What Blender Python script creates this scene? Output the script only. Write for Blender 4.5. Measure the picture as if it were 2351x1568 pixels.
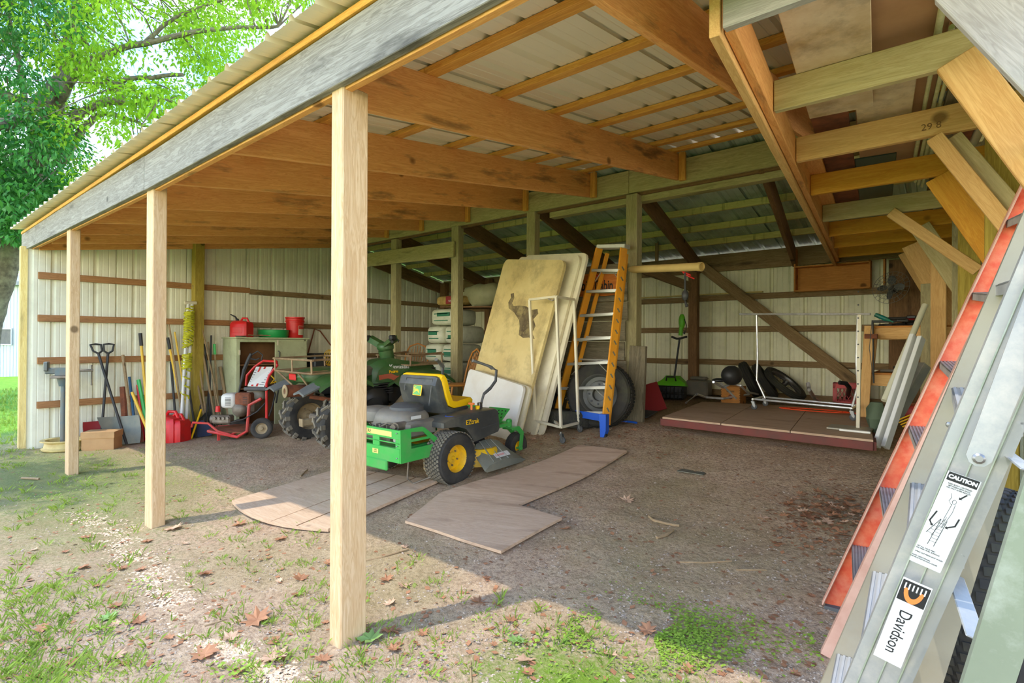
import bpy, bmesh, math, random
from math import sin, cos, pi, radians as R, sqrt, atan2
from mathutils import Vector as V, Matrix as M4, noise as mn
random.seed(7)
for o in list(bpy.data.objects): bpy.data.objects.remove(o)
SC = bpy.context.scene
COL = SC.collection
# ------------------------------------------------------------------ camera
CAM = V((0, 0, 1.36)); FPX = 1240.0
ya, pi_, ro = R(39.70), R(.29), R(.394)
cf = V((-sin(ya)*cos(pi_), cos(ya)*cos(pi_), sin(pi_))); cr = V((cos(ya), sin(ya), 0)); cu = cr.cross(cf)
cr, cu = cr*cos(ro)+cu*sin(ro), -cr*sin(ro)+cu*cos(ro)
cd = bpy.data.cameras.new('camera'); cam = bpy.data.objects.new('camera', cd); COL.objects.link(cam)
cd.sensor_width = 36; cd.lens = 36*FPX/2351; cd.clip_start = .05; cd.clip_end = 400
mt = M4((cr, cu, -cf)).transposed().to_4x4(); mt.translation = CAM; cam.matrix_world = mt
SC.camera = cam
# ------------------------------------------------------------------ light
SUN = V((-.213, -.355, 1)).normalized()
sd = bpy.data.lights.new('sun', 'SUN'); sd.energy = 2.5; sd.angle = R(.7); sd.color = (1, .95, .86)
so = bpy.data.objects.new('sun', sd); COL.objects.link(so); so.rotation_euler = SUN.to_track_quat('Z', 'Y').to_euler()
w = bpy.data.worlds.new('sky'); SC.world = w; w.use_nodes = True; nt = w.node_tree; nt.nodes.clear()
def N(nt, t, **k):
    n = nt.nodes.new(t)
    for a, b in k.items(): setattr(n, a, b)
    return n
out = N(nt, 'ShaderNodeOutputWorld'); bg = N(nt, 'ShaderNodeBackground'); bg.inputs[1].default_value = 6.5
tc = N(nt, 'ShaderNodeTexCoord'); sp = N(nt, 'ShaderNodeSeparateXYZ'); nt.links.new(tc.outputs['Generated'], sp.inputs[0])
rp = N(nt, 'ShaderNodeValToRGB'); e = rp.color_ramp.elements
e[0].position = 0; e[0].color = (1, .95, .80, 1); e[1].position = 1; e[1].color = (.09, .19, .42, 1)  # bright warm horizon band, added to carry light into the shed
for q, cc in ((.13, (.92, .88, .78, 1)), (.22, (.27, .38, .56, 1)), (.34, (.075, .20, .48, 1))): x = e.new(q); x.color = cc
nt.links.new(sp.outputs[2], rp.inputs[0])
nz = N(nt, 'ShaderNodeTexNoise'); nz.inputs['Scale'].default_value = 2.6; nz.inputs['Detail'].default_value = 7; nt.links.new(tc.outputs['Generated'], nz.inputs[0])
cr2 = N(nt, 'ShaderNodeValToRGB'); cr2.color_ramp.elements[0].position = .5; cr2.color_ramp.elements[1].position = .64; nt.links.new(nz.outputs[0], cr2.inputs[0])
mx = N(nt, 'ShaderNodeMixRGB'); mx.inputs[2].default_value = (.30, .30, .30, 1)
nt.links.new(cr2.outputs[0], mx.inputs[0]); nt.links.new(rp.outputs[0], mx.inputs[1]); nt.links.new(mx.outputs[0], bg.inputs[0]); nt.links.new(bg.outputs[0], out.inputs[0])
vs = SC.view_settings; vs.view_transform = 'Standard'; vs.look = 'None'; vs.gamma = 1; vs.use_curve_mapping = False; vs.exposure = 0.42
# ------------------------------------------------------------------ ground height
GX = [-9.5, -6.7, -3.3, 0.]; GY = [1.3, 3.5, 5.7, 8.7]
GZ = [[-.05, -.06, -.05, 0], [-.09, .03, .17, .19], [.05, .36, .48, .48], [.2, .5, .58, .57]]
def sm(a): return a*a*(3-2*a)
def ax(v, L):
    if v <= L[0]: return 0, 0.
    if v >= L[-1]: return len(L)-2, 1.
    for i in range(len(L)-1):
        if v <= L[i+1]: return i, (v-L[i])/(L[i+1]-L[i])
def gz(x, y):
    i, a = ax(x, GX); j, b = ax(y, GY); a = .5*a+.5*sm(a); b = .5*b+.5*sm(b)
    z = (GZ[j][i]*(1-a)+GZ[j][i+1]*a)*(1-b)+(GZ[j+1][i]*(1-a)+GZ[j+1][i+1]*a)*b
    return z + .012*mn.noise(V((x*1.3, y*1.3, 0)))
# ------------------------------------------------------------------ points of the place
def ray(px, py): return cf*FPX + cr*(px-1175.5) - cu*(py-784)
def atY(px, py, y): d = ray(px, py); return CAM + d*(y/d.y)
def atX(px, py, x): d = ray(px, py); return CAM + d*(x/d.x)
def atZ(px, py, z): d = ray(px, py); return CAM + d*((z-CAM.z)/d.z)
def atD(px, py, D): return CAM + ray(px, py)*(D/FPX)
def G(px, py):
    z = .1
    for i in range(40):
        p = atZ(px, py, z); z += .5*(gz(p.x, p.y)-z)
    return V((p.x, p.y, gz(p.x, p.y)))
# ------------------------------------------------------------------ mesh builder
class MB:
    def __init__(s): s.v = []; s.f = []
    def add(s, vs, fs):
        n = len(s.v); s.v += [V(q) for q in vs]; s.f += [tuple(i+n for i in f) for f in fs]; return s
    def box(s, c, d, rot=None, ch=0):
        c = V(c); x, y, z = [q/2 for q in d]
        m = rot if rot is not None else M4.Identity(3)
        if ch:
            vs = []; fs = []
            cz = min(ch, z*.9, y*.9, x*.9)
            for sx in (-1, 1):
                for sy in (-1, 1):
                    for sz in (-1, 1):
                        vs += [(sx*x, sy*(y-cz), sz*(z-cz)), (sx*(x-cz), sy*y, sz*(z-cz)), (sx*(x-cz), sy*(y-cz), sz*z)]
            def I(sx, sy, sz, k): return ((sx > 0)*4+(sy > 0)*2+(sz > 0))*3+k
            for q in (-1, 1):
                fs.append([I(q, a, b, 0) for a, b in ((-1, -1), (1, -1), (1, 1), (-1, 1))][::q])
                fs.append([I(a, q, b, 1) for a, b in ((-1, -1), (1, -1), (1, 1), (-1, 1))][::-q])
                fs.append([I(a, b, q, 2) for a, b in ((-1, -1), (1, -1), (1, 1), (-1, 1))][::q])
            for a in (-1, 1):
                for b in (-1, 1):
                    fs.append([I(-1, a, b, 1), I(1, a, b, 1), I(1, a, b, 2), I(-1, a, b, 2)][::-a*b])
                    fs.append([I(a, -1, b, 0), I(a, 1, b, 0), I(a, 1, b, 2), I(a, -1, b, 2)][::a*b])
                    fs.append([I(a, b, -1, 0), I(a, b, 1, 0), I(a, b, 1, 1), I(a, b, -1, 1)][::-a*b])
                    for cc in (-1, 1): fs.append([I(a, b, cc, 0), I(a, b, cc, 1), I(a, b, cc, 2)][::a*b*cc])
            return s.add([c+m@V(q) for q in vs], fs)
        vs = [c+m@V((a*x, b*y, g*z)) for a in (-1, 1) for b in (-1, 1) for g in (-1, 1)]
        return s.add(vs, [(0, 1, 3, 2), (4, 6, 7, 5), (0, 4, 5, 1), (2, 3, 7, 6), (0, 2, 6, 4), (1, 5, 7, 3)])
    def tube(s, pts, r, n=8, cap=True, sq=1.):
        pts = [V(p) for p in pts]; k = len(pts); rs = r if isinstance(r, (list, tuple)) else [r]*k
        up = None; base = len(s.v)
        for i, p in enumerate(pts):
            t = (pts[min(i+1, k-1)]-pts[max(i-1, 0)]).normalized()
            if up is None: up = t.orthogonal().normalized()
            up = (up - t*up.dot(t)).normalized() if (up - t*up.dot(t)).length > 1e-6 else t.orthogonal().normalized()
            b = t.cross(up)
            for j in range(n):
                a = 2*pi*j/n; s.v.append(p+(up*cos(a)+b*sin(a)*sq)*rs[i])
        for i in range(k-1):
            for j in range(n):
                a = base+i*n+j; b2 = base+i*n+(j+1) % n; s.f.append((a, b2, b2+n, a+n))
        if cap: s.f.append(tuple(base+j for j in range(n))[::-1]); s.f.append(tuple(base+(k-1)*n+j for j in range(n)))
        return s
    def cyl(s, a, b, r, r2=None, n=16): return s.tube([a, b], [r, r if r2 is None else r2], n)
    def lathe(s, prof, c=(0, 0, 0), axis=(0, 0, 1), n=24, a0=0, a1=2*pi):
        c = V(c); t = V(axis).normalized(); u = t.orthogonal().normalized(); b = t.cross(u); base = len(s.v); full = abs(a1-a0-2*pi) < 1e-6
        m = n if full else n+1; k = len(prof)
        for r, h in prof:
            for j in range(m):
                a = a0+(a1-a0)*j/n; s.v.append(c+t*h+(u*cos(a)+b*sin(a))*r)
        for i in range(k-1):
            for j in range(n):
                q = (j+1) % m; s.f.append((base+i*m+j, base+i*m+q, base+(i+1)*m+q, base+(i+1)*m+j))
        return s
    def prism(s, poly, h, m=None, z0=0):
        """2d outline extruded from z0 to z0+h, m maps it into place"""
        m = m or M4.Identity(4); n = len(poly)
        vs = [m@V((a, b, z0)) for a, b in poly]+[m@V((a, b, z0+h)) for a, b in poly]
        return s.add(vs, [tuple(range(n))[::-1], tuple(range(n, 2*n))]+[(i, (i+1) % n, n+(i+1) % n, n+i) for i in range(n)])
    def loft(s, rings, cap=True, close=True):
        n = len(rings[0]); base = len(s.v)
        for r in rings: s.v += [V(q) for q in r]
        for i in range(len(rings)-1):
            for j in range(n if close else n-1):
                q = (j+1) % n; s.f.append((base+i*n+j, base+i*n+q, base+(i+1)*n+q, base+(i+1)*n+j))
        if cap: s.f.append(tuple(base+j for j in range(n))[::-1]); s.f.append(tuple(base+(len(rings)-1)*n+j for j in range(n)))
        return s
    def ell(s, c, d, n=14, rot=None, p=1.):
        c = V(c); m = rot if rot is not None else M4.Identity(3); rings = []
        def pw(a): return math.copysign(abs(a)**p, a)
        for i in range(1, n//2):
            t = pi*i/(n//2); rings.append([c+m@V((d[0]/2*pw(sin(t))*pw(cos(2*pi*j/n)), d[1]/2*pw(sin(t))*pw(sin(2*pi*j/n)), -d[2]/2*pw(cos(t)))) for j in range(n)])
        return s.loft(rings)
    def strip(s, pts, wv):
        b = len(s.v)
        for p in pts: s.v += [V(p)-V(wv)/2, V(p)+V(wv)/2]
        for i in range(len(pts)-1): s.f.append((b+2*i, b+2*i+1, b+2*i+3, b+2*i+2))
        return s
    def mesh(s, name, mat, smooth=True):
        me = bpy.data.meshes.new(name); me.from_pydata([tuple(q) for q in s.v], [], s.f)
        if smooth:
            me.shade_smooth(); me.set_sharp_from_angle(angle=R(34))
        if mat: me.materials.append(mat)
        return me
WM = {}
def tag(o, label=None, cat=None, group=None, kind=None):
    if label: o['label'] = label
    if cat: o['category'] = cat
    if group: o['group'] = group
    if kind: o['kind'] = kind
    return o
def link(o, parent=None, m=None):
    """m: where the object stands, in the same space as its thing's own matrix (world)"""
    COL.objects.link(o); m = m or (WM[parent.name] if parent else M4.Identity(4))
    WM[o.name] = m
    if parent: o.parent = parent; o.matrix_local = WM[parent.name].inverted()@m
    else: o.matrix_world = m
    return o
def obj(name, mb, mat, parent=None, m=None, smooth=True, kind=None):
    """mesh given in the frame m (default: the parent's frame)"""
    me = mb if isinstance(mb, bpy.types.Mesh) else mb.mesh(name, mat, smooth)
    o = bpy.data.objects.new(name, me); link(o, parent, m)
    if kind: o['kind'] = kind
    return o
def wobj(name, mb, mat, parent, smooth=True, kind=None):
    """mesh given in world coordinates, re-based on its thing"""
    inv = WM[parent.name].inverted(); mb.v = [inv@q for q in mb.v]
    return obj(name, mb, mat, parent, None, smooth, kind)
def top(name, mb, mat, label, cat, group=None, kind=None, base=None, smooth=True):
    """single mesh thing, mb in world coordinates"""
    if base is None:
        zs = min(q.z for q in mb.v); c = sum(mb.v, V())/len(mb.v); base = V((c.x, c.y, zs))
    mb.v = [q-base for q in mb.v]
    o = obj(name, mb, mat, None, M4.Translation(base), smooth); return tag(o, label, cat, group, kind)
def thing(name, loc, label=None, cat=None, group=None, kind=None, rz=0, m=None):
    o = bpy.data.objects.new(name, None); o.empty_display_size = .1
    link(o, None, m or (M4.Translation(V(loc))@M4.Rotation(rz, 4, 'Z'))); return tag(o, label, cat, group, kind)
def copytree(o, m, parent=None):
    c = o.copy(); COL.objects.link(c)
    if parent: c.parent = parent
    else: c.matrix_world = m; WM[c.name] = m
    for ch in o.children: copytree(ch, None, c)
    return c
def frame(p0, p1, up=(0, 0, 1)):
    """matrix with x along p0->p1, z as near up as can be, at the middle"""
    p0, p1 = V(p0), V(p1); x = (p1-p0).normalized(); z = V(up); z = (z-x*z.dot(x)).normalized(); y = z.cross(x)
    m = M4((x, y, z)).transposed().to_4x4(); m.translation = (p0+p1)/2; return m, (p1-p0).length
BC = {}
def board(name, p0, p1, wy, hz, mat, parent=None, up=(0, 0, 1), ch=.003, off=(0, 0)):
    """board along p0-p1: wy wide across, hz tall along up; grain runs along its own x"""
    m, L = frame(p0, p1, up); key = (round(L, 3), wy, hz, mat.name, off)
    me = BC.get(key)
    if not me: me = MB().box((0, off[0], off[1]), (L, wy, hz), ch=ch).mesh(name, mat, False); BC[key] = me
    return obj(name, me, mat, parent, m)
# ------------------------------------------------------------------ materials
MT = {}
def base_mat(name, rough=.6, metal=0., spec=.5):
    m = bpy.data.materials.new(name); m.use_nodes = True; nt = m.node_tree; b = nt.nodes['Principled BSDF']
    b.inputs['Roughness'].default_value = rough; b.inputs['Metallic'].default_value = metal; b.inputs['Specular IOR Level'].default_value = spec
    return m, nt, b
def coords(nt, scale=(1, 1, 1), rnd=True):
    tc = N(nt, 'ShaderNodeTexCoord'); mp = N(nt, 'ShaderNodeMapping'); mp.inputs['Scale'].default_value = scale
    if rnd:
        oi = N(nt, 'ShaderNodeObjectInfo'); a = N(nt, 'ShaderNodeVectorMath', operation='MULTIPLY_ADD')
        nt.links.new(oi.outputs['Random'], a.inputs[0]); a.inputs[1].default_value = (13, 29, 17); nt.links.new(tc.outputs['Object'], a.inputs[2]); nt.links.new(a.outputs[0], mp.inputs[0])
    else: nt.links.new(tc.outputs['Object'], mp.inputs[0])
    return mp.outputs[0]
def nse(nt, vec, sc, det=4, rough=.55, dist=0.):
    n = N(nt, 'ShaderNodeTexNoise'); n.inputs['Scale'].default_value = sc; n.inputs['Detail'].default_value = det; n.inputs['Roughness'].default_value = rough; n.inputs['Distortion'].default_value = dist
    nt.links.new(vec, n.inputs[0]); return n.outputs[0]
def ramp(nt, fac, stops):
    r = N(nt, 'ShaderNodeValToRGB'); e = r.color_ramp.elements
    for i, (p, c) in enumerate(stops):
        q = e[i] if i < 2 else e.new(p); q.position = p; q.color = (c[0], c[1], c[2], 1) if isinstance(c, (tuple, list)) else (c, c, c, 1)
    nt.links.new(fac, r.inputs[0]); return r.outputs[0]
def mix(nt, f, a, b):
    m = N(nt, 'ShaderNodeMixRGB')
    for i, q in enumerate((f, a, b)):
        if isinstance(q, (int, float)): m.inputs[i].default_value = q
        elif isinstance(q, (tuple, list)): m.inputs[i].default_value = (q[0], q[1], q[2], 1)
        else: nt.links.new(q, m.inputs[i])
    return m.outputs[0]
def bump(nt, b, h, st=.3, d=.01):
    n = N(nt, 'ShaderNodeBump'); n.inputs['Strength'].default_value = st; n.inputs['Distance'].default_value = d
    nt.links.new(h, n.inputs['Height']); nt.links.new(n.outputs[0], b.inputs['Normal'])
def wood(name, light, dark, stain=None, amt=.5, rough=.75, grain=26, ring=1., sv=(1, 5, 5)):
    m, nt, b = base_mat(name, rough, 0, .25)
    v = coords(nt, (.5, 7, 7)); v2 = coords(nt, (.9, 1, 1)); v3 = coords(nt, sv)
    g = nse(nt, v, 5*ring, 3, .5, 1.6); fine = nse(nt, v, grain, 3, .7)
    c = mix(nt, ramp(nt, g, [(.40, 1.), (.47, .35), (.53, .9), (.60, .2), (.68, .8)]), dark, light)
    c = mix(nt, ramp(nt, fine, [(.35, .35), (.7, 0.)]), c, dark)
    if stain: c = mix(nt, ramp(nt, nse(nt, v3, 1.6, 5, .6), [(.56, 0.), (.72, amt)]), c, stain)
    vo = N(nt, 'ShaderNodeTexVoronoi'); vo.inputs['Scale'].default_value = 2.2; nt.links.new(v2, vo.inputs[0])
    kn = ramp(nt, vo.outputs['Distance'], [(.055, .85), (.095, 0.)])
    c = mix(nt, kn, c, tuple(q*.3 for q in dark))
    nt.links.new(c, b.inputs['Base Color']); bump(nt, b, fine, .35, .004); MT[name] = m; return m
def plain(name, c, rough=.5, metal=0., c2=None, sc=8, amt=1., dirt=None, damt=.5, dsc=3, bmp=0., spec=.5, bsc=None):
    m, nt, b = base_mat(name, rough, metal, spec); v = coords(nt, (1, 1, 1))
    col = None
    if c2: col = mix(nt, ramp(nt, nse(nt, v, sc, 5, .6), [(.35, 0.), (.68, amt)]), c, c2)
    if dirt: col = mix(nt, ramp(nt, nse(nt, v, dsc, 7, .68), [(.48, 0.), (.70, damt)]), col if col else c, dirt)
    if col: nt.links.new(col, b.inputs['Base Color'])
    else: b.inputs['Base Color'].default_value = (c[0], c[1], c[2], 1)
    if bmp: bump(nt, b, nse(nt, v, bsc or sc*4, 4), bmp, .004)
    MT[name] = m; return m
def lin(r, g, b):
    def f(c): c /= 255; return c/12.92 if c <= .04045 else ((c+.055)/1.055)**2.4
    return (f(r), f(g), f(b))
wood('new_rafter', lin(250, 190, 116), lin(222, 148, 80), lin(96, 70, 48), .75)
wood('purlin_wood', lin(244, 186, 92), lin(212, 142, 60), lin(130, 100, 60), .4)
wood('post_wood', lin(222, 194, 152), lin(190, 152, 104), lin(186, 150, 116), .5)
wood('post_corner', lin(226, 206, 142), lin(200, 170, 100), lin(120, 100, 60), .5)
wood('post_grey', lin(190, 178, 132), lin(150, 136, 96), lin(100, 92, 66), .5)
wood('fascia_sunlit', lin(196, 190, 180), lin(160, 152, 142), lin(120, 112, 100), .5)  # sunlit copy of the grey header wood, sunshine put into the paler tones
wood('header_grey', lin(166, 160, 148), lin(112, 106, 95), lin(76, 72, 66), .8, ring=.8)
wood('beam_old', lin(204, 190, 136), lin(160, 146, 98), lin(84, 74, 46), .7)
wood('rafter_old', lin(150, 112, 74), lin(108, 78, 50), lin(40, 30, 22), .6)
wood('purlin_old', lin(232, 214, 142), lin(206, 184, 112), lin(84, 62, 34), .8, sv=(9, .8, .8))
wood('girt_wood', lin(186, 136, 88), lin(146, 102, 62), lin(66, 46, 30), .6)
wood('girt_old', lin(164, 136, 94), lin(120, 94, 62), lin(52, 42, 28), .7)
wood('loft_wood', lin(238, 196, 128), lin(214, 160, 94), lin(170, 120, 70), .35)
wood('loft_orange', lin(240, 176, 66), lin(220, 146, 44), lin(160, 100, 40), .4)
wood('loft_pale', lin(212, 196, 144), lin(184, 162, 108), lin(120, 110, 76), .35)
wood('ply_ground', lin(208, 178, 146), lin(184, 152, 120), lin(140, 112, 86), .6, .9, ring=.6)
wood('plank_grey', lin(150, 138, 112), lin(108, 98, 76), lin(66, 60, 48), .7, .9)
wood('handle_wood', lin(176, 150, 112), lin(140, 116, 82), lin(90, 74, 52), .6)
wood('oak_chair', lin(206, 142, 70), lin(168, 106, 44), None, 0, .4)
wood('box_pine', lin(214, 150, 78), lin(180, 114, 52), lin(130, 84, 44), .4)
plain('panel_white', lin(238, 234, 206), .45, 0., lin(228, 224, 194), 1.2, .6, lin(150, 140, 112), .25, 2.2)
plain('panel_back', lin(240, 236, 198), .5, 0., lin(230, 226, 184), 1.2, .6, lin(140, 132, 100), .25, 2.6)
plain('panel_roof', lin(242, 232, 204), .42, 0., lin(236, 226, 196), 1., .5)
plain('metal_old_roof', lin(196, 208, 190), .4, .2, lin(160, 176, 160), 2, .8, lin(90, 84, 60), .5, 3)
plain('black_rubber', lin(44, 43, 40), .85, 0, lin(92, 86, 74), 5, .6, None, .6, bmp=.2)
plain('black_plastic', lin(32, 32, 32), .5, 0, lin(70, 68, 64), 6, .4)
plain('chrome', (.86, .86, .84), .32, .6, lin(150, 140, 120), 9, .5)
plain('steel', lin(150, 150, 148), .42, .85, lin(100, 96, 90), 7, .6)
plain('dirty_steel', lin(150, 140, 124), .6, .5, lin(92, 80, 64), 6, .8)
plain('rust', lin(150, 86, 54), .85, 0, lin(86, 54, 38), 9, .8)
plain('red_plastic', lin(222, 34, 34), .42, 0, lin(180, 24, 26), 4, .5, lin(120, 60, 50), .3, 6)
plain('red_paint', lin(214, 62, 56), .45, 0, lin(176, 60, 52), 6, .7, lin(150, 120, 100), .4)
plain('white_plastic', lin(228, 226, 216), .5, 0, lin(206, 202, 186), 4, .5)
plain('cream_metal', lin(226, 216, 186), .5, 0, lin(206, 192, 160), 6, .6)
plain('yellow_paint', lin(246, 196, 10), .45, 0, lin(210, 160, 16), 5, .5)
plain('blue_plastic', lin(40, 96, 200), .45)
plain('dark_grey', lin(74, 76, 76), .6, 0, lin(100, 98, 92), 5, .6)
# ================================================================== THE SHED
XW = -9.31; YB = 8.75; YF = 1.37; YM = 5.74; XE = .30
def zroof(y): return 2.868+.149*(y-1.43)          # underside of the new roof sheet
def zold(y): return 3.44-.215*(y-5.8)             # underside of the old roof sheet
def rib_panel(w, ends, pitch=.229, d=.026, flip=1, minor=True):
    """ribbed sheet: u across, ends(u)->(v0,v1) ; mesh in (u, n, v)"""
    us = []; k = 0
    while k*pitch < w-.01:
        c = k*pitch+.03
        us += [(c-.03, 0), (c-.012, d), (c+.012, d), (c+.03, 0)]
        if minor:
            for q in (1/3., 2/3.):
                m = c+pitch*q; us += [(m-.008, 0), (m-.004, .003), (m+.004, .003), (m+.008, 0)]
        k += 1
    us = [q for q in us if q[0] < w+.03]+[(w+.028, 0)]
    b = MB(); vs = []
    for u, n in us:
        a, z = ends(u); vs += [(u, n*flip, a), (u, n*flip, z)]
    return b.add(vs, [(2*i, 2*i+2, 2*i+3, 2*i+1) for i in range(len(us)-1)])
# --- left wall
wl = thing('wall_left', (XW, YF, gz(XW, YF)), 'end wall of pale ribbed metal sheets behind brown girts, left of the shed', kind='structure')
def topz(y): return (zroof(y)-.02) if y < 5.85 else zold(y)-.01
y = YF
while y < YB-.05:
    wdt = min(.915, YB-y)
    pb = rib_panel(wdt, lambda u: (gz(XW, y+u)-.06, topz(y+u)))
    obj('wall_panel', pb.mesh('wall_panel', MT['panel_white']), None, wl, M4.Translation((XW, y, 0))@M4.Rotation(pi/2, 4, 'Z'))
    y += .915
for z, y0 in ((.54, YF+.1), (1.12, YF+.1), (1.68, YF+.1), (2.24, YF+.1)):
    for a, b_ in ((y0, 4.2), (4.2, YB-.05)): board('girt', (XW+.025, a, z-.02), (XW+.025, b_, z+.0), .038, .089, MT['girt_wood' if a < 4 else 'girt_old'], wl)
# --- back wall
wb = thing('wall_back', (-4, YB, gz(-4, YB)), 'back wall of grimy pale ribbed metal sheets behind old girts', kind='structure')
x = XW
while x < XE-.05:
    wdt = min(.915, XE+.6-x)
    pb = rib_panel(wdt, lambda u: (gz(x+u, YB)-.06, 2.70))
    obj('wall_panel', pb.mesh('wall_panel', MT['panel_back']), None, wb, M4.Translation((x, YB, 0))); x += .915
for z in (.62, 1.10, 1.62, 2.12):
    for a, b_ in ((XW+.06, -5.2), (-5.2, -3.31), (-3.31, XE)): board('girt', (a, YB-.025, z), (b_, YB-.025, z-.01), .038, .089, MT['girt_old'], wb)
board('ledge_strip', (-7, YB-.05, 2.19), (-2.3, YB-.05, 2.18), .08, .02, MT['purlin_old'], wb)
for a, b_ in ((XW+.05, -6.1), (-6.1, -3.3), (-3.3, XE)): board('wall_plate', (a, YB-.09, 2.67), (b_, YB-.09, 2.66), .038, .27, MT['girt_old'], wb)
board('corner_board', (-.55, YB-.12, .45), (-.55, YB-.12, 2.5), .02, .35, MT['rafter_old'], wb, up=(1, 0, 0))
# --- right wall
wr = thing('wall_right', (XE, 5, gz(0, 5)), 'right side wall of bare ribbed metal behind the loft posts', kind='structure')
y = 3.1
while y < YB-.1:
    pb = rib_panel(.915, lambda u: (gz(0, y+u)-.06, 2.95)); obj('wall_panel', pb.mesh('wall_panel', MT['metal_old_roof']), None, wr, M4.Translation((XE+.02, y, 0))@M4.Rotation(pi/2, 4, 'Z')@M4.Scale(-1, 4, (0, 1, 0))); y += .915
# --- new lean-to roof
ce = thing('ceiling', (-4.5, 3.5, 3.1), 'lean-to roof of cream ribbed metal over orange rafters and purlins', kind='structure')
sl = sqrt(1+.149**2); x = -9.72
while x < .9:
    pb = rib_panel(.915, lambda u: (0, (5.95-1.25)*sl))
    m = M4.Translation((x, 1.25, zroof(1.25)))@M4.Rotation(math.atan(.149), 4, 'X')@M4(((1, 0, 0, 0), (0, 0, 1, 0), (0, 1, 0, 0), (0, 0, 0, 1)))
    obj('roof_panel', pb.mesh('roof_panel', MT['panel_roof']), None, ce, m); x += .915
for i, y in enumerate((1.47, 2.12, 2.76, 3.38, 3.98, 4.55, 5.12, 5.6)):
    segs = ((-9.6, -5.65), (-5.65, -2.4), (-2.4, .9)) if i % 2 else ((-9.6, -4.55), (-4.55, -.99), (-.99, .9))
    for a, b_ in segs: board('purlin', (a, y, zroof(y)-.022), (b_, y, zroof(y)-.022), .089, .038, MT['purlin_wood'], ce, up=(0, -.149, 1))
for i, x in enumerate((-9.24, -8.5, -7.6, -6.7, -5.67, -4.58, -3.52, -2.40, -.99, .15)):
    y1 = YM-.02
    zb = lambda y: zroof(y)-.041-.145
    board('rafter', (x, YF+.08, zb(YF+.08)), (x, y1, zb(y1)), .038, .286 if i < 9 else .24, MT['new_rafter'], ce)
    if i: board('hanger_block', (x+.06, YM-.03, zb(y1)-.16), (x+.06, YM-.03, zb(y1)+.15), .07, .05, MT['purlin_wood'], ce, up=(0, 1, 0))
# --- old roof
co = thing('ceiling', (-4.5, 7.3, 3.1), 'old shed roof of dull galvanised metal over dark rafters and stained purlins', kind='structure')
so_ = sqrt(1+.215**2); x = -9.4
while x < .9:
    pb = rib_panel(.915, lambda u: (0, (YB+.12-5.62)*so_))
    m = M4.Translation((x, 5.62, zold(5.62)))@M4.Rotation(-math.atan(.215), 4, 'X')@M4(((1, 0, 0, 0), (0, 0, 1, 0), (0, 1, 0, 0), (0, 0, 0, 1)))
    obj('roof_panel', pb.mesh('roof_panel', MT['metal_old_roof']), None, co, m); x += .915
for y in (5.95, 6.48, 7.02, 7.56, 8.08):
    for a, b_ in ((XW+.02, -5.9), (-5.9, -3), (-3, .8)): board('purlin', (a, y, zold(y)-.045), (b_, y, zold(y)-.045), .038, .085, MT['purlin_old'], co)
for x in (-9.24, -7.55, -5.86, -4.4, -2.95, -1.55, -.1):
    a = V((x, 5.80, zold(5.8)-.21)); b_ = V((x-.3 if x > -9 else x, YB-.12, zold(YB-.12)-.21))
    board('rafter', a, b_, .05, .235, MT['rafter_old'], co)
# --- carrying beam and its posts
bt = thing('ridge_beam', (-4.5, YM, 3.14), 'weathered grey-green double beam where the two roofs meet', 'beam')
for a, b_ in ((XW, -6.0), (-6.0, -3.0), (-3.0, .8)):
    board('plank', (a, YM+.02, 3.275), (b_-.004, YM+.02, 3.275), .038, .27, MT['beam_old'], bt)
    board('plank', (a, YM+.06, 3.22), (b_-.004, YM+.06, 3.22), .038, .22, MT['rafter_old'], bt)
board('ledger', (-4.2, YM+.14, 3.09), (.8, YM+.14, 3.09), .12, .10, MT['beam_old'], bt)
def post(name, x, y, zt, wx, wy, mat, label, group=None, z0=None, lean=(0, 0)):
    z0 = gz(x, y)-.12 if z0 is None else z0
    t = board(name, (x, y, z0), (x+lean[0], y+lean[1], zt), wy, wx, mat, None, up=(1, 0, 0), ch=.006)
    return tag(t, label, 'post', group)
pm = post('support_post', -7.36, YM+.04, 3.12, .14, .12, MT['post_grey'], 'square grey post under the ridge beam behind the quad bike handlebars')
pm = post('support_post', -5.89, YM+.04, 3.14, .15, .12, MT['post_grey'], 'grey post beside the stacked white bags with a board nailed across its top')
pm = post('support_post', -4.44, YM+.04, 3.14, .14, .12, MT['post_grey'], 'grey post rising behind the leaning folding tables')
pm = post('support_post', -2.95, YM+.04, 3.12, .14, .14, MT['post_grey'], 'square grey post at the edge of the plank partition, right of the yellow ladder')
t = board('cross_board', atY(800, 603, YM-.05), atY(1043, 572, YM-.05), .038, .235, MT['beam_old']); tag(t, 'weathered grey board nailed level across two posts above the quad bike', 'board')
post('support_post', -3.3, YB-.2, 2.72, .14, .12, MT['rafter_old'], 'dark brown post against the back wall beside the green snow thrower')
post('support_post', -7.75, YB-.2, 2.75, .15, .12, MT['rafter_old'], 'dark brown post against the back wall above the black shelf rack')
post('support_post', -9.15, YB-.18, 2.75, .16, .14, MT['rafter_old'], 'dark brown corner post where the end wall meets the back wall')
post('support_post', XW+.12, 3.36, 3.0, .14, .14, MT['post_y'] if 'post_y' in MT else wood('post_y', lin(190, 166, 74), lin(150, 128, 48), lin(70, 60, 30), .4), 'yellowish treated post on the end wall left of the green cabinet')
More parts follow.
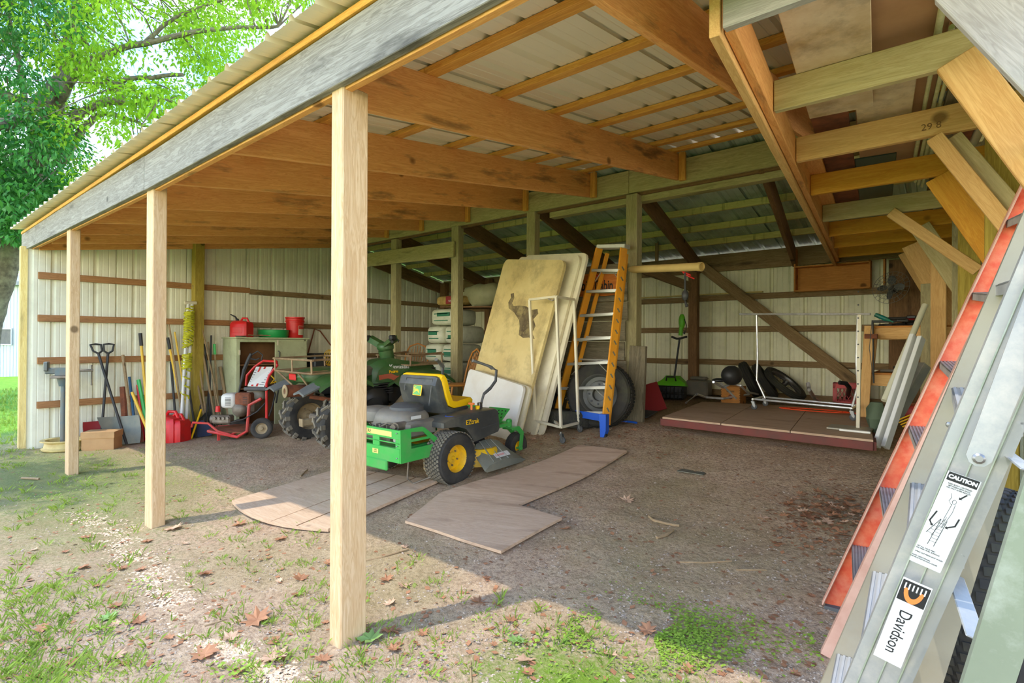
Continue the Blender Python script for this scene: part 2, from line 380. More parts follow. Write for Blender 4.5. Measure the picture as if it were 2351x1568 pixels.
# front posts and header
PX = [(-2.208, 1.47, .095, .14, 'near front post, the largest, standing in front of the green mower', .02), (-4.75, 1.45, .15, .095, 'second front post from the camera, left of the red fuel jugs', .03), (-7.29, 1.445, .15, .09, 'third front post, slim and pale in front of the bench vise', .03), (-9.47, 1.40, .09, .17, 'corner post at the far left end of the shed front, bark along one edge', 0)]
for i, (x, yy, wx, wy, lb, ln) in enumerate(PX):
    post('support_post', x, yy, 2.555 if i < 3 else 2.6, wx, wy, MT['post_wood' if i < 3 else 'post_corner'], lb, lean=(-ln, 0))
hb = thing('header_beam', (-4.5, YF, 2.55), 'long weathered grey header board carrying the low edge of the roof', 'beam')
for a, b_, z0, z1 in ((-9.76, -4.815, 2.70, 2.652), (-4.805, .9, 2.648, 2.690)):
    board('plank', (a, YF+.02, z0), (b_, YF+.02, z1), .038, .262, MT['header_grey'], hb)
    board('backing_plank', (a, YF+.062, z0-.008), (b_, YF+.062, z1-.008), .038, .262, MT['new_rafter'], hb)
board('eave_strip', (-9.74, YF+.015, 2.812), (.9, YF+.015, 2.826), .05, .034, MT['purlin_wood'], hb)
# --- ground
plain('dirt', (1, 1, 1))
def ground_mat():
    m, nt, b = base_mat('earth', .95, 0, .1); tc = N(nt, 'ShaderNodeTexCoord'); v = tc.outputs['Object']
    big = nse(nt, v, .9, 6, .6); mid = nse(nt, v, 5, 8, .7); fin = nse(nt, v, 38, 5, .75); sp2 = nse(nt, v, 110, 3, .6)
    c = mix(nt, ramp(nt, mid, [(.3, 0.), (.72, 1.)]), lin(212, 184, 150), lin(184, 152, 120))
    c = mix(nt, ramp(nt, fin, [(.37, .75), (.54, 0.)]), c, lin(134, 108, 84))
    c = mix(nt, ramp(nt, sp2, [(.62, 0.), (.70, .6)]), c, lin(220, 202, 180))
    s = N(nt, 'ShaderNodeSeparateXYZ'); nt.links.new(v, s.inputs[0])
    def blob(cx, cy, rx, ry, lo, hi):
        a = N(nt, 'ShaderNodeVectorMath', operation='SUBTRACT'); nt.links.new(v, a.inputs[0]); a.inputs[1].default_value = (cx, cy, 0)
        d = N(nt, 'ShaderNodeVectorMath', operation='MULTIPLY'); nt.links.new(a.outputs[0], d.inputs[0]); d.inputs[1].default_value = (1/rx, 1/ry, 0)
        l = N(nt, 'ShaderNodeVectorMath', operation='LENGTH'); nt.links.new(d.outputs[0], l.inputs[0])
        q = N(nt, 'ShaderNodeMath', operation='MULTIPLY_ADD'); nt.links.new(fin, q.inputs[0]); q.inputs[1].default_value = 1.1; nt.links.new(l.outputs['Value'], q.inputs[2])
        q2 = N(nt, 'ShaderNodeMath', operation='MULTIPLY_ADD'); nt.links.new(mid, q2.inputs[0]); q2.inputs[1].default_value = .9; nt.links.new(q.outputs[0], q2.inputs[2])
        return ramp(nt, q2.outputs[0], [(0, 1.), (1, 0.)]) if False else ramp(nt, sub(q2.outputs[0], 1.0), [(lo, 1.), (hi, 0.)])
    def sub(a, k):
        q = N(nt, 'ShaderNodeMath', operation='SUBTRACT'); nt.links.new(a, q.inputs[0]); q.inputs[1].default_value = k; return q.outputs[0]
    # moss in front of the shed, darker soil at the back and along the right wall, lawn far out
    c = mix(nt, blob(-1.0, 1.75, .75, .42, .35, .95), c, lin(120, 146, 50))
    c = mix(nt, blob(-7.2, 1.3, 3.4, 1.3, .3, 1.25), c, lin(140, 144, 88))
    gm = N(nt, 'ShaderNodeMath', operation='MULTIPLY'); gm.inputs[1].default_value = .45
    nt.links.new(ramp(nt, big, [(.45, 0.), (.62, 1.)]), gm.inputs[0])
    c = mix(nt, gm.outputs[0], c, lin(150, 140, 92))
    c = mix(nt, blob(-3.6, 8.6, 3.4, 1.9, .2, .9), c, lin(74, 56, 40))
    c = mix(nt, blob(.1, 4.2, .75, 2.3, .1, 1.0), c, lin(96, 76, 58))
    far = N(nt, 'ShaderNodeMapRange'); nt.links.new(s.outputs[0], far.inputs[0]); far.inputs[1].default_value = -9.6; far.inputs[2].default_value = -11.5; 
    c = mix(nt, far.outputs[0], c, mix(nt, ramp(nt, mid, [(.3, 0.), (.7, 1.)]), lin(104, 150, 40), lin(150, 186, 70)))
    far2 = N(nt, 'ShaderNodeMapRange'); nt.links.new(s.outputs[1], far2.inputs[0]); far2.inputs[1].default_value = .2; far2.inputs[2].default_value = -2.5
    c = mix(nt, far2.outputs[0], c, mix(nt, ramp(nt, mid, [(.3, 0.), (.7, 1.)]), lin(104, 150, 40), lin(150, 176, 80)))
    nt.links.new(c, b.inputs['Base Color'])
    h = N(nt, 'ShaderNodeMath', operation='ADD'); nt.links.new(mid, h.inputs[0]); nt.links.new(fin, h.inputs[1]); bump(nt, b, h.outputs[0], .8, .025)
    return m
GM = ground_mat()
def axis_pts(a, b, fine0, fine1, st, big):
    L = []; q = a
    while q < b:
        L.append(q); d = 0 if fine0 <= q <= fine1 else min(abs(q-fine0), abs(q-fine1)); q += st+min(d*.25, big)
    return L+[b]
gx = axis_pts(-70, 45, -9, .6, .05, 6); gy = axis_pts(-40, 70, .3, 6, .045, 6)
gb = MB(); ny = len(gy)
for a in gx:
    for b_ in gy:
        near = max(0, 1-max(0, -a-9, a-1, b_-9, -b_)/2)
        z = gz(a, b_)+near*(.008*mn.noise(V((a*4, b_*4, 1)))+.007*mn.noise(V((a*11, b_*11, 5)))+.004*mn.noise(V((a*27, b_*27, 2))))
        if a < -11: z -= min((-11-a)*.012, .3)
        gb.v.append(V((a, b_, z)))
gb.f = [(i*ny+j, (i+1)*ny+j, (i+1)*ny+j+1, i*ny+j+1) for i in range(len(gx)-1) for j in range(ny-1)]
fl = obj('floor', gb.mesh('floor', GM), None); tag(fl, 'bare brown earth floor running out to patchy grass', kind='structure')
# ================================================================== LOFT on the right
LZ = 2.5; LH = .14
lf = thing('storage_loft', (-.2, 5, LZ), 'open wooden storage loft of joists braced off the right wall', 'shelf')
RX = lambda y: -.70-.098*(y-1.97)
board('rim_joist', (RX(1.93)+.02, 1.93, LZ+.055), (RX(8.5)+.02, 8.5, LZ+.055), .038, .19, MT['loft_wood'], lf)
board('rim_joist', (RX(1.99)+.061, 1.99, LZ+.075), (RX(8.3)+.061, 8.3, LZ+.075), .038, .17, MT['new_rafter'], lf)
JS = [(1.95, 'fascia_sunlit'), (2.84, 'loft_pale'), (3.70, 'loft_wood'), (4.58, 'loft_orange'), (5.62, 'loft_pale'), (6.42, 'loft_orange'), (7.2, 'loft_orange'), (8.0, 'loft_orange'), (8.45, 'girt_old')]
for i, (y, mm) in enumerate(JS):
    x0 = RX(y)+(.085 if i else .05)
    board('joist', (x0, y, LZ+.075 if i else LZ+.085), (.27, y, LZ+.075 if i else LZ+.085), .038, .15 if i else .21, MT[mm], lf)
def brace(px0, px1, y, wdt, mm, th=.038, dy=-.04):
    a, b_ = atY(px0[0], px0[1], y), atY(px1[0], px1[1], y); board('brace', a, b_, th, wdt, MT[mm], lf)
brace((2196, 135), (2430, 440), 2.80, .14, 'loft_wood')
brace((2145, 315), (2345, 560), 3.66, .075, 'loft_wood'); brace((2182, 318), (2372, 540), 3.72, .10, 'loft_pale')
brace((2155, 405), (2300, 605), 4.54, .15, 'loft_orange')
brace((2045, 487), (2245, 622), 5.58, .085, 'loft_wood')
brace((2112, 520), (2236, 700), 6.38, .16, 'loft_pale')
brace((2095, 560), (2200, 745), 7.16, .2, 'loft_wood')
brace((2075, 580), (2176, 745), 7.96, .12, 'loft_wood')
brace((2200, -40), (2430, 190), 1.91, .12, 'fascia_sunlit')
for px, y, ww, mm, zt, lb in ((2131, 6.9, .12, 'post_grey', 2.0, 'short weathered grey post behind the stacked white panels'), (2155, 6.6, .12, 'loft_wood', 2.2, 'orange wooden post under the loft braces'), (2225, 5.62, .14, 'post_y', 2.9, 'yellow-green treated post behind the orange loft brace'), (2300, 3.9, .14, 'post_y', 2.9, 'treated post rising beside the top of the leaning ladders'), (2205, 6.3, .12, 'post_grey', 2.6, 'grey weathered post under the loft, farther back than the yellow-green one')):
    p = atY(px, 700, y); post('support_post', p.x, y, zt, ww, .09, MT[mm], lb)
# things lying on the loft
def along(px, py, z=2.70): p = atZ(px, py, z); return p
D = V((-.098, 1, 0)).normalized()
def lay(name, px, py, y0, y1, wx, hz, mat, label, cat, z=None, tilt=0, group=None):
    z = LZ+.15+hz/2+.002 if z is None else z
    p = atZ(px, py, z); a = p+D*((y0-p.y)/D.y); b_ = p+D*((y1-p.y)/D.y); b_.z += tilt; a.z -= tilt*.0
    t = board(name, a, b_, wx, hz, mat); return tag(t, label, cat, group)
plain('osb', lin(232, 214, 178), .8, 0, lin(200, 170, 120), 5, .9, lin(110, 84, 54), .6, 4)
plain('brown_ply', lin(192, 150, 108), .8, 0, lin(168, 126, 84), 4, .8)
lay('particle_board', 1910, 130, 2.1, 3.45, .30, .03, MT['osb'], 'dirty cream board with worn edges lying across the first loft joists', 'board')
lay('particle_board', 2030, 235, 3.0, 4.2, .26, .03, MT['osb'], 'stained cream board end showing between the second and third loft joists', 'board', z=2.70)
lay('plywood_sheet', 2062, 60, 2.0, 5.2, .36, .012, MT['brown_ply'], 'smooth brown plywood strip on top of the loft joists', 'board', z=2.73)
lay('wood_plank', 1858, 400, 3.95, 5.9, .22, .03, MT['new_rafter'], 'fresh orange plank on the loft next to the outer rim', 'board')
lay('rusty_plate', 1905, 270, 3.0, 6.2, .19, .01, MT['rust'], 'rust streaked metal strip laid over the loft joists', 'metal strip', z=2.705)
lay('roof_sheet', 1990, 392, 4.6, 6.3, .36, .008, plain('teal_sheet', lin(60, 84, 74), .45, .5), 'dark teal metal sheet lying at the far end of the loft', 'sheet', z=2.72)
lay('wood_plank', 2245, 60, 2.0, 4.6, .085, .04, MT['plank_grey'], 'narrow grey plank lying between the plastic pipes on the loft', 'board', z=2.70)
plain('pipe_cream', lin(222, 220, 176), .45, 0, lin(190, 196, 130), 30, .8)
plain('pipe_white', lin(224, 220, 190), .4, 0, lin(206, 196, 160), 4, .6)
def pipe(px, py, y0, y1, r, mat, label, z=2.70, group='plastic pipes stored on the loft'):
    p = atZ(px, py, z); a = p+D*((y0-p.y)/D.y); b_ = p+D*((y1-p.y)/D.y)
    b = MB(); mm, L = frame(a, b_); b.tube([(-L/2, 0, 0), (L/2, 0, 0)], r, 12); b.tube([(-L/2-.001, 0, 0), (-L/2+.04, 0, 0)], r*1.12, 12)
    o = obj('pipe', b, mat, None, mm); tag(o, label, 'pipe', group)
pipe(2150, 90, 1.85, 3.2, .014, MT['pipe_cream'], 'thin twisted cream pipe hanging over the second joist, leftmost at the top')
pipe(2212, 75, 1.85, 2.9, .02, MT['pipe_cream'], 'thicker twisted cream pipe second from the left on the loft')
pipe(2270, 40, 1.85, 3.5, .032, MT['pipe_white'], 'white pipe with blue bands at its end, top right of the loft')
for i, (px, py) in enumerate(((2128, 215), (2150, 215), (2163, 218))): pipe(px, py, 2.9, 4.7+.15*i, .010, MT['pipe_cream'], ['left', 'middle', 'right'][i]+' one of three thin pale rods between the second and third loft joists', z=2.70)
for i, (px, py) in enumerate(((2295, 190), (2330, 215), (2352, 260))): pipe(px, py, 2.3, 5.0, .034, MT['pipe_white'], ['left', 'middle', 'right'][i]+' one of three fat cream drain pipes on the right of the loft', z=2.72)
for i, (px, py) in enumerate(((2104, 345), (2118, 345), (2128, 345), (2140, 345))): pipe(px, py, 4.2, 5.3+.1*i, .011, MT['pipe_cream'], ['first', 'second', 'third', 'fourth'][i]+' of four thin rods from the left poking past the orange joist', z=2.69)
lay('angle_iron', 2255, 215, 2.6, 5.2, .06, .04, MT['rust'], 'rusty brown steel bar between the pipes on the loft', 'metal bar', z=2.70)
# ================================================================== LADDERS on the right
plain('fibre_orange', lin(224, 84, 52), .5, 0, lin(236, 130, 84), 24, .8, lin(220, 190, 170), .2, 6)
plain('fibre_edge', lin(214, 170, 146), .6, 0, lin(196, 146, 122), 14, .7)
plain('alu', lin(164, 164, 158), .42, .35, lin(138, 140, 136), 3, .7, lin(206, 196, 180), .5, 9, bmp=.1)
plain('alu_green', lin(138, 146, 124), .45, .25, lin(116, 124, 104), 3, .7, lin(180, 184, 170), .5, 12)
plain('alu_cream', lin(172, 164, 142), .45, .3, lin(148, 142, 126), 2, .8, lin(150, 130, 100), .3, 6)
plain('rubber_grey', lin(90, 90, 86), .8)
plain('step_alu', lin(186, 184, 178), .45, .2, lin(150, 150, 146), 4, .7)
plain('tread', lin(176, 166, 156), .6, .1, lin(140, 130, 120), 12, .8)
def channel(name, a, b, w, d, mat, parent, face, th=.004, lip=None):
    """C channel: web w wide lying in the plane with normal 'face', flanges d deep along -face"""
    m, L = frame(a, b, face); mb = MB(); x = L/2
    prof = [(-w/2, 0), (w/2, 0), (w/2, -d), (w/2-th, -d), (w/2-th, -th), (-w/2+th, -th), (-w/2+th, -d), (-w/2, -d)]
    mb.prism(prof, L, M4(((0, 0, 1, 0), (1, 0, 0, 0), (0, 1, 0, 0), (0, 0, 0, 1))), -x)
    return obj(name, mb, mat, parent, m, False)
def step_mb(L, dep=.085, h=.028, th=.004, grooves=7):
    """tread L long (x), dep deep (y), folded front and back edges, ribbed top"""
    mb = MB(); mb.box((0, 0, -th/2), (L, dep, th)); mb.box((0, -dep/2+th/2, -h/2), (L, th, h)); mb.box((0, dep/2-th/2, -h/2), (L, th, h))
    for i in range(grooves): mb.box((0, -dep/2+dep*(i+.5)/grooves, .0015), (L, dep/grooves*.45, .003))
    return mb
def yline(p0, p1, y, t0=-.1, t1=1.1):
    a, b = atY(p0[0], p0[1], y), atY(p1[0], p1[1], y); return a, b
def extend_to_ground(a, b, zt):
    """line a-b cut at the ground and at height zt"""
    lo = a+(b-a)*((gz(a.x, a.y)+.0-a.z)/(b.z-a.z)); lo = lo+(b-a)*((gz(lo.x, lo.y)-lo.z)/(b.z-a.z)); hi = a+(b-a)*((zt-a.z)/(b.z-a.z)); return lo, hi
def lean_ladder(name, label, far, near, yf, yn, zt, wr, mats, sp, flip, stepm, s_off=.30, nst=7, dep=.085, cap=None):
    """far / near: two pixels on the centre line of each rail, lying in the planes y=yf, y=yn"""
    fa, fb = extend_to_ground(*yline(*far, yf), zt); na, nb = extend_to_ground(*yline(*near, yn), zt)
    t = thing(name, (fa+na)/2, label, 'ladder')
    wd = (fa-na).normalized(); nrm = (fb-fa).cross(fa-na).normalized()
    channel('side_rail', fa, fb, wr, .028, mats[0], t, wd*-1 if flip else wd)
    channel('side_rail', na, nb, wr, .028, mats[1], t, -wd if not flip else wd*-1)
    for k in range(nst):
        q = (s_off+sp*k)/ (fb-fa).length; q2 = (s_off+sp*k)/(nb-na).length
        if q > 1.0: break
        a, b = fa+(fb-fa)*q, na+(nb-na)*q2
        m, L = frame(a, b, (0, 0, 1)); obj('step', step_mb(L-.004, dep), stepm, t, m, False)
    return t, fa, fb, na, nb, wd
# orange fibreglass ladder: far rail then near rail
t, fa, fb, na, nb, wd = lean_ladder('fibreglass_ladder', 'orange fibreglass stepladder with corrugated grey steps leaning behind the aluminium one', ((1898, 1422), (2372, 440)), ((1946, 1440), (2386, 520)), 2.90, 2.50, 2.55, .085, (MT['fibre_orange'], MT['fibre_edge']), .3, True, MT['tread'], .33, 8, .08)
board('rubber_foot', fa+V((-.03, 0, .0)), fa+V((.07, 0, .0)), .07, .02, MT['rubber_grey'], t)
# edges of the orange rail
u = (fb-fa).normalized(); sd_ = u.cross(wd).normalized()
if sd_.x > 0: sd_ = -sd_
board('rail_edge', fa+sd_*.044-wd*.018, fb+sd_*.044-wd*.018, .006, .032, MT['fibre_edge'], t, up=wd)
# aluminium ladder in front
FN = ((2124, 1312), (2301, 900)); FF = ((2052, 1312), (2278, 800))
t2, fa, fb, na, nb, wd = lean_ladder('aluminium_ladder', 'big aluminium stepladder with caution labels on its near rail, right foreground', FF, FN, 1.98, 1.47, 2.5, .108, (MT['alu_cream'], MT['alu']), .3, True, MT['step_alu'], .06, 9, .10)
u = (nb-na).normalized(); pn = -wd if (-wd).y < 0 else wd            # outward normal of the near rail
side = u.cross(pn).normalized()
for s_ in (-.032, 0, .032):
    board('rail_groove', na+side*s_+pn*.0005, nb+side*s_+pn*.0005, .004, .004, MT['alu_green'], t2, up=pn)
for k in range(2):  # bracing strap riveted to the rail
    pass
pa = atY(2246, 1052, 1.40); pb = atY(2440, 560, 1.44)
m, L = frame(pa, pb, pn); ob = obj('spreader_bar', MB().prism([(-L/2, -.02), (-L/2-.012, -.012), (-L/2-.016, 0), (-L/2-.012, .012), (-L/2, .02), (L/2, .026), (L/2, -.026)], .005), MT['alu'], t2, m)
obj('rivet', MB().ell((-L/2+.0, 0, .006), (.022, .022, .012), 10), MT['steel'], ob, m)
# rear legs
ra, rb = extend_to_ground(*yline((2170, 1420), (2330, 900), 1.62), 2.45); channel('rear_leg', ra, rb, .06, .025, MT['alu_cream'], t2, pn)
ra2, rb2 = extend_to_ground(*yline((2270, 1568), (2405, 1140), 1.30), 2.4); channel('rear_leg', ra2, rb2, .065, .025, MT['alu_green'], t2, pn)
qa, qb = atY(2192, 1320, 1.60), atY(2243, 1470, 1.36); board('brace_strap', qa, qb, .004, .035, MT['alu'], t2, up=side)
qa, qb = atY(2300, 1030, 1.60), atY(2370, 1085, 1.36); board('brace_strap', qa, qb, .004, .035, MT['alu'], t2, up=side)
for px, py in ((2180, 975), (2330, 973)):
    p = atY(px, py, 1.94); obj('rivet', MB().lathe([(0, .006), (.008, .004), (.010, 0)], p-V((0, 0, 0)), pn, 12) if False else MB().ell((0, 0, 0), (.018, .008, .018), 10), MT['steel'], t2, M4.Translation(p))
# ---- printed labels: thin sheets with real lettering on the near rail
plain('paper_white', lin(214, 212, 204), .6); plain('ink_black', lin(28, 28, 30), .5); plain('ink_orange', lin(240, 130, 60), .5); plain('ink_red', lin(214, 60, 50), .5)
def text(name, s, size, mat, parent, m, sx=1., ext=.0003, align='CENTER', bold=0.0, sp=1.):
    c = bpy.data.curves.new(name, 'FONT'); c.body = s; c.size = size; c.align_x = align; c.align_y = 'CENTER'; c.extrude = ext; c.offset = bold; c.space_character = sp; c.resolution_u = 3
    o = bpy.data.objects.new(name, c); me = bpy.data.meshes.new_from_object(o); bpy.data.objects.remove(o); me.materials.append(mat); me.name = name
    o = bpy.data.objects.new(name, me); return link(o, parent, m@M4.Scale(sx, 4, (1, 0, 0)))
def on_rail(px, py):
    """point of the rail's outer face seen at a pixel"""
    d = ray(px, py); p0 = na+pn*.002; return CAM+d*((p0-CAM).dot(pn)/d.dot(pn))
def railframe(c, updir):
    z = pn; y = (updir-z*updir.dot(z)).normalized(); x = y.cross(z); m = M4((x, y, z)).transposed().to_4x4(); m.translation = c; return m
# caution label
c1 = on_rail(2176, 1196); lab = railframe(c1, u); lw, lh = .064, .195
q = [on_rail(*p) for p in ((2178, 1081), (2253, 1106), (2160, 1315), (2086, 1286))]
lw = ((q[1]-q[0]).length+(q[2]-q[3]).length)/2; lh = ((q[0]-q[3]).length+(q[1]-q[2]).length)/2
c1 = sum(q, V())/4; lab = railframe(c1, (q[0]+q[1]-q[2]-q[3]))
L1 = obj('caution_label', MB().box((0, 0, 0), (lw, lh, .0006)), MT['paper_white'], t2, lab, False)
k = lw/.075
def on(dx, dy, dz=.0006): return lab@M4.Translation((dx*lw, dy*lh, dz))
obj('label_band', MB().box((0, .455*lh, .0004), (lw*.92, lh*.085, .0006)), MT['ink_black'], L1, lab, False)
text('lettering', 'CAUTION', lw*.2, MT['paper_white'], L1, on(0, .455, .0009), .95, bold=.0006)
for i, (s_, yy, xx, sz) in enumerate((('KEEP BODY CENTERED', .385, 0, .052), ('BETWEEN SIDE RAILS', .365, 0, .052), ('DO NOT OVER-REACH', .345, 0, .052), ('SET ALL FOUR FEET', -.32, -.17, .05), ('ON FIRM LEVEL SURFACE', -.34, -.1, .05), ('WEAR SLIP RESISTANT SHOES', -.38, -.02, .05), ('READ ADDITIONAL', -.425, -.2, .05), ('INSTRUCTIONS ON LADDER', -.445, -.1, .05))):
    text('lettering', s_, lw*sz*1.35, MT['ink_black'], L1, on(xx, yy), 1)
pic = MB(); W_, H_ = lw, lh
def ln(p, r=.0005): pic.tube([(a*W_, b*H_, .0006) for a, b in p], r*k, 4)
for dx in (0, .17): ln([(-.12+dx*1.1, .02), (-.2+dx*1.15, -.27)], .0007)
for j in range(7): f = j/7; ln([(-.125-.075*f, -.02-.24*f), (.06-.02*f, -.02-.24*f)], .0004)
ln([(-.13, .02), (-.38, -.16)], .0007); ln([(-.02, .03), (-.2, -.17)], .0005)
for j in range(4): f = .25+j*.22; ln([(-.13-.25*f, .02-.18*f), (-.03-.17*f, .02-.19*f)], .0004)
hd = [(.03+.06*cos(a), .225+.022*sin(a)) for a in [i*pi/5 for i in range(11)]]; ln(hd)
ln([(-.01, .20), (-.03, .12), (-.05, .06), (-.06, -.02)], .0005); ln([(.09, .20), (.10, .12), (.06, .05), (.0, -.05)], .0005); ln([(-.02, .19), (-.13, .22), (-.10, .26), (-.15, .30)], .0005); ln([(.0, .06), (-.02, -.07)], .0004)
obj('pictogram', pic, MT['ink_black'], L1, lab, False)
ar = MB()
def arrow(p):
    for i in range(len(p)-1):
        a, b = V((p[i][0]*W_, p[i][1]*H_, .0006)), V((p[i+1][0]*W_, p[i+1][1]*H_, .0006)); m, L = frame(a, b); ar.v += []; ar.box((a+b)/2, (L+.002*k, .0035*k, .0006), m.to_3x3())
    e = V((p[-1][0]*W_, p[-1][1]*H_, .0006)); d = (e-V((p[-2][0]*W_, p[-2][1]*H_, .0006))).normalized(); n = V((-d.y, d.x, 0)); ar.add([e+d*.006*k, e+n*.005*k, e-n*.005*k], [(0, 1, 2)])
arrow([(-.33, .08), (-.42, -.03), (-.33, -.06)]); arrow([(.36, .08), (.33, 0), (.14, -.04)]); arrow([(.28, .33), (.16, .28)])
obj('arrows', ar, MT['ink_black'], L1, lab, False)
# maker's label
q = [on_rail(*p) for p in ((2075, 1324), (2141, 1352), (2069, 1534), (2004, 1503))]
lw = ((q[1]-q[0]).length+(q[2]-q[3]).length)/2; lh = ((q[0]-q[3]).length+(q[1]-q[2]).length)/2
lab = railframe(sum(q, V())/4, (q[0]+q[1]-q[2]-q[3])); W_, H_ = lw, lh
L2 = obj('name_label', MB().box((0, 0, 0), (lw, lh, .0006)), MT['paper_white'], t2, lab, False)
obj('label_band', MB().box((0, .36*lh, .0004), (lw*.94, lh*.24, .0006)), MT['ink_black'], L2, lab, False)
dd = MB(); arc = [(.34*lw*cos(a), .40*lh+.16*lh*sin(a)*1.0) for a in [pi+i*pi/14 for i in range(15)]]; arc2 = [(.20*lw*cos(a), .40*lh+.10*lh*sin(a)) for a in [2*pi-i*pi/14 for i in range(15)]]
po = arc+arc2
n_ = len(arc)
for i in range(n_-1): dd.add([(*arc[i], .0009), (*arc[i+1], .0009), (*arc2[n_-2-i], .0009), (*arc2[n_-1-i], .0009)], [(0, 1, 2, 3)])
obj('emblem', dd, MT['ink_orange'], L2, lab, False)
st = MB()
for i in range(6): st.box(((-.34+.136*i)*lw, .42*lh, .0009), (lw*.05, lh*.07, .0004))
obj('emblem_bars', st, MT['paper_white'], L2, lab, False)
text('lettering', 'Davidson', lw*.62, MT['ink_black'], L2, lab@M4.Translation((-.02*lw, -.12*lh, .0006))@M4.Rotation(-pi/2, 4, 'Z'), .88)
# ---- tyre and dark clutter behind the ladders
def tyre(name, m, Ro, Rin, wdt, mat, parent=None, label=None, cat='tyre', tread='car', group=None, rim=None, n=40):
    """axis along local y, centre at origin"""
    prof = [(Rin, -wdt*.36), (Rin+.02*Ro, -wdt*.42), (Rin+(Ro-Rin)*.45, -wdt*.5), (Ro-(Ro-Rin)*.2, -wdt*.47), (Ro*.975, -wdt*.38), (Ro*.995, -wdt*.2), (Ro, 0), (Ro*.995, wdt*.2), (Ro*.975, wdt*.38), (Ro-(Ro-Rin)*.2, wdt*.47), (Rin+(Ro-Rin)*.45, wdt*.5), (Rin+.02*Ro, wdt*.42), (Rin, wdt*.36)]
    mb = MB().lathe(prof, (0, 0, 0), (0, 1, 0), n)
    if parent is None: o = obj(name, mb, mat, None, m); tag(o, label, cat, group)
    else: o = obj(name, mb, mat, parent, m)
    tb = MB()
    def lug(a, y, la, ly, h, sk=0):
        c = V((cos(a)*(Ro+h/2-.002), y, sin(a)*(Ro+h/2-.002))); t = V((-sin(a), 0, cos(a))); rr = V((cos(a), 0, sin(a))); ay = (V((0, 1, 0))*cos(sk)+t*sin(sk)); tt = rr.cross(ay)
        tb.box(c, (ly, la, h), M4((ay, tt, rr)).transposed().to_3x3())
    if tread == 'turf':
        k = int(2*pi*Ro/.034)
        for i in range(k):
            for j in range(-3, 4): lug(2*pi*(i+.5*(j % 2))/k, j*wdt*.125, .021, wdt*.095, .007, .35*(1 if j > 0 else -1))
    elif tread == 'lug':
        k = 15
        for i in range(k):
            for s_ in (-1, 1):
                a = 2*pi*(i+.5*(s_ > 0))/k; lug(a, s_*wdt*.2, .028, wdt*.44, .022, s_*.75); lug(a+.11, s_*wdt*.44, .05, wdt*.10, .016, 0)
                c = a+.12; tb.box((cos(c)*Ro*.93, s_*wdt*.475, sin(c)*Ro*.93), (.03, .016, .05), M4.Rotation(-c, 3, 'Y'))
    elif tread == 'car':
        k = int(2*pi*Ro/.04)
        for i in range(k):
            for j in (-1.5, -.5, .5, 1.5): lug(2*pi*(i+.5*(j > 0))/k, j*wdt*.19, .028, wdt*.14, .006, .3*(1 if j > 0 else -1))
    elif tread == 'rib':
        for j in (-.25, 0, .25): tb.lathe([(Ro*.99, wdt*(j-.07)), (Ro+.004, wdt*(j-.06)), (Ro+.004, wdt*(j+.06)), (Ro*.99, wdt*(j+.07))], (0, 0, 0), (0, 1, 0), n)
    if tb.v: t = obj('tread', tb, MT['dust_rubber'] if tread in ('turf', 'lug') else mat, o, m, False)
    return o
plain('dust_rubber', lin(104, 98, 84), .9, 0, lin(150, 140, 118), 6, .8)
plain('tyre_dark', lin(40, 40, 38), .9, 0, lin(70, 64, 52), 4, .8, lin(98, 100, 60), .35, 3)
p = atY(2345, 1300, 2.25); p.z = gz(p.x, p.y)+.38
tyre('heavy_tyre', M4.Translation((.12, 2.55, gz(.1, 2.5)+.37))@M4.Rotation(R(80), 4, 'Z')@M4.Rotation(R(10), 4, 'X'), .38, .21, .24, MT['tyre_dark'], None, 'dark mouldy truck tyre in the shade behind the aluminium ladder')
# ================================================================== GREEN RIDING MOWER (x right, y forward, z up)
plain('mower_green', lin(66, 178, 76), .38, 0, lin(50, 156, 66), 3, .6, lin(140, 150, 110), .3, 5)
plain('mower_yellow', lin(250, 200, 20), .4, 0, lin(224, 168, 24), 7, .5, lin(150, 130, 90), .5, 6)
plain('seat_yellow', lin(252, 200, 10), .45)
plain('fender_black', lin(62, 64, 62), .42, 0, lin(92, 92, 84), 4, .7, lin(130, 124, 104), .35, 4)
plain('engine_grey', lin(116, 112, 102), .55, 0, lin(140, 132, 116), 5, .8, lin(150, 136, 110), .5, 4)
plain('dust_tan', lin(176, 156, 118), .85, 0, lin(132, 112, 80), 6, .8)
plain('lever_grey', lin(110, 110, 106), .7)
plain('label_yellow', lin(244, 226, 120), .45); plain('chute_grey', lin(110, 112, 100), .45, 0, lin(136, 136, 120), 4, .8, lin(160, 150, 120), .4, 5)
mz = gz(-3.88, 3.5)-.02
mw = thing('riding_mower', (-3.90, 3.30, mz), 'green and yellow zero-turn riding mower with a dark seat back, parked on plywood', 'mower', m=M4.Translation((-3.90, 3.30, mz))@M4.Rotation(R(.5), 4, 'Z')@M4.Rotation(R(1.6), 4, 'X'))
W = WM[mw.name]
def pw_(v, T):
    if v <= T[0][0]: return v+T[0][1]-T[0][0]
    for (a, b), (c, d) in zip(T, T[1:]):
        if v <= c: return b+(d-b)*(v-a)/(c-a)
    return v+T[-1][1]-T[-1][0]
def ym(v): return pw_(v, [(.1, .1), (.87, .66), (1.17, 1.02)])
def zm(v): return pw_(v, [(.3, .29), (.735, .59), (.86, .72), (1., .93), (1.235, 1.04)])
def P(name, mb, mat, par=None, sm_=True, kind=None):
    mb.v = [V((q.x, ym(q.y), zm(q.z))) for q in mb.v]
    return obj(name, mb, MT[mat], par or mw, W, sm_, kind)
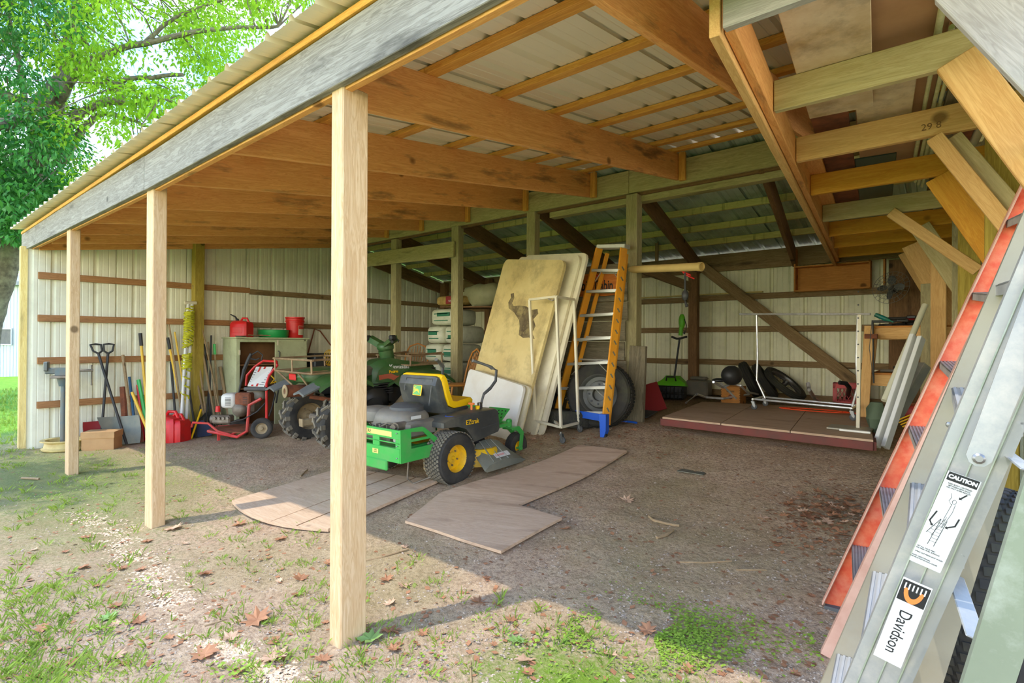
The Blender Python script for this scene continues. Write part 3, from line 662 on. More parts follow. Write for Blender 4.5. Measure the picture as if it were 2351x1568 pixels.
def wheel(x, y, z, Ro, Rin, wd, tread, rimmat, par, W, tname='tyre', dish=.35, bolts=5, hub=True, side=1, tm='black_rubber'):
    m = W@M4.Translation((x, y, z)); wh = tyre('wheel', m@M4.Rotation(.3, 4, 'Y'), Ro, Rin, wd, MT[tm], par, tread=tread)
    s = side; rb = MB().lathe([(Rin*1.04, s*wd*.40), (Rin*.99, s*wd*.36), (Rin*.9, s*wd*(.40-dish)), (Rin*.45, s*wd*(.42-dish)), (Rin*.4, s*wd*(.48-dish)), (Rin*.16, s*wd*(.5-dish)), (Rin*.12, s*wd*(.62-dish)), (0, s*wd*(.62-dish))], (0, 0, 0), (0, 1, 0), 32)
    m2 = m@M4.Rotation(-pi/2, 4, 'Z') if False else m
    rm = obj('rim', rb, MT[rimmat], wh, WM[wh.name])
    bb = MB()
    for i in range(bolts): a = 2*pi*i/bolts; c = V((cos(a)*Rin*.55, s*wd*(.43-dish), sin(a)*Rin*.55)); bb.cyl(c, c+V((0, s*.012, 0)), Rin*.07, n=6)
    obj('lug_nuts', bb, MT['dirty_steel'], rm, WM[rm.name]); return wh
# wheel(): axis is local y, so turn the wheels a quarter turn
def vwheel(x, y, z, *a, par=None, W0=None, **k):
    Wq = (W0 or W)@M4.Translation((x, y, z))@M4.Rotation(-pi/2, 4, 'Z'); return wheel(0, 0, 0, *a, par=par or mw, W=Wq, **k)
def PS(name, mb, mat):
    mb.v = [V((q.x, ym(q.y), pw_(q.z, [(.55, .53), (.75, .70), (1., .94)]))) for q in mb.v]; return obj(name, mb, MT[mat], mw, W)
vwheel(.47, 0, .228, .228, .118, .215, 'turf', 'mower_yellow', side=1)
vwheel(-.47, 0, .228, .228, .118, .215, 'turf', 'mower_yellow', side=-1)
for s in (1, -1):
    cw = vwheel(s*.385, 1.02, .14, .14, .06, .10, 'rib', 'mower_yellow', side=s, bolts=0)
    fk = MB(); fk.prism([(1.15, .12), (1.19, .12), (1.22, .30), (1.15, .40), (1.06, .40), (1.06, .36), (1.12, .34), (1.17, .28)], .012, M4(((0, 0, 1, s*.385+.055), (1, 0, 0, 0), (0, 1, 0, 0), (0, 0, 0, 1))))
    fk.prism([(1.15, .12), (1.19, .12), (1.22, .30), (1.15, .40), (1.06, .40), (1.06, .36), (1.12, .34), (1.17, .28)], .012, M4(((0, 0, 1, s*.385-.067), (1, 0, 0, 0), (0, 1, 0, 0), (0, 0, 0, 1))))
    fk.box((s*.385, 1.10, .39), (.13, .10, .014)); fk.cyl((s*.385, 1.08, .38), (s*.385, 1.08, .50), .028, n=12); fk.ell((s*.385, 1.08, .505), (.05, .05, .03), 10); fk.cyl((s*.385-.08, 1.17, .14), (s*.385+.08, 1.17, .14), .014, n=8)
    P('caster_fork', fk, 'mower_green')
fr = MB()
for s in (1, -1): fr.box((s*.30, .15, .36), (.06, 1.1, .08), ch=.006); fr.tube([(s*.30, .68, .40), (s*.40, 1.08, .45)], .032, 4)
fr.box((0, 1.06, .45), (.76, .06, .06), ch=.006); fr.box((0, -.25, .36), (.6, .06, .08))
P('frame', fr, 'mower_green')
# bumper with slots
def plate(b, x0, x1, z0, z1, y, th=.012, m=None): b.box(((x0+x1)/2, y, (z0+z1)/2), (x1-x0, th, z1-z0), ch=.003)
bp = MB(); yb = -.52
plate(bp, -.44, .44, .28, .44, yb, .03); plate(bp, -.44, .44, .545, .655, yb, .02); plate(bp, -.44, .44, .49, .505, yb, .014)
for x0, x1 in ((-.44, -.37), (-.13, -.09), (.08, .17), (.38, .44)): plate(bp, x0, x1, .42, .56, yb, .014)
bp.box((0, yb-.01, .245), (.56, .03, .09), ch=.01)
P('bumper', bp, 'mower_green')
for s in (1, -1):
    b = MB(); pl = [(-.53, .28), (-.12, .28), (-.12, .46), (-.30, .66), (-.53, .66)]
    X = s*.445
    for poly in ([(-.53, .28), (-.12, .28), (-.12, .42), (-.53, .42)], [(-.53, .42), (-.42, .42), (-.42, .66), (-.53, .66)], [(-.42, .62), (-.29, .60), (-.27, .64), (-.30, .66), (-.42, .66)], [(-.42, .50), (-.20, .50), (-.235, .53), (-.42, .53)], [(-.15, .42), (-.12, .42), (-.12, .47), (-.27, .64), (-.29, .60)]):
        b.prism(poly, .012, M4(((0, 0, 1, X-.006), (1, 0, 0, 0), (0, 1, 0, 0), (0, 0, 0, 1))))
    P('bumper_side', b, 'mower_green')
st = MB()
for x in (.41,):
    for z in (.33, .47, .62): st.ell((x, yb-.018, z), (.018, .01, .018), 8)
P('bolts', st, 'steel')
yl = P('name_band', MB().box((-.05, yb-.0115, .60), (.78, .004, .062), ch=.002), 'label_yellow')
FR = M4(((1, 0, 0, 0), (0, 0, -1, 0), (0, 1, 0, 0), (0, 0, 0, 1)))     # text facing -y
text('lettering', 'JOHN DEERE', .042, MT['ink_black'], yl, W@M4.Translation((-.06, yb-.0145, zm(.60)))@FR, 1.1)
lb = P('service_label', MB().box((-.17+.3, yb-.017, .37), (.075, .003, .055)), 'label_yellow')
text('lettering', 'PARK', .018, MT['ink_black'], lb, W@M4.Translation((.13, yb-.019, zm(.383)))@FR); text('lettering', 'BRAKE', .014, MT['ink_black'], lb, W@M4.Translation((.13, yb-.019, zm(.36)))@FR)
# engine
en = MB(); en.ell((.04, -.20, .68), (.52, .40, .24), 20, p=.6); en.ell((-.20, -.28, .72), (.30, .28, .16), 16, p=.5); en.box((.12, -.2, .60), (.46, .34, .2), ch=.03)
P('engine_shroud', en, 'engine_grey')
P('blower_screen', MB().lathe([(.155, -.03), (.15, .01), (.11, .035), (0, .042)], (.10, -.17, .80), n=32), 'dark_grey')
e2 = MB(); e2.cyl((.27, -.34, .66), (.27, -.44, .66), .05, n=16); e2.cyl((.27, -.44, .66), (.27, -.46, .66), .03, n=12)
for i in range(6): e2.box((.02+.05*i, -.40, .60), (.012, .10, .13))
e2.tube([(.27, -.42, .69), (.20, -.46, .70), (.10, -.48, .63), (.05, -.46, .58)], .009, 6)
P('carburettor', e2, 'dirty_steel')
P('oil_filter', MB().cyl((.30, -.45, .50), (.30, -.34, .50), .045, n=16), 'white_plastic')
P('muffler_box', MB().box((-.05, -.36, .50), (.5, .2, .12), ch=.02), 'engine_grey')
lb = P('engine_label', MB().box((.318, -.25, .74), (.003, .11, .03)), 'paper_white')
# rear drive housings
hy = MB(); hy.box((.33, -.05, .25), (.10, .22, .26), ch=.02); hy.cyl((.33, .0, .228), (.40, .0, .228), .07, n=16); hy.ell((.36, -.12, .18), (.09, .12, .12), 12); hy.box((-.33, -.05, .25), (.10, .22, .26), ch=.02)
P('hydro_drive', hy, 'dust_tan')
P('hitch_wire', MB().tube([(.25, -.28, .30), (.25, -.3, .08), (.30, -.28, .04), (.42, -.15, .10)], .008, 6), 'dirty_steel')
# seat
def seat_sec(y, z, w, h, nrm): pass
sh = MB(); prof = [(.05, .98), (.02, .90), (.06, .74), (.14, .60), (.30, .55), (.60, .60), (.60, .64), (.30, .62), (.19, .66), (.12, .78), (.085, .92), (.09, .98)]
rings = []
for s_, sc in ((-.27, .80), (-.255, .95), (-.22, 1.0), (0, 1.0), (.22, 1.0), (.255, .95), (.27, .80)):
    cyy, czz = .25, .74
    rings.append([(s_, cyy+(a-cyy)*(sc if abs(s_) > .22 else 1), czz+(b_-czz)*(sc)) for a, b_ in prof])
sh.loft(rings); PS('seat_shell', sh, 'fender_black')
cu_ = MB(); prof = [(.10, .995), (.08, .965), (.14, .80), (.20, .685), (.30, .645), (.60, .66), (.655, .68), (.66, .715), (.62, .745), (.34, .715), (.26, .73), (.205, .83), (.155, .97), (.13, 1.0)]
rings = []
for s_, sc in ((-.285, .86), (-.275, .96), (-.24, 1.0), (0, 1.0), (.24, 1.0), (.275, .96), (.285, .86)):
    rings.append([(s_, .30+(a-.30)*sc, .76+(b_-.76)*sc) for a, b_ in prof])
cu_.loft(rings); PS('seat_cushion', cu_, 'seat_yellow')
ns = V((0, -cos(R(8)), -sin(R(-14)))); 
em = W@M4.Translation((.03, .016, .79))@M4.Rotation(R(-11), 4, 'X')@FR@M4.Scale(1.4, 4, (1, 0, 0))
e1 = obj('seat_badge', MB().box((0, 0, 0), (.085, .10, .008), ch=.003), MT['seat_yellow'], mw, em); obj('badge_field', MB().box((0, 0, .004), (.072, .086, .004), ch=.002), MT['mower_green'], e1, em)
de = MB(); 
for poly in ([(-.026, -.002), (-.018, .012), (.002, .012), (.016, .004), (.024, -.014), (.030, -.030), (.022, -.026), (.012, -.012), (-.004, -.008), (-.016, -.018), (-.028, -.030), (-.032, -.024), (-.022, -.012)], [(-.026, -.002), (-.018, .012), (-.018, .024), (-.008, .034), (-.014, .036), (-.022, .028), (-.032, .022), (-.027, .018)]): de.prism(poly, .0015, None, .006)
obj('leaping_deer', de, MT['seat_yellow'], e1, em, False)
ri = MB(); 
for a, b_ in (((-.13, .0), (-.13, .12)), ((.13, -.12), (.13, .12)), ((-.13, .12), (.13, .12))): ri.tube([(a[0], a[1]-.01, .0), (b_[0], b_[1]-.01, .0)], .004, 6)
obj('seat_rib', ri, MT['fender_black'], mw, em)
# fenders
for s in (1, -1):
    b = MB(); poly = [(-.10, .60), (-.10, .665), (-.02, .70), (.45, .735), (.78, .735), (.84, .70), (.87, .45), (.84, .40), (.52, .35), (.36, .33), (.31, .42), (.22, .53), (.08, .585)]
    xo = .485; xi = .24
    rings = [[(s*xi, a, c) for a, c in poly], [(s*(xo-.02), a, c) for a, c in poly], [(s*xo, .38+(a-.38)*.97, .53+(c-.53)*.95) for a, c in poly]]
    b.loft(rings); fd = P('fender', b, 'fender_black')
    if s > 0:
        RT = M4(((0, 0, 1, 0), (1, 0, 0, 0), (0, 1, 0, 0), (0, 0, 0, 1)))   # text facing +x
        text('lettering', 'EZtrak', .062, MT['seat_yellow'], fd, W@M4.Translation((.4865, .27, .505))@RT, 1., bold=.0008)
        P('fender_line', MB().tube([(.486, .50, .50), (.487, .84, .535)], .004, 6), 'dark_grey', fd)
        P('cup_recess', MB().lathe([(.055, 0), (.05, .006), (.035, .002), (0, .0)], (.38, .10, .705), n=16), 'blue_plastic', fd)
        P('choke_knob', MB().cyl((.36, .50, .73), (.36, .50, .785), .012).box((.36, .50, .79), (.07, .03, .02), ch=.005), 'ink_orange', fd)
        P('pto_knob', MB().cyl((.37, .60, .73), (.37, .60, .765), .022, .028), 'seat_yellow', fd)
# levers
def lever(s, mat='lever_grey'):
    b = MB().tube([(s*.36, .66, .70), (s*.36, .70, .80), (s*.36, .74, .86), (s*.37, .86, .895), (s*.38, .92, .94), (s*.38, .93, 1.03), (s*.36, .90, 1.07)], .013, 10); l = P('steering_lever', b, 'dark_grey')
    P('lever_grip', MB().tube([(s*.36, .91, 1.05), (s*.345, .885, 1.11), (s*.30, .78, 1.185), (s*.26, .68, 1.235)], [.021, .024, .024, .022], 12), 'lever_grey', l)
    P('lever_clamp', MB().box((s*.36, .66, .73), (.035, .06, .12), ch=.006), 'steel', l)
lever(1); lever(-1)
# foot platform
fp = MB(); fp.box((0, .92, .44), (.62, .36, .012))
P('foot_platform', fp, 'dust_tan')
for x0, x1 in ((.06, .34), (-.34, -.06)):
    b = MB(); mm = M4.Translation(((x0+x1)/2, .90, .46))@M4.Rotation(R(-52), 4, 'X'); b.box((0, 0, 0), (x1-x0, .012, .22), ch=.004); pp = obj('foot_rest', b, MT['mower_green'], mw, W@mm@M4.Identity(4))
    h = MB()
    for i in range(5):
        for j in range(4): h.cyl(((i-2)*.045+(.02 if j % 2 else 0), -.0085, (j-1.5)*.045), ((i-2)*.045+(.02 if j % 2 else 0), .0085, (j-1.5)*.045), .009, n=8)
    obj('grip_hole', h, MT['black_plastic'], pp, W@mm)
b = MB(); mm = M4.Translation((.10, .80, .54))@M4.Rotation(R(10), 4, 'X'); b.box((0, 0, 0), (.30, .012, .17), ch=.004); P('front_panel', MB().box((.0, .86, .54), (.5, .012, .16), ch=.004), 'mower_green')
P('foot_pedal', MB().tube([(.22, .80, .50), (.30, .90, .60)], .02, 8).cyl((.28, .88, .6), (.33, .93, .63), .028), 'black_plastic')
# deck and chute
dk = MB(); prof = [(.62, .10), (.62, .20), (.56, .24), (.20, .26), (0, .26)]
dk.lathe([(.34, .10), (.34, .20), (.30, .25), (.0, .26)], (-.28, .55, 0), n=28); dk.lathe([(.34, .10), (.34, .20), (.30, .25), (.0, .26)], (.26, .58, 0), n=28); dk.box((0, .56, .19), (1.0, .5, .12), ch=.02)
P('mower_deck', dk, 'mower_yellow')
P('spindle_cover', MB().ell((.28, .62, .29), (.3, .3, .12), 16), 'black_plastic')
ch = MB(); prof0 = [(.42, .30, .25), (.44, .86, .27), (.46, .62, .33), (.46, .46, .33)]
ring0 = [(.46, .38, .22), (.44, .46, .29), (.44, .58, .315), (.44, .72, .315), (.46, .86, .28), (.47, .90, .2), (.45, .86, .18), (.45, .42, .18)]
ring1 = [(.68, .26, .10), (.67, .36, .14), (.67, .56, .15), (.67, .76, .145), (.68, .92, .13), (.69, .98, .10), (.68, .94, .085), (.68, .30, .085)]
mid_ = [tuple((a*.45+b_*.55) for a, b_ in zip(p, q)) for p, q in zip(ring0, ring1)]
ch.loft([ring0, mid_, ring1]); dc = P('discharge_chute', ch, 'chute_grey')
for i in range(3): P('chute_rib', MB().tube([(.46, .50+.1*i, .318), (.66, .46+.14*i, .155)], .008, 6), 'chute_grey', dc)
lbl = MB().box((0, 0, 0), (.20, .055, .002)); mm = M4.Translation((.62, .52, .182))@M4.Rotation(R(37), 4, 'Y')@M4.Rotation(R(90), 4, 'Z'); obj('warning_label', lbl, MT['paper_white'], dc, W@mm)
text('lettering', 'DANGER', .03, MT['ink_red'], dc, W@mm@M4.Translation((-.03, 0, .0015)))
# ================================================================== QUAD BIKE
plain('atv_green', lin(52, 92, 44), .42, 0, lin(66, 108, 56), 3, .7, lin(132, 126, 92), .35, 4)
plain('atv_seat', lin(104, 96, 80), .7, 0, lin(84, 78, 66), 4, .6); plain('decal_rust', lin(182, 92, 66), .5)
plain('fender_tip', lin(92, 98, 100), .5, 0, lin(120, 122, 116), 5, .8)
plain('rack_metal', lin(172, 146, 108), .45, .3, lin(120, 92, 68), 8, .9)
az = gz(-6.3, 4.0)-.05
W2 = M4.Translation((-6.36, 3.86, az))@M4.Rotation(R(-6), 4, 'Z')@M4.Rotation(R(2.6), 4, 'X')@M4.Scale(1.07, 4)
qb = thing('quad_bike', (0, 0, 0), 'muddy dark green quad bike with wire racks parked behind the near post', 'quad bike', m=W2)
def Q(name, mb, mat, par=None, sm_=True): return obj(name, mb, MT[mat], par or qb, W2, sm_)
for s in (1, -1):
    vwheel(s*.48, 0, .30, .30, .165, .25, 'lug', 'dust_tan', par=qb, W0=W2, side=1, dish=.42, bolts=4)
    vwheel(s*.44, 1.28, .30, .285, .15, .22, 'lug', 'dust_tan', par=qb, W0=W2, side=s, dish=.3, bolts=4)
ax_ = MB(); ax_.cyl((-.32, 0, .315), (.32, 0, .315), .022, n=10); ax_.box((.12, -.02, .30), (.18, .24, .16), ch=.03); ax_.box((.05, .5, .34), (.3, 1.3, .08), ch=.02); ax_.tube([(.3, .1, .3), (.25, .6, .4)], .02, 6)
Q('axle', ax_, 'dirty_steel')
sp_ = MB()
for i in range(4):
    a = pi/4+i*pi/2; sp_.tube([(-.335, 0, .315), (-.335, .11*cos(a), .315+.11*sin(a))], .022, 6)

ex = MB(); ex.cyl((-.06, -.42, .68), (-.10, -.10, .66), .072, n=18); ex.tube([(-.1, -.12, .58), (.0, .2, .5), (.3, .3, .48)], .026, 8); Q('exhaust', ex, 'rust')
Q('exhaust_tip', MB().lathe([(.075, 0), (.078, -.01), (.05, -.014), (.035, -.012), (.03, .04), (0, .04)], (-.06, -.425, .68), (0, 1, -.05), 18), 'dust_tan')
# rear fenders
def shell(cx, cy, w_, l_, z, drop, n=10, tw=0.):
    """rounded mudguard arch over the wheel, x width w_, y length l_"""
    rings = []
    for i in range(n+1):
        t = -1+2*i/n; yy = cy+t*l_/2; zz = z-drop*abs(t)**2.4
        rings.append([(cx-w_/2, yy, zz-.05), (cx-w_/2*.92, yy, zz), (cx-w_*.25, yy, zz+.035), (cx, yy, zz+.045), (cx+w_*.25, yy, zz+.035), (cx+w_/2*.92, yy, zz), (cx+w_/2, yy, zz-.05), (cx+w_/2*.9, yy, zz-.03), (cx, yy, zz+.03), (cx-w_/2*.9, yy, zz-.03)])
    return MB().loft(rings)
for s in (1, -1):
    rf = Q('rear_fender', shell(s*.40, .03, .36, .66, .84, .10), 'atv_green')
    tip = MB().loft([[(s*.40+a, -.29, .765+b_) for a, b_ in ((-.17, -.01), (0, .03), (.17, -.01), (.16, -.03), (0, .0), (-.16, -.03))], [(s*.42+a, -.47, .69+b_) for a, b_ in ((-.15, -.01), (0, .03), (.13, -.01), (.12, -.03), (0, .0), (-.14, -.03))]]); Q('fender_tip', tip, 'fender_tip', rf)
    Q('front_fender', shell(s*.36, 1.20, .36, .84, .80, .14), 'atv_green')
rc_ = MB(); rc_.ell((0, .0, .84), (.50, .66, .20), 16, p=.7); Q('rear_body', rc_, 'atv_green')
Q('tail_lamp', MB().box((-.06, -.335, .84), (.18, .02, .075), ch=.01), 'red_plastic')
se = MB(); se.loft([[(x*k, y, z+hh) for x, hh in ((-.15, -.06), (-.15, .02), (-.09, .06), (.09, .06), (.15, .02), (.15, -.06))] for y, z, k in ((-.05, .86, .8), (.1, .88, 1), (.45, .84, .95), (.62, .86, .75), (.72, .92, .6))]); Q('seat', se, 'atv_seat')
tk = MB(); tk.loft([[(x*k, y, z+hh) for x, hh in ((-.19, -.22), (-.21, -.04), (-.12, .08), (.12, .08), (.21, -.04), (.19, -.22))] for y, z, k in ((.60, .84, .6), (.70, .90, .95), (.88, .92, 1.05), (1.05, .88, 1.15), (1.30, .84, 1.25), (1.55, .78, 1.1), (1.62, .70, .8))]); tkk = Q('tank_cover', tk, 'atv_green')
Q('side_panel', MB().loft([[(.235, .58, .72), (.26, .62, .86), (.245, .70, .90), (.22, .7, .7)], [(.255, .95, .68), (.275, .98, .84), (.25, 1.0, .90), (.2, .95, .66)], [(.29, 1.2, .6), (.30, 1.22, .78), (.26, 1.2, .84), (.2, 1.2, .6)]]), 'atv_green')
Q('side_graphic', MB().add([(.262, .62, .735), (.29, .60, .80), (.284, .78, .81), (.30, .86, .77), (.29, 1.08, .80), (.30, 1.04, .74), (.30, .86, .70), (.275, .74, .75)], [(0, 1, 2, 7), (7, 2, 3, 6), (6, 3, 4, 5)]), 'decal_rust')
text('lettering', 'Kawasaki', .075, MT['paper_white'], tkk, W2@M4.Translation((.262, .92, .885))@M4.Rotation(R(-6), 4, 'Z')@RT@M4.Rotation(R(-14), 4, 'X')@M4.Rotation(R(-3), 4, 'Z'), 1., bold=.001, ext=.002)
text('lettering', 'Prairie', .05, MT['seat_yellow'], tkk, W2@M4.Translation((.282, .82, .83))@RT@M4.Rotation(R(-6), 4, 'X'), 1., bold=.001, ext=.002)
en = MB(); en.box((0, .62, .48), (.34, .42, .34), ch=.05); en.ell((.18, .62, .50), (.16, .34, .30), 14); en.cyl((.2, .55, .40), (.27, .55, .40), .12, n=18); en.box((0, 1.2, .5), (.4, .4, .3), ch=.05)
for i in range(5): en.box((.05, .72, .56+.03*i), (.34, .24, .01))
Q('engine', en, 'black_plastic')
Q('foot_guard', MB().loft([[(.24, .42, .42), (.46, .42, .44), (.46, .42, .40), (.24, .42, .38)], [(.24, .82, .40), (.46, .80, .42), (.46, .80, .38), (.24, .82, .36)], [(.28, 1.0, .58), (.46, .98, .60), (.46, 1.0, .56), (.28, 1.02, .54)]]), 'dust_tan')
Q('front_lamp_pod', MB().ell((0, 1.5, .78), (.4, .2, .16), 12, p=.7), 'black_plastic')
# handlebar with green cover
hb_ = MB(); hb_.tube([(0, .92, .94), (0, .88, 1.10)], [.09, .10], 12); hb_.ell((0, .88, 1.14), (.24, .2, .13), 14, p=.8); hb_.loft([[(x, .86-.02*abs(x)/.2+yy, z+1.14+abs(x)*.35) for yy, z in ((-.05, -.03), (-.03, .04), (.04, .05), (.06, -.02))] for x in (-.30, -.2, -.1, .0, .1, .2, .30)]); Q('handlebar_cover', hb_, 'atv_green')
bar = MB().tube([(-.44, .72, 1.22), (-.36, .78, 1.24), (-.26, .84, 1.25), (0, .87, 1.18), (.26, .84, 1.25), (.36, .78, 1.24), (.44, .72, 1.22)], .012, 8); hbb = Q('handlebar', bar, 'black_plastic')
for s in (1, -1):
    Q('grip', MB().cyl((s*.46, .70, 1.215), (s*.34, .79, 1.24), .018, n=10), 'black_plastic', hbb)
    Q('switch_housing', MB().ell((s*.31, .80, 1.26), (.10, .09, .09), 10, p=.7), 'black_plastic', hbb)
    Q('brake_lever', MB().tube([(s*.30, .86, 1.25), (s*.40, .84, 1.23), (s*.50, .76, 1.205)], .007, 6), 'steel', hbb)
# racks
def rack(name, y0, y1, z0, z1, w_, curved, mat='rack_metal'):
    b = MB(); r = .013
    for x in (-w_/2, w_/2): b.tube([(x, y0, z1), (x, y1, z1+(.02 if curved else 0))], r, 8); b.tube([(x, y0, z0), (x, y1, z0)], r, 8)
    for y in (y0, y1): b.tube([(-w_/2-.04, y, z1), (w_/2+.04, y, z1)], r, 8); b.tube([(-w_/2, y, z0), (w_/2, y, z0)], r, 8)
    for x in (-w_/2, 0, w_/2):
        for y in (y0, y1): b.tube([(x, y, z0), (x, y, z1)], r*.85, 8)
    for i in range(5): x = -w_/2+w_*(i+.5)/5; b.tube([(x, y0, z0), (x, y1, z0)], r*.7, 6)
    b.tube([(-w_/2*.9, y0, z0), (-.14, y0+.05, .74)], r*.9, 6); b.tube([(w_/2*.3, y0, z0), (w_/2*.35, y0+.1, .74)], r*.9, 6); b.tube([(0, y1, z0), (0, y1, .8)], r, 6)
    return Q(name, b, mat)
rack('rear_rack', -.36, .28, .90, 1.05, 1.04, False)
rack('front_rack', 1.0, 1.5, .90, 1.02, .80, True)
Q('hitch_receiver', MB().box((.20, -.26, .33), (.07, .20, .07), ch=.006).box((.20, -.36, .33), (.09, .02, .09), ch=.004), 'dust_tan')
Q('fuel_label', MB().box((.30, 1.12, .74), (.004, .09, .05)), 'paper_white')
# ================================================================== PLYWOOD ON THE GROUND
def slab(name, pts, th, mat, label, cat='plywood', lift=.0, parts=None, group=None, sub=8):
    """ground sheet through ground points (x,y): follows the soil a little"""
    b = MB(); n = len(pts); zs = [gz(p[0], p[1]) for p in pts]
    # plane fit through the corners, so that the sheet stays flat and rests on its high spots
    c = sum((V((p[0], p[1], z)) for p, z in zip(pts, zs)), V())/n
    sxx = sxy = syy = sxz = syz = 0
    for p, z in zip(pts, zs):
        dx, dy, dz = p[0]-c.x, p[1]-c.y, z-c.z; sxx += dx*dx; sxy += dx*dy; syy += dy*dy; sxz += dx*dz; syz += dy*dz
    de = sxx*syy-sxy*sxy; A = (sxz*syy-syz*sxy)/de; B_ = (syz*sxx-sxz*sxy)/de
    nrm = V((-A, -B_, 1)).normalized(); xax = V((1, 0, A)).normalized()
    m = M4((xax, nrm.cross(xax), nrm)).transposed().to_4x4(); m.translation = c+V((0, 0, lift)); mi = m.inverted()
    poly = [tuple((mi@V((p[0], p[1], c.z+lift+A*(p[0]-c.x)+B_*(p[1]-c.y))))[:2]) for p in pts]
    return m, poly
def sheet(name, pix, th, mat, label, cat='plywood', lift=.012, rot=0):
    """thin sheet lying on the soil, cut into cells so that it can sag with the ground"""
    P_ = [G(*p) for p in pix]; c = sum(P_, V())/len(P_); rz = M4.Rotation(rot, 4, 'Z'); ri = rz.inverted(); bm = bmesh.new()
    bm.faces.new([bm.verts.new((ri@V((p.x-c.x, p.y-c.y, 0)))) for p in P_])
    for ax_i in (0, 1):
        for k in range(-12, 13):
            co = [0, 0, 0]; no = [0, 0, 0]; co[ax_i] = k*.17; no[ax_i] = 1; bmesh.ops.bisect_plane(bm, geom=bm.verts[:]+bm.edges[:]+bm.faces[:], plane_co=co, plane_no=no)
    bmesh.ops.recalc_face_normals(bm, faces=bm.faces)
    base = bm.faces[:]
    for v in bm.verts:
        w_ = rz@v.co; v.co.z = gz(w_.x+c.x, w_.y+c.y)-c.z+lift+th
    ex_ = bmesh.ops.extrude_face_region(bm, geom=base)
    for v in [q for q in ex_['geom'] if isinstance(q, bmesh.types.BMVert)]: v.co.z -= th
    bmesh.ops.recalc_face_normals(bm, faces=bm.faces); me = bpy.data.meshes.new(name); bm.to_mesh(me); bm.free(); me.materials.append(mat)
    o = obj(name, me, None, None, M4.Translation(c)@rz); return tag(o, label, cat), None, None
sheet('plywood_sheet', [(1190, 1168), (1440, 1042), (1330, 1028), (1010, 1140), (930, 1205), (1060, 1248), (1150, 1276), (1290, 1198)], .018, MT['ply_ground'], 'dusty L-shaped plywood sheet lying on the dirt in front of the mower', rot=.3)
# curved-edge planks under the mower
pl = [(535, 1163), (700, 1083), (745, 1060), (870, 1060), (1010, 1112), (755, 1225)]
nv = thing('plank_ramp', G(760, 1150), 'grey plank deck with a bowed front edge, lying under the mower and near post', 'ramp')
A0, A1 = G(532, 1160), G(753, 1225); dirv = (G(1005, 1112)-A1); dirv.z = 0; dl = dirv.length; dirv.normalize(); wv = (A1-A0); wv.z = 0; wl_ = wv.length; wv.normalize()
zc = lambda p: gz(p.x, p.y)
for i in range(5):
    a, b_ = i/5, (i+1)/5; bow = lambda t: -.20*(4*t*(1-t))*.6
    q = []
    for t, e in ((a, 0), ((a+b_)/2, 0), (b_, 0), (b_, 1), (a, 1)):
        p = A0+wv*(wl_*t)+dirv*((bow(t) if not e else dl)); q.append(p)
    lens = [p.copy() for p in q]; sh_ = .0035
    mb = MB(); n = len(q); z1 = [max(zc(p), .0)+.012 for p in q]
    mb.add([V((p.x, p.y, z)) for p, z in zip(q, z1)]+[V((p.x, p.y, z+.022)) for p, z in zip(q, z1)], [tuple(range(n))[::-1], tuple(range(n, 2*n))]+[(k, (k+1) % n, n+(k+1) % n, n+k) for k in range(n)])
    wobj('plank', mb, MT['ply_ground'], nv, False)
    if i < 4:
        p, r_ = A0+wv*(wl_*b_)+dirv*bow(b_), A0+wv*(wl_*b_)+dirv*dl; p.z = zc(p)+.036; r_.z = zc(r_)+.036; board('plank_joint', p, r_, .006, .003, MT['rafter_old'], nv)
# raised platform at the back
pf = thing('wooden_platform', G(1760, 960), 'low wooden platform with faded red edges in front of the back wall', 'platform')
cs = [G(1520, 957), G(1610, 921), G(1960, 948), G(2012, 1032)]; zt = .60
pc = [atZ(1520, 957, zt), atZ(1612, 922, zt), atZ(1995, 940, zt), atZ(2006, 1010, zt)]; mb = MB()
def quad_slab(q, th):
    b = MB(); n = len(q); b.add([V(p)-V((0, 0, th)) for p in q]+[V(p) for p in q], [tuple(range(n))[::-1], tuple(range(n, 2*n))]+[(k, (k+1) % n, n+(k+1) % n, n+k) for k in range(n)]); return b
def lerp(a, b, t): return a+(b-a)*t
plain('red_frame', lin(126, 62, 52), .8, 0, lin(96, 66, 54), 5, .8)
for i in range(3):
    a, b_ = i/3+.002, (i+1)/3-.002; wobj('plywood_panel', quad_slab([lerp(pc[0], pc[3], a), lerp(pc[0], pc[3], b_), lerp(pc[1], pc[2], b_), lerp(pc[1], pc[2], a)], .018), MT['ply_ground'] if 'ply_dark' not in MT else MT['ply_dark'], pf, False)
for i in range(4):
    k = [(0, 3), (3, 2), (2, 1), (1, 0)][i]; a, b_ = pc[k[0]], pc[k[1]]; board('frame_rail', a-V((0, 0, .053)), b_-V((0, 0, .053)), .04, .07, MT['red_frame'], pf)
# ================================================================== PLANK PARTITION, SIGN, TYRE
pt = thing('plank_partition', (-3.5, 5.7, .45), 'partition of weathered grey horizontal planks behind the yellow ladder', 'partition')
YP = 5.66; zb_ = .47; hs = [.24, .23, .24, .22, .24, .23, .22, .23]
random.seed(3); z = zb_
for i, h in enumerate(hs):
    x1 = -2.99+random.uniform(-.01, .03); board('plank', (-4.72, YP, z+h/2), (x1, YP+random.uniform(-.003, .003), z+h/2), .022, h-.008, MT['plank_grey'], pt, off=(0, 0)); z += h
board('edge_plank', (-2.88, YP+.05, .46), (-2.85, YP+.05, 1.35), .05, .20, MT['plank_grey'], pt, up=(1, 0, 0))
wood('sign_wood', lin(226, 140, 60), lin(190, 100, 40), lin(150, 80, 40), .4, .5)
sa, sb = atY(1296, 655, YP-.03), atY(1425, 652, YP-.03)
m, L = frame(sa, sb, (0, 0, 1)); L = (sb-sa).length
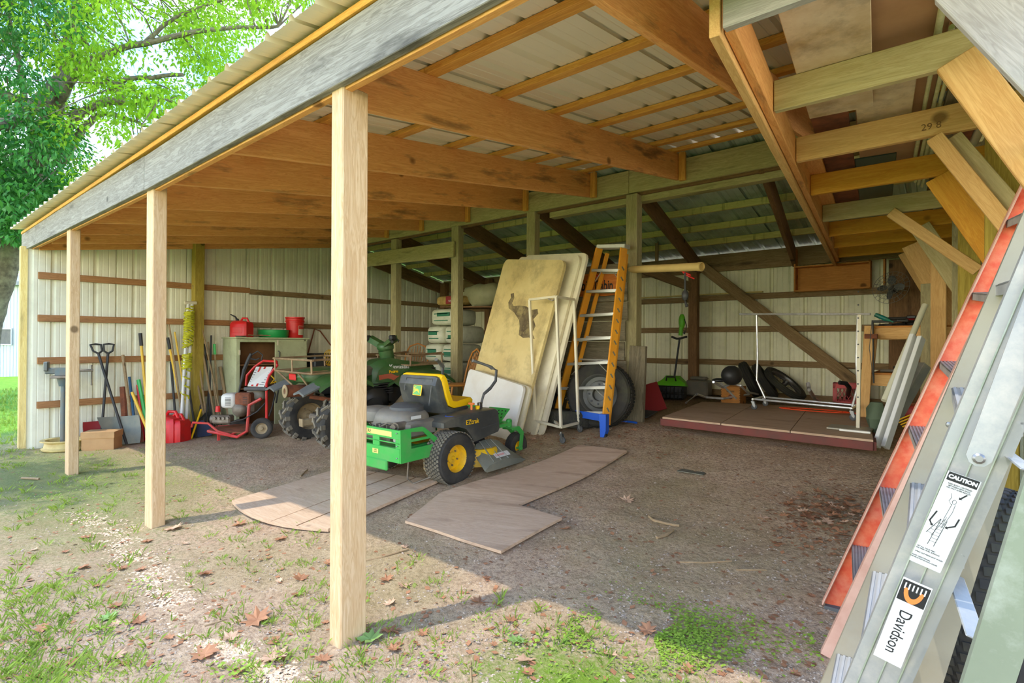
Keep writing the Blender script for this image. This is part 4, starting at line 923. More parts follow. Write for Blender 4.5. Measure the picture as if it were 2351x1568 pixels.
mb = MB(); poly = [(-L/2, -.14), (-L/4, -.15), (0, -.135), (L/4, -.14), (L/2, -.12), (L/2, .12), (L/4, .135), (0, .13), (-L/4, .12), (-L/2, .125)]
mb.prism(poly, .022, M4(((1, 0, 0, 0), (0, 0, -1, 0), (0, 1, 0, 0), (0, 0, 0, 1))))
sg = obj('wooden_sign', mb, MT['sign_wood'], None, m, False); tag(sg, 'orange-stained live edge wooden sign with hand painted lettering behind the ladder', 'sign')
tm_ = m@M4.Translation((0, -.0235, -.02))@FR
text('lettering', "Stabbin' Cabin", .175, MT['ink_black'], sg, tm_, .74*L/.95, bold=.003)
rd = MB(); rd.box((.06, -.026, .09), (.015, .004, .07), M4.Rotation(.6, 3, 'Y')); rd.box((.06, -.026, .09), (.015, .004, .07), M4.Rotation(-.6, 3, 'Y')); rd.ell((.10, -.026, .10), (.05, .006, .03), 8)
obj('red_mark', rd, MT['ink_red'], sg, m)
text('pencil_mark', '29 8', .05, MT['rafter_old'], lf, M4.Translation(atY(2138, 290, 3.68))@FR, 1.)
# truck wheel
plain('wheel_grey', lin(112, 112, 104), .55, .3, lin(80, 78, 70), 5, .8)
TR = .37
tc_ = V((-3.12, 5.33, gz(-3.1, 5.3)+TR-.01)); TM = M4.Translation(tc_)@M4.Rotation(R(12), 4, 'Z')@M4.Rotation(R(-9), 4, 'X')
tt = tyre('heavy_wheel', TM, TR, .22, .24, MT['tyre_dark'], None, 'big worn black truck wheel with a grey steel rim behind the yellow ladder', cat='wheel')
obj('rim', MB().lathe([(.225, -.10), (.215, -.09), (.20, -.03), (.16, -.02), (.145, -.06), (.09, -.075), (.075, -.07), (.07, -.02), (0, -.02)], (0, 0, 0), (0, 1, 0), 36), MT['wheel_grey'], tt, TM)
hb2 = MB()
for i in range(8): a = i*pi/4; hb2.cyl((cos(a)*.11, -.072, sin(a)*.11), (cos(a)*.11, -.082, sin(a)*.11), .011, n=8)
obj('bolt_holes', hb2, MT['black_plastic'], tt, TM)
# a second tyre lying under it
tyre('flat_tyre', M4.Translation((-3.45, 5.25, gz(-3.45, 5.25)+.09))@M4.Rotation(R(86), 4, 'X'), .30, .17, .19, MT['tyre_dark'], None, 'dark tyre lying flat on the ground beneath the big truck wheel')
# ================================================================== YELLOW STEPLADDER
plain('ladder_yellow', lin(240, 166, 40), .5, 0, lin(226, 140, 24), 5, .6, lin(150, 120, 60), .25, 7)
plain('ladder_alu', lin(222, 220, 208), .4, .3, lin(196, 192, 176), 5, .6)
Yl = 4.98
yl_ = thing('yellow_stepladder', (-3.3, 5.1, gz(-3.3, 5.1)), 'tall yellow fibreglass stepladder with silver steps leaning by the plank partition', 'ladder')
def at2(px, py, y): return atY(px, py, y)
fL0, fL1 = at2(1274, 965, 5.28), at2(1376, 570, 5.50)       # left rail
fR0, fR1 = at2(1388, 985, 5.00), at2(1432, 570, 5.50)       # right rail
for a, b_ in ((fL0, fL1), (fR0, fR1)):
    board('side_rail', a, b_, .028, .085, MT['ladder_yellow'], yl_, up=(.55, 1, 0))
    nx = V((1, 0, 0))
rl0, rl1 = fL0+V((.04, .16, .02)), fL1+V((.05, .10, -.05)); board('rear_rail', rl0, rl1, .022, .05, MT['ladder_yellow'], yl_, up=(.55, 1, 0))
rr0, rr1 = fR0+V((-.05, .16, .02)), fR1+V((-.02, .10, -.05)); board('rear_rail', rr0, rr1, .022, .05, MT['ladder_yellow'], yl_, up=(.55, 1, 0))
cap_ = (fL1+fR1)/2; m, L = frame(fL1+V((-.02, 0, .0)), fR1+V((.03, 0, .0))); obj('top_cap', MB().box((0, .03, .02), (L, .14, .045), ch=.006), MT['ladder_alu'], yl_, m)
for k, py in enumerate((618, 666, 721, 776, 832, 888, 944)):
    f = (980-py)/(980-570.)
    a = lerp(fL0, fL1, (965-py)/395.); b_ = lerp(fR0, fR1, (985-py-4)/415.); m, L = frame(a, b_); obj('step', step_mb(L, .085, .028, .004, 5), MT['ladder_alu'], yl_, m, False)
    if k in (0, 4, 5, 6):
        for s, e in ((a, b_), (b_, a)):
            board('step_brace', lerp(s, e, .05)-V((0, 0, .14)), lerp(s, e, .30)-V((0, 0, .015)), .004, .02, MT['ladder_alu'], yl_, up=(0, 1, 0))
    if k < 6: ra_ = lerp(rl0, rl1, f); rb_ = lerp(rr0, rr1, f); board('rear_bar', ra_, rb_, .02, .02, MT['ladder_alu'], yl_)
a, b_ = lerp(fL0, fL1, .04), lerp(fR0, fR1, .03); board('blue_bottom_plate', lerp(a, b_, .45)+V((0, -.03, .05)), b_+V((.0, -.05, .06)), .012, .075, MT['blue_plastic'], yl_, up=(0, 0, 1))
mb = MB().prism([(-.04, .10), (.045, .10), (.045, -.07), (.02, -.14), (-.02, -.14), (-.03, .02)], .07, M4(((1, 0, 0, 0), (0, 0, 1, -.035), (0, 1, 0, 0), (0, 0, 0, 1)))); obj('blue_boot', mb, MT['blue_plastic'], yl_, M4.Translation(fR0+V((0, -.02, .06))))
board('foot', fR0+V((-.01, -.01, .03)), fR0+V((.01, -.02, -.10)), .06, .05, MT['black_plastic'], yl_, up=(0, 1, 0)); board('foot', fL0+V((0, 0, .02)), fL0+V((0, 0, -.06)), .05, .05, MT['black_plastic'], yl_, up=(0, 1, 0))
wl2 = MB()
for i in range(14):
    p = lerp(fR0, fR1, .1+.06*i); m, L = frame(fR0, fR1, (.55, 1, 0)); 
    q = m.inverted()@p; wl2.box((q.x, .0145, .01), (.05, .001, .018), M4.Rotation(.7, 3, 'Y'))
obj('warning_stripes', wl2, MT['plank_grey'], yl_, frame(fR0, fR1, (.55, 1, 0))[0])
# ================================================================== FOLDING TABLES
plain('table_beige', lin(226, 204, 142), .6, 0, lin(206, 180, 116), 2.2, .8, lin(150, 128, 84), .7, 3.2); plain('table_cream', lin(232, 222, 190), .5, 0, lin(216, 202, 164), 3, .6, lin(160, 140, 100), .4, 4); plain('table_white', lin(240, 236, 224), .45, 0, lin(226, 216, 196), 3, .7); plain('torn_paper', lin(128, 112, 80), .95, 0, lin(70, 56, 42), 8, .9, lin(190, 170, 110), .6, 9)
def rrect(w, h, r, n=5):
    P_ = []
    for cx_, cy_, a0 in ((w/2-r, h/2-r, 0), (-w/2+r, h/2-r, pi/2), (-w/2+r, -h/2+r, pi), (w/2-r, -h/2+r, 3*pi/2)):
        for i in range(n+1): a = a0+pi/2*i/n; P_.append((cx_+r*cos(a), cy_+r*sin(a)))
    return P_
def panel4(name, q, th, r, mat, label, cat='table', group=None, rim=True):
    """rounded table top standing in the rectangle fitted to four corner points bl, br, tr, tl"""
    bl, br, tr, tl = [V(p) for p in q]; c = (bl+br+tr+tl)/4; up = ((tl+tr)-(bl+br)).normalized(); rt = ((br+tr)-(bl+tl)); rt = (rt-up*rt.dot(up)).normalized(); nr = rt.cross(up)
    w_ = ((br-bl).length+(tr-tl).length)/2; h_ = ((tl-bl).length+(tr-br).length)/2
    m = M4((rt, up, nr)).transposed().to_4x4(); m.translation = c
    t = thing(name, bl, label, cat, group)
    obj('table_top', MB().prism(rrect(w_, h_, r), th, None, -th), mat, t, m, True)
    if rim: obj('table_rim', MB().prism(rrect(w_-.02, h_-.02, r), .01, None, -th-.01), MT['table_cream'], t, m)
    return t, m, w_, h_, nr
def onz(px, py, y): return atY(px, py, y)
# beige one in front, leaning back to the left
q = [onz(1058, 965, 4.95), onz(1205, 990, 4.75), onz(1278, 590, 5.45), onz(1190, 600, 5.60)]
q = [onz(1050, 975, 5.08), onz(1205, 985, 4.72), onz(1288, 588, 5.08), onz(1166, 604, 5.42)]
t, m, w_, h_, nr = panel4('folding_table', q, .035, .09, MT['table_beige'], 'stained beige folding table standing on end with torn paper stuck to it')
random.seed(5); pa_ = MB()
out_ = [(-.10, .09), (-.17, .13), (-.19, .20), (-.17, .27), (-.19, .31), (-.16, .33), (-.14, .27), (-.15, .20), (-.12, .17), (-.07, .18), (0, .19), (.06, .16), (.11, .18), (.13, .12), (.10, .06), (.13, -.02), (.12, -.10), (.155, -.16), (.10, -.16), (.05, -.18), (.0, -.15), (-.01, -.05), (-.03, .02), (-.07, .06)]
out_ = [(a*2.2+random.uniform(-.006, .006)+.13, b_*1.05+.28+random.uniform(-.006, .006)) for a, b_ in out_]; pa_.prism(out_, .002); obj('paper_residue', pa_, MT['torn_paper'], t, m, False)
q2 = [p+V((.10, .10, .04)) for p in q]; panel4('folding_table', [q2[0]+V((.1, 0, 0)), q2[1]+V((.06, -.02, 0)), q2[2]+V((.05, 0, 0)), q2[3]+V((.05, 0, 0))], .03, .08, MT['table_cream'], 'cream plastic folding table, second in the leaning stack, edge toward the ladder')
q3 = [p+V((.16, .10, .06)) for p in q]; panel4('folding_table', [q3[0]+V((.15, .05, 0)), q3[1]+V((.08, .0, 0)), q3[2]+V((.08, .02, 0)), q3[3]+V((.08, .02, 0))], .03, .08, MT['cream_metal'], 'rearmost pale folding table of the leaning stack, nearest the plank partition')
# white card table and its twin
q = [onz(1045, 985, 4.86), onz(1172, 998, 4.55), onz(1210, 868, 4.66), onz(1072, 862, 4.98)]
panel4('card_table', q, .03, .06, MT['table_white'], 'clean white square card table leaning behind the mower seat')
q2 = [p+V((.05, .05, -.01)) for p in q]; panel4('card_table', q2, .03, .06, MT['table_cream'], 'second white card table, just showing its edge behind the clean one')
# ================================================================== CREAM RACK ON CASTORS
def caster(par, p, r=.035, mat='steel', W_=None):
    b = MB().prism([(-.015, .0), (.02, .0), (.035, -.05), (.03, -.075), (.01, -.06)], .003, M4(((1, 0, 0, p[0]), (0, 0, 1, p[1]+.014), (0, 1, 0, p[2]+r*2+.03), (0, 0, 0, 1)))).prism([(-.015, .0), (.02, .0), (.035, -.05), (.03, -.075), (.01, -.06)], .003, M4(((1, 0, 0, p[0]), (0, 0, 1, p[1]-.017), (0, 1, 0, p[2]+r*2+.03), (0, 0, 0, 1)))); b.cyl((p[0], p[1], p[2]+r*2+.0), (p[0], p[1], p[2]+r*2+.05), .012, n=8)
    o = wobj('castor_fork', b, MT[mat], par); c = V(p)+V((.02, 0, r))
    b2 = MB().lathe([(0, -.012), (r*.5, -.012), (r*.9, -.01), (r, -.006), (r, .006), (r*.9, .01), (r*.5, .012), (0, .012)], c, (0, 1, 0), 16); inv = WM[o.name].inverted(); b2.v = [inv@q for q in b2.v]; obj('castor_wheel', b2, MT['dark_grey'], o, None); return o
def sq_tube(b, a, c, s=.025): return b.tube([a, c], s*.72, 4)
rk = thing('tube_rack', (-3.4, 4.85, gz(-3.4, 4.85)), 'open cream metal tube rack on castors in front of the folding tables', 'rack')
rp = [G(1229, 985), G(1288, 1008), G(1324, 994), G(1265, 968)]
rp = [atY(1229, 977, 4.86), atY(1288, 990, 4.66), atY(1328, 975, 5.05), atY(1262, 962, 5.25)]
for p in rp: p.z = .50
tops = [atY(1216, 688, 4.86), atY(1277, 681, 4.66), atY(1318, 688, 5.05), atY(1258, 690, 5.25)]
b = MB()
for i in range(4): sq_tube(b, rp[i], V((rp[i].x+(tops[i].x-rp[i].x)*1., rp[i].y, tops[i].z)))
wobj('upright', b, MT['cream_metal'], rk, False)
tt_ = [V((rp[i].x+(tops[i].x-rp[i].x), rp[i].y, tops[i].z)) for i in range(4)]
b = MB(); mid1, mid2 = (tt_[1]), tt_[3]
sq_tube(b, tt_[0], tt_[1]); sq_tube(b, tt_[1], tt_[2]); wobj('top_rail', b, MT['cream_metal'], rk, False)
b = MB(); sq_tube(b, rp[0], rp[1]); sq_tube(b, rp[1], rp[2]); sq_tube(b, rp[1], rp[3]); wobj('base_rail', b, MT['cream_metal'], rk, False)
for i in range(4): caster(rk, (rp[i].x, rp[i].y, gz(rp[i].x, rp[i].y)), .035)
wobj('chain', MB().tube([tt_[1]+V((0, 0, -.01)), tt_[1]+V((-.05, 0, -.04)), tt_[1]+V((-.1, 0, -.02))], .008, 5), MT['dirty_steel'], rk)
# ================================================================== WINDSOR CHAIRS
def chair(loc, rz, label):
    t = thing('windsor_chair', loc, label, 'chair', rz=rz); m = WM[t.name]; oak = MT['oak_chair']
    obj('seat', MB().ell((0, 0, .45), (.44, .42, .05), 20, p=.8), oak, t)
    for s in (1, -1):
        for f in (1, -1): obj('leg', MB().tube([(s*.14, f*.13, .44), (s*.17, f*.17, .25), (s*.19, f*.20, .0)], [.014, .02, .012], 8), oak, t)
    obj('stretcher', MB().tube([(-.17, 0, .2), (.17, 0, .2)], .011, 8).tube([(-.175, -.18, .22), (-.175, .18, .22)], .011, 8).tube([(.175, -.18, .22), (.175, .18, .22)], .011, 8), oak, t)
    pts = [(-.19, -.16, .45), (-.21, -.20, .62), (-.20, -.24, .78), (-.14, -.27, .90), (0, -.285, .95), (.14, -.27, .90), (.20, -.24, .78), (.21, -.20, .62), (.19, -.16, .45)]
    obj('back_bow', MB().tube(pts, .014, 8), oak, t)
    for i in range(-3, 4):
        x = i*.045; zt = .93-.012*i*i*1.2; obj('spindle', MB().tube([(x*.8, -.17, .46), (x*1.15, -.17-.11*(zt-.46)/.48, zt-.02)], .007, 6), oak, t)
    return t
c0 = G(1085, 900); chair((-5.42, 5.35, gz(-5.4, 5.3)-.02), R(155), 'oak spindle back chair standing right of the stacked bags')
chair((-7.25, 6.05, gz(-7.2, 6)+.08), R(-150), 'second oak spindle back chair, half hidden behind the quad bike rack')
# ================================================================== BALES OF BAGGED SHAVINGS
plain('bag_white', lin(222, 222, 196), .45, 0, lin(196, 198, 168), 5, .7, lin(150, 152, 120), .35, 6, bmp=.5, bsc=6); plain('print_green', lin(40, 120, 84), .5); plain('bag_straw', lin(196, 164, 92), .7, 0, lin(150, 118, 60), 18, .8); plain('bag_red', lin(150, 40, 40), .6); plain('black_box', lin(48, 52, 54), .55, 0, lin(70, 74, 72), 4, .6)
BX, BY = -7.05, 6.75
random.seed(11)
def bag(c, d, label, rz=0, pr=None, group='white bags in the tall stack'):
    m = M4.Translation(c)@M4.Rotation(rz, 4, 'Z'); t = obj('shavings_bag', MB().ell((0, 0, 0), d, 20, p=.38), MT['bag_white'], None, m); tag(t, label, 'bag', group)
    f = -d[1]/2-.0015
    obj('printed_block', MB().box((d[0]*random.uniform(-.08, .1), f, d[2]*random.uniform(-.15, .15)), (d[0]*.5, .004, d[2]*.22)), MT['print_green'], t, m)
    for k in (-.36, .3): obj('printed_line', MB().box((0, f, d[2]*k*.6), (d[0]*.55, .004, d[2]*.05)), MT['print_green'], t, m)
    return t
rows = ['bottom row of the stack', 'second row of the stack', 'third row of the stack', 'fourth row of the stack']
zz = gz(BX, BY)+.02
h = .32
pxs = [(1018, 1068, 908, 858), (1010, 1068, 864, 817), (1010, 1068, 817, 783), (1020, 1068, 782, 752)]
for i in range(4):
    Yb_ = 6.3; hh = [.335, .32, .30, .30][i]
    xL = -6.92 if i in (0, 3) else -6.98
    for j, sd__ in enumerate(('left', 'right')):
        bag((xL+j*.44, 6.55, zz+hh/2), (.43, .62, hh), 'white bag with green print, '+sd__+' one in the '+rows[i])
    zz += hh+.004
bag((-6.80, 6.6, zz+.15), (.62, .62, .29), 'single white bag with green print lying on top of the white bag stack'); zz += .30
o = top('shelf_board', MB().box((-6.3, 6.75, zz+.012), (1.5, .5, .02), M4.Rotation(R(2), 3, 'Y')), MT['rafter_old'], 'thin dark board lying across the top of the white bags', 'board'); zz += .035
m = M4.Translation((-6.75, 6.6, zz+.10)); t = obj('feed_bag', MB().ell((0, 0, 0), (.62, .5, .18), 18, p=.5), MT['bag_straw'], None, m); tag(t, 'straw-coloured bag with a dark red label lying on the board above the white bags', 'bag')
obj('bag_label', MB().box((.14, -.235, 0), (.28, .04, .13), ch=.01), MT['bag_red'], t, m); text('lettering', 'WOOD', .05, MT['paper_white'], t, m@M4.Translation((.16, -.257, -.02))@FR)
plain('tarp', lin(176, 170, 128), .6, 0, lin(140, 138, 100), 5, .8, bmp=.8, bsc=5)
random.seed(4); mb = MB().ell((0, 0, 0), (.8, .5, .40), 24, p=.8)
for v in mb.v: v += V((mn.noise(v*6), mn.noise(v*6+V((5, 0, 0))), mn.noise(v*6+V((0, 5, 0)))))*.05
m = M4.Translation((-6.25, 6.8, zz+.19)); t = obj('tarp_bundle', mb, MT['tarp'], None, m); tag(t, 'crumpled pale tarpaulin bundle on top of the bag stack beside the straw bag', 'tarpaulin')
# shelf rack with a crate
sr = thing('shelf_rack', (-6.6, 7.9, gz(-6.6, 7.9)), 'black plastic shelf rack against the back wall left of the folding tables', 'shelf')
x0, x1, y0_, y1_ = -6.95, -6.1, 7.7, 8.2; b = MB()
for x in (x0, x1):
    for y in (y0_, y1_): board('upright', (x, y, gz(x, y)), (x, y, 2.10), .04, .04, MT['black_plastic'], sr)
for z in (.7, 1.14, 1.58, 2.08): obj('shelf', MB().box(((x0+x1)/2, (y0_+y1_)/2, z), (x1-x0+.04, y1_-y0_+.04, .04), ch=.004), MT['black_plastic'], sr, M4.Identity(4))
def crate(name, m, d, mat, label, parent=None, open_=1):
    t = thing(name, (0, 0, 0), label, 'crate', m=m); w_, l_, h_ = d
    b = MB(); b.box((0, 0, .01), (w_, l_, .02))
    obj('base', b, mat, t)
    for i, (c, ln_, ax_) in enumerate((((0, -l_/2, 0), w_, 0), ((0, l_/2, 0), w_, 0), ((-w_/2, 0, 0), l_, 1), ((w_/2, 0, 0), l_, 1))):
        b = MB(); rt = M4.Rotation(pi/2*ax_, 4, 'Z')
        def bx(cx_, cz_, sx_, sz_, ro=0.):
            q = rt@V((cx_, 0, 0)); b.box(V(c)+q+V((0, 0, cz_)), (sx_, .012, sz_), (rt@M4.Rotation(ro, 4, 'Y')).to_3x3())
        bx(0, h_-.03, ln_, .06); bx(0, .02, ln_, .04); bx(-ln_/2+.02, h_/2, .04, h_); bx(ln_/2-.02, h_/2, .04, h_)
        n = 6
        for k in range(n):
            for s in (1, -1): bx(-ln_/2+.03+(ln_-.06)*(k+.5)/n, h_*.46, .006, (h_-.10)*1.2, s*.45)
        obj('side', b, mat, t)
    return t
crate('milk_crate', M4.Translation((-6.5, 7.95, 1.60)), (.33, .33, .28), MT['bag_red'], 'dark red milk crate on the black shelf rack')
for i, (x, z, lb) in enumerate(((-5.95, 0, 'lower left'), (-5.45, 0, 'lower right'), (-5.95, .42, 'upper left'), (-5.45, .42, 'upper right'))):
    g0 = gz(x, 6.9); m = M4.Translation((x, 6.95, g0+z)); b = MB().prism([(-.25, 0), (.25, 0), (.255, .36), (.235, .38), (-.235, .38), (-.255, .36)], .6, M4(((1, 0, 0, 0), (0, 0, 1, -.3), (0, 1, 0, 0), (0, 0, 0, 1)))); t = obj('storage_tote', b, MT['black_box'], None, m, False); tag(t, 'black lidded storage tote behind the oak chair, '+lb+' of four', 'tote', 'black storage totes')
    obj('lid', MB().box((0, 0, .395), (.54, .64, .03), ch=.008), MT['black_plastic'], t, m)
    rb = MB()
    for k in range(5): rb.box((-.18+.09*k, -.302, .18), (.012, .008, .3))
    obj('side_rib', rb, MT['black_plastic'], t, m)
# ================================================================== BACK RIGHT CORNER
def tbl(p): return p
ZP = .60
# garment rack
gr = thing('garment_rack', (-1.5, 7.2, ZP), 'chrome clothes rail on castors standing on the wooden platform', 'clothes rack')
def on(px, py, z=ZP): return atZ(px, py, z)
Lb, Rb = on(1745, 938), on(1957, 962); Lf = Lb+V((-.05, -.25, 0)); r_ = .0125
yl0 = 7.0
LA, RA = atY(1741, 915, 7.05), atY(1962, 930, 6.75)
LA.z = ZP+.12; RA.z = ZP+.12
LT, RT_ = atY(1737, 720, 7.05), atY(1970, 720, 6.75); 
b = MB(); b.tube([atY(1698, 721, 7.1), atY(1998, 721, 6.7)], r_, 10); wobj('top_rail', b, MT['chrome'], gr)
for s, (lo, hi) in enumerate(((LA, LT), (RA, RT_))):
    k = lo+V((.08 if s == 0 else -.02, .0, 0)); off = V((.0, .0, .28)); b = MB(); b.tube([hi, lerp(lo, hi, .5)+V((-.0, 0, 0)), lo+V((-.02 if s == 0 else .03, 0, .22)), k], r_, 10); wobj('upright', b, MT['chrome'], gr)
b = MB()
for dy in (-.18, .18): b.tube([LA+V((0, dy, 0)), RA+V((0, dy, 0))], r_, 10)
wobj('base_rail', b, MT['chrome'], gr)
for q_ in (LA, RA): wobj('cross_rail', MB().tube([q_+V((0, -.24, 0)), q_+V((0, .24, 0))], r_, 8), MT['chrome'], gr)
for p in (LA, RA):
    for dy in (-.24, .24): caster(gr, (p.x, p.y+dy, ZP), .035, 'steel')
# wooden drawer box on the wall
bw = thing('open_wooden_box', atY(1910, 645, YB-.15), 'open shallow wooden box fixed high on the back wall', 'box')
A_, B2_ = atY(1824, 668, YB-.26), atY(1996, 664, YB-.26); z0, z1 = A_.z, A_.z+.36
xa, xb = A_.x, B2_.x
obj('back_panel', MB().box(((xa+xb)/2, YB-.10, (z0+z1)/2), (xb-xa, .012, z1-z0)), MT['box_pine'], bw, M4.Identity(4), False)
for (x, y, z, dx, dy, dz) in (((xa+xb)/2, YB-.18, z0, xb-xa, .16, .02), ((xa+xb)/2, YB-.18, z1-.02, xb-xa, .16, .02), (xa, YB-.18, (z0+z1)/2+.12, .02, .16, z1-z0+.26), (xb, YB-.18, (z0+z1)/2, .02, .16, z1-z0), (xb+.16, YB-.18, (z0+z1)/2+.02, .02, .16, z1-z0)):
    obj('side_board', MB().box((x, y, z), (dx, dy, dz)), MT['box_pine'], bw, M4.Identity(4), False)
# leaning brace plank on the back wall
t = board('brace_plank', atY(1612, 612, YB-.2), atY(1985, 895, YB-.12), .04, .16, MT['girt_old']); tag(t, 'long brown plank running diagonally down the back wall', 'board')
t = board('hanging_rafter', atY(1440, 605, 7.4), atY(1590, 660, YB-.2), .04, .14, MT['girt_old']); tag(t, 'short sloping brown board above the green snow thrower', 'board')
t = board('slat', (atY(1508, 600, 8.)), (atY(1508, 540, 8.)), .03, .05, MT['girt_old']); tag(t, 'small upright slat between the old roof and a hanging board', 'board')
# cardboard tube overhead
plain('cardboard', lin(214, 184, 116), .8, 0, lin(196, 164, 98), 4, .7); plain('card_box', lin(190, 150, 100), .85, 0, lin(166, 126, 80), 5, .6)
a, b_ = atY(1380, 622, 5.95), atY(1612, 612, 5.35); m, L = frame(a, b_); t = obj('cardboard_tube', MB().tube([(-L/2, 0, 0), (L/2-.05, 0, 0)], .042, 20).lathe([(.045, 0), (.047, .01), (.047, .045), (.038, .05), (.036, .03), (0, .03)], (L/2-.05, 0, 0), (1, 0, 0), 20), MT['cardboard'], None, m); tag(t, 'long yellow-brown cardboard tube hung level above the snow thrower', 'tube')
# red canopy and dark trimmer hung below
p = atY(1572, 640, 6.2); 
t = top('red_hook_bar', MB().tube([atY(1560, 620, 5.45), atY(1586, 632, 5.45)], .007, 6).tube([atY(1566, 622, 5.45), atY(1574, 631, 5.45), atY(1594, 640, 5.45)], .007, 6), MT['red_plastic'], 'thin red hooked bars hanging under the cardboard tube', 'hook')
b = MB().tube([atY(1573, 626, 5.45), atY(1573, 665, 5.45), atY(1571, 680, 5.45)], .012, 8).ell(atY(1573, 678, 5.45), (.075, .045, .12), 12).tube([atY(1573, 690, 5.45), atY(1577, 704, 5.45)], [.010, .017], 8)
t = top('hanging_strap', b, MT['black_plastic'], 'black strap bundle dangling from the red hooks', 'strap')
# green snow thrower
plain('lime', lin(110, 200, 40), .4, 0, lin(90, 176, 36), 4, .5)
sn = thing('snow_thrower', atZ(1542, 915, .56), 'lime green electric snow thrower with a black auger, upright against the back wall', 'snow thrower'); sp0 = WM[sn.name].translation; SY = sp0.y
mS = M4.Translation(sp0)@M4.Rotation(R(12), 4, 'Z')
def S_(name, mb, mat, par=None): return obj(name, mb, MT[mat], par or sn, mS)
k = 1.08
b = MB().loft([[(x*k, y, z) for x, y, z in r] for r in ([(-.20, -.10, .20), (.20, -.10, .20), (.20, .12, .18), (-.20, .12, .18)], [(-.19, -.08, .24), (.19, -.08, .24), (.17, .12, .26), (-.17, .12, .26)], [(-.10, -.03, .30), (.10, -.03, .30), (.10, .10, .34), (-.10, .10, .34)])]); bd = S_('motor_cover', b, 'lime')
S_('housing', MB().box((0, .02, .10), (.40, .22, .20), ch=.02), 'black_plastic')
au = MB()
for i in range(7): au.box((-.17+.057*i, -.10, .09), (.012, .10, .15), M4.Rotation(.5*(-1)**i, 3, 'X'))
au.cyl((-.2, -.10, .09), (.2, -.10, .09), .02, n=8); S_('auger', au, 'black_plastic')
S_('carry_handle', MB().tube([(-.07, -.05, .27), (-.06, -.07, .33), (.06, -.07, .33), (.07, -.05, .27)], .012, 8), 'black_plastic')
S_('shaft', MB().tube([(.03, .04, .32), (.10, .08, .92)], .014, 8), 'black_plastic'); S_('grip', MB().tube([(-.02, .08, .93), (.06, .05, .90), (.10, .04, .90), (.17, .05, .92), (.2, .08, .93)], .016, 8), 'black_plastic')
S_('head', MB().ell((.13, .08, 1.16), (.10, .09, .24), 14).cyl((.11, .08, .95), (.12, .08, 1.08), .03, n=12), 'lime'); S_('power_lead', MB().tube([(.17, .05, 1.20), (.20, .05, 1.1), (.19, .05, 1.0), (.16, .05, 1.02)], .007, 6).ell((.17, .05, .985), (.03, .03, .05), 8), 'black_plastic')
# toolbox / debris between snow thrower and box
t = top('old_battery_case', MB().box(atZ(1605, 905, .60)+V((0, 0, .10)), (.34, .22, .24), ch=.02).box(atZ(1605, 905, .60)+V((0, 0, .25)), (.26, .12, .05), ch=.02), MT['engine_grey'], 'dusty old battery case on the dirt right of the snow thrower', 'case')
random.seed(9)
t = top('exhaust_pipe', MB().tube([atZ(1575, 925, .62), atZ(1600, 905, .78), atZ(1620, 912, .66), atZ(1660, 915, .66), atZ(1720, 905, .70)], .014, 8), MT['chrome'], 'bent chrome pipe lying behind the small wooden box', 'pipe')
t = top('chrome_handlebar', MB().tube([atZ(1638, 877, .95), atZ(1660, 890, .85), atZ(1680, 880, .90), atZ(1700, 885, .88), atZ(1715, 900, .78), atZ(1740, 905, .70)], .014, 8).tube([atZ(1655, 880, .9), atZ(1690, 915, .7)], .012, 8), MT['chrome'], 'tangled chrome handlebars behind the small wooden box', 'handlebar')
# helmet
hm = M4.Translation(atZ(1680, 862, 1.0)); b = MB().ell((0, 0, .0), (.24, .30, .24), 20); t = obj('helmet', b, MT['black_plastic'], None, hm); tag(t, 'glossy black helmet with a visor resting on the chrome parts', 'helmet'); obj('visor', MB().ell((-.13, -.05, -.06), (.17, .2, .05), 14), MT['black_plastic'], t, hm)
# wooden box
wbx = thing('dovetail_box', atZ(1684, 925, ZP-.02), 'small pine box with finger joints and a hand hole on the platform edge', 'box'); o0 = WM[wbx.name].translation
for (x, y, dx, dy) in ((0, -.12, .25, .02), (0, .12, .25, .02), (-.115, 0, .02, .24), (.115, 0, .02, .24)): obj('side_board', MB().box((x, y, .115), (dx, dy, .23)), MT['box_pine'], wbx, None, False)
fj = MB()
for i in range(7):
    for x in (-.122, .122): fj.box((x, -.1305, .018+.033*i), (.012, .003, .016))
obj('finger_joint', fj, MT['rafter_old'], wbx); obj('hand_hole', MB().box((0, -.131, .165), (.10, .003, .022)), MT['rafter_old'], wbx); obj('knot', MB().lathe([(.0, .003), (.03, .001), (.032, 0)], (.0, -.1305, .09), (0, -1, 0), 12), MT['rust'], wbx)
# tyres and wire wheel leaning
def lean_tyre(px, py, z, Ro, Rin, wd, nv_, label, name='motorcycle_tyre', tr='rib'):
    n = (-cf*nv_[0]+cr*nv_[1]+cu*nv_[2]).normalized(); z = ZP+Ro*sqrt(1-n.z*n.z)+wd/2*abs(n.z)+.003; c = atY(px, py, 8.22); c.z = z; x_ = V((0, 0, 1)).cross(n).normalized(); m = M4((x_, n, x_.cross(n))).transposed().to_4x4(); m.translation = c; return tyre(name, m, Ro, Rin, wd, MT['tyre_dark'], None, label, tread=tr), m
lean_tyre(1722, 882, 0, .27, .18, .12, (.42, .80, .42), 'black motorcycle tyre leaning on the wall, leftmost of the three behind the clothes rail')
lean_tyre(1756, 890, 0, .27, .18, .11, (.42, .75, .52), 'middle black motorcycle tyre between the fat one and the spoked wheel')
wt, m = lean_tyre(1802, 895, 0, .31, .235, .09, (.45, .46, .76), 'spoked motorcycle wheel leaning low against the back wall', 'spoked_wheel')
obj('rim', MB().lathe([(.26, -.04), (.245, -.03), (.235, 0), (.245, .03), (.26, .04)], (0, 0, 0), (0, 1, 0), 32), MT['steel'], wt, m)
spk = MB(); spk.cyl((0, -.06, 0), (0, .06, 0), .035, n=12)
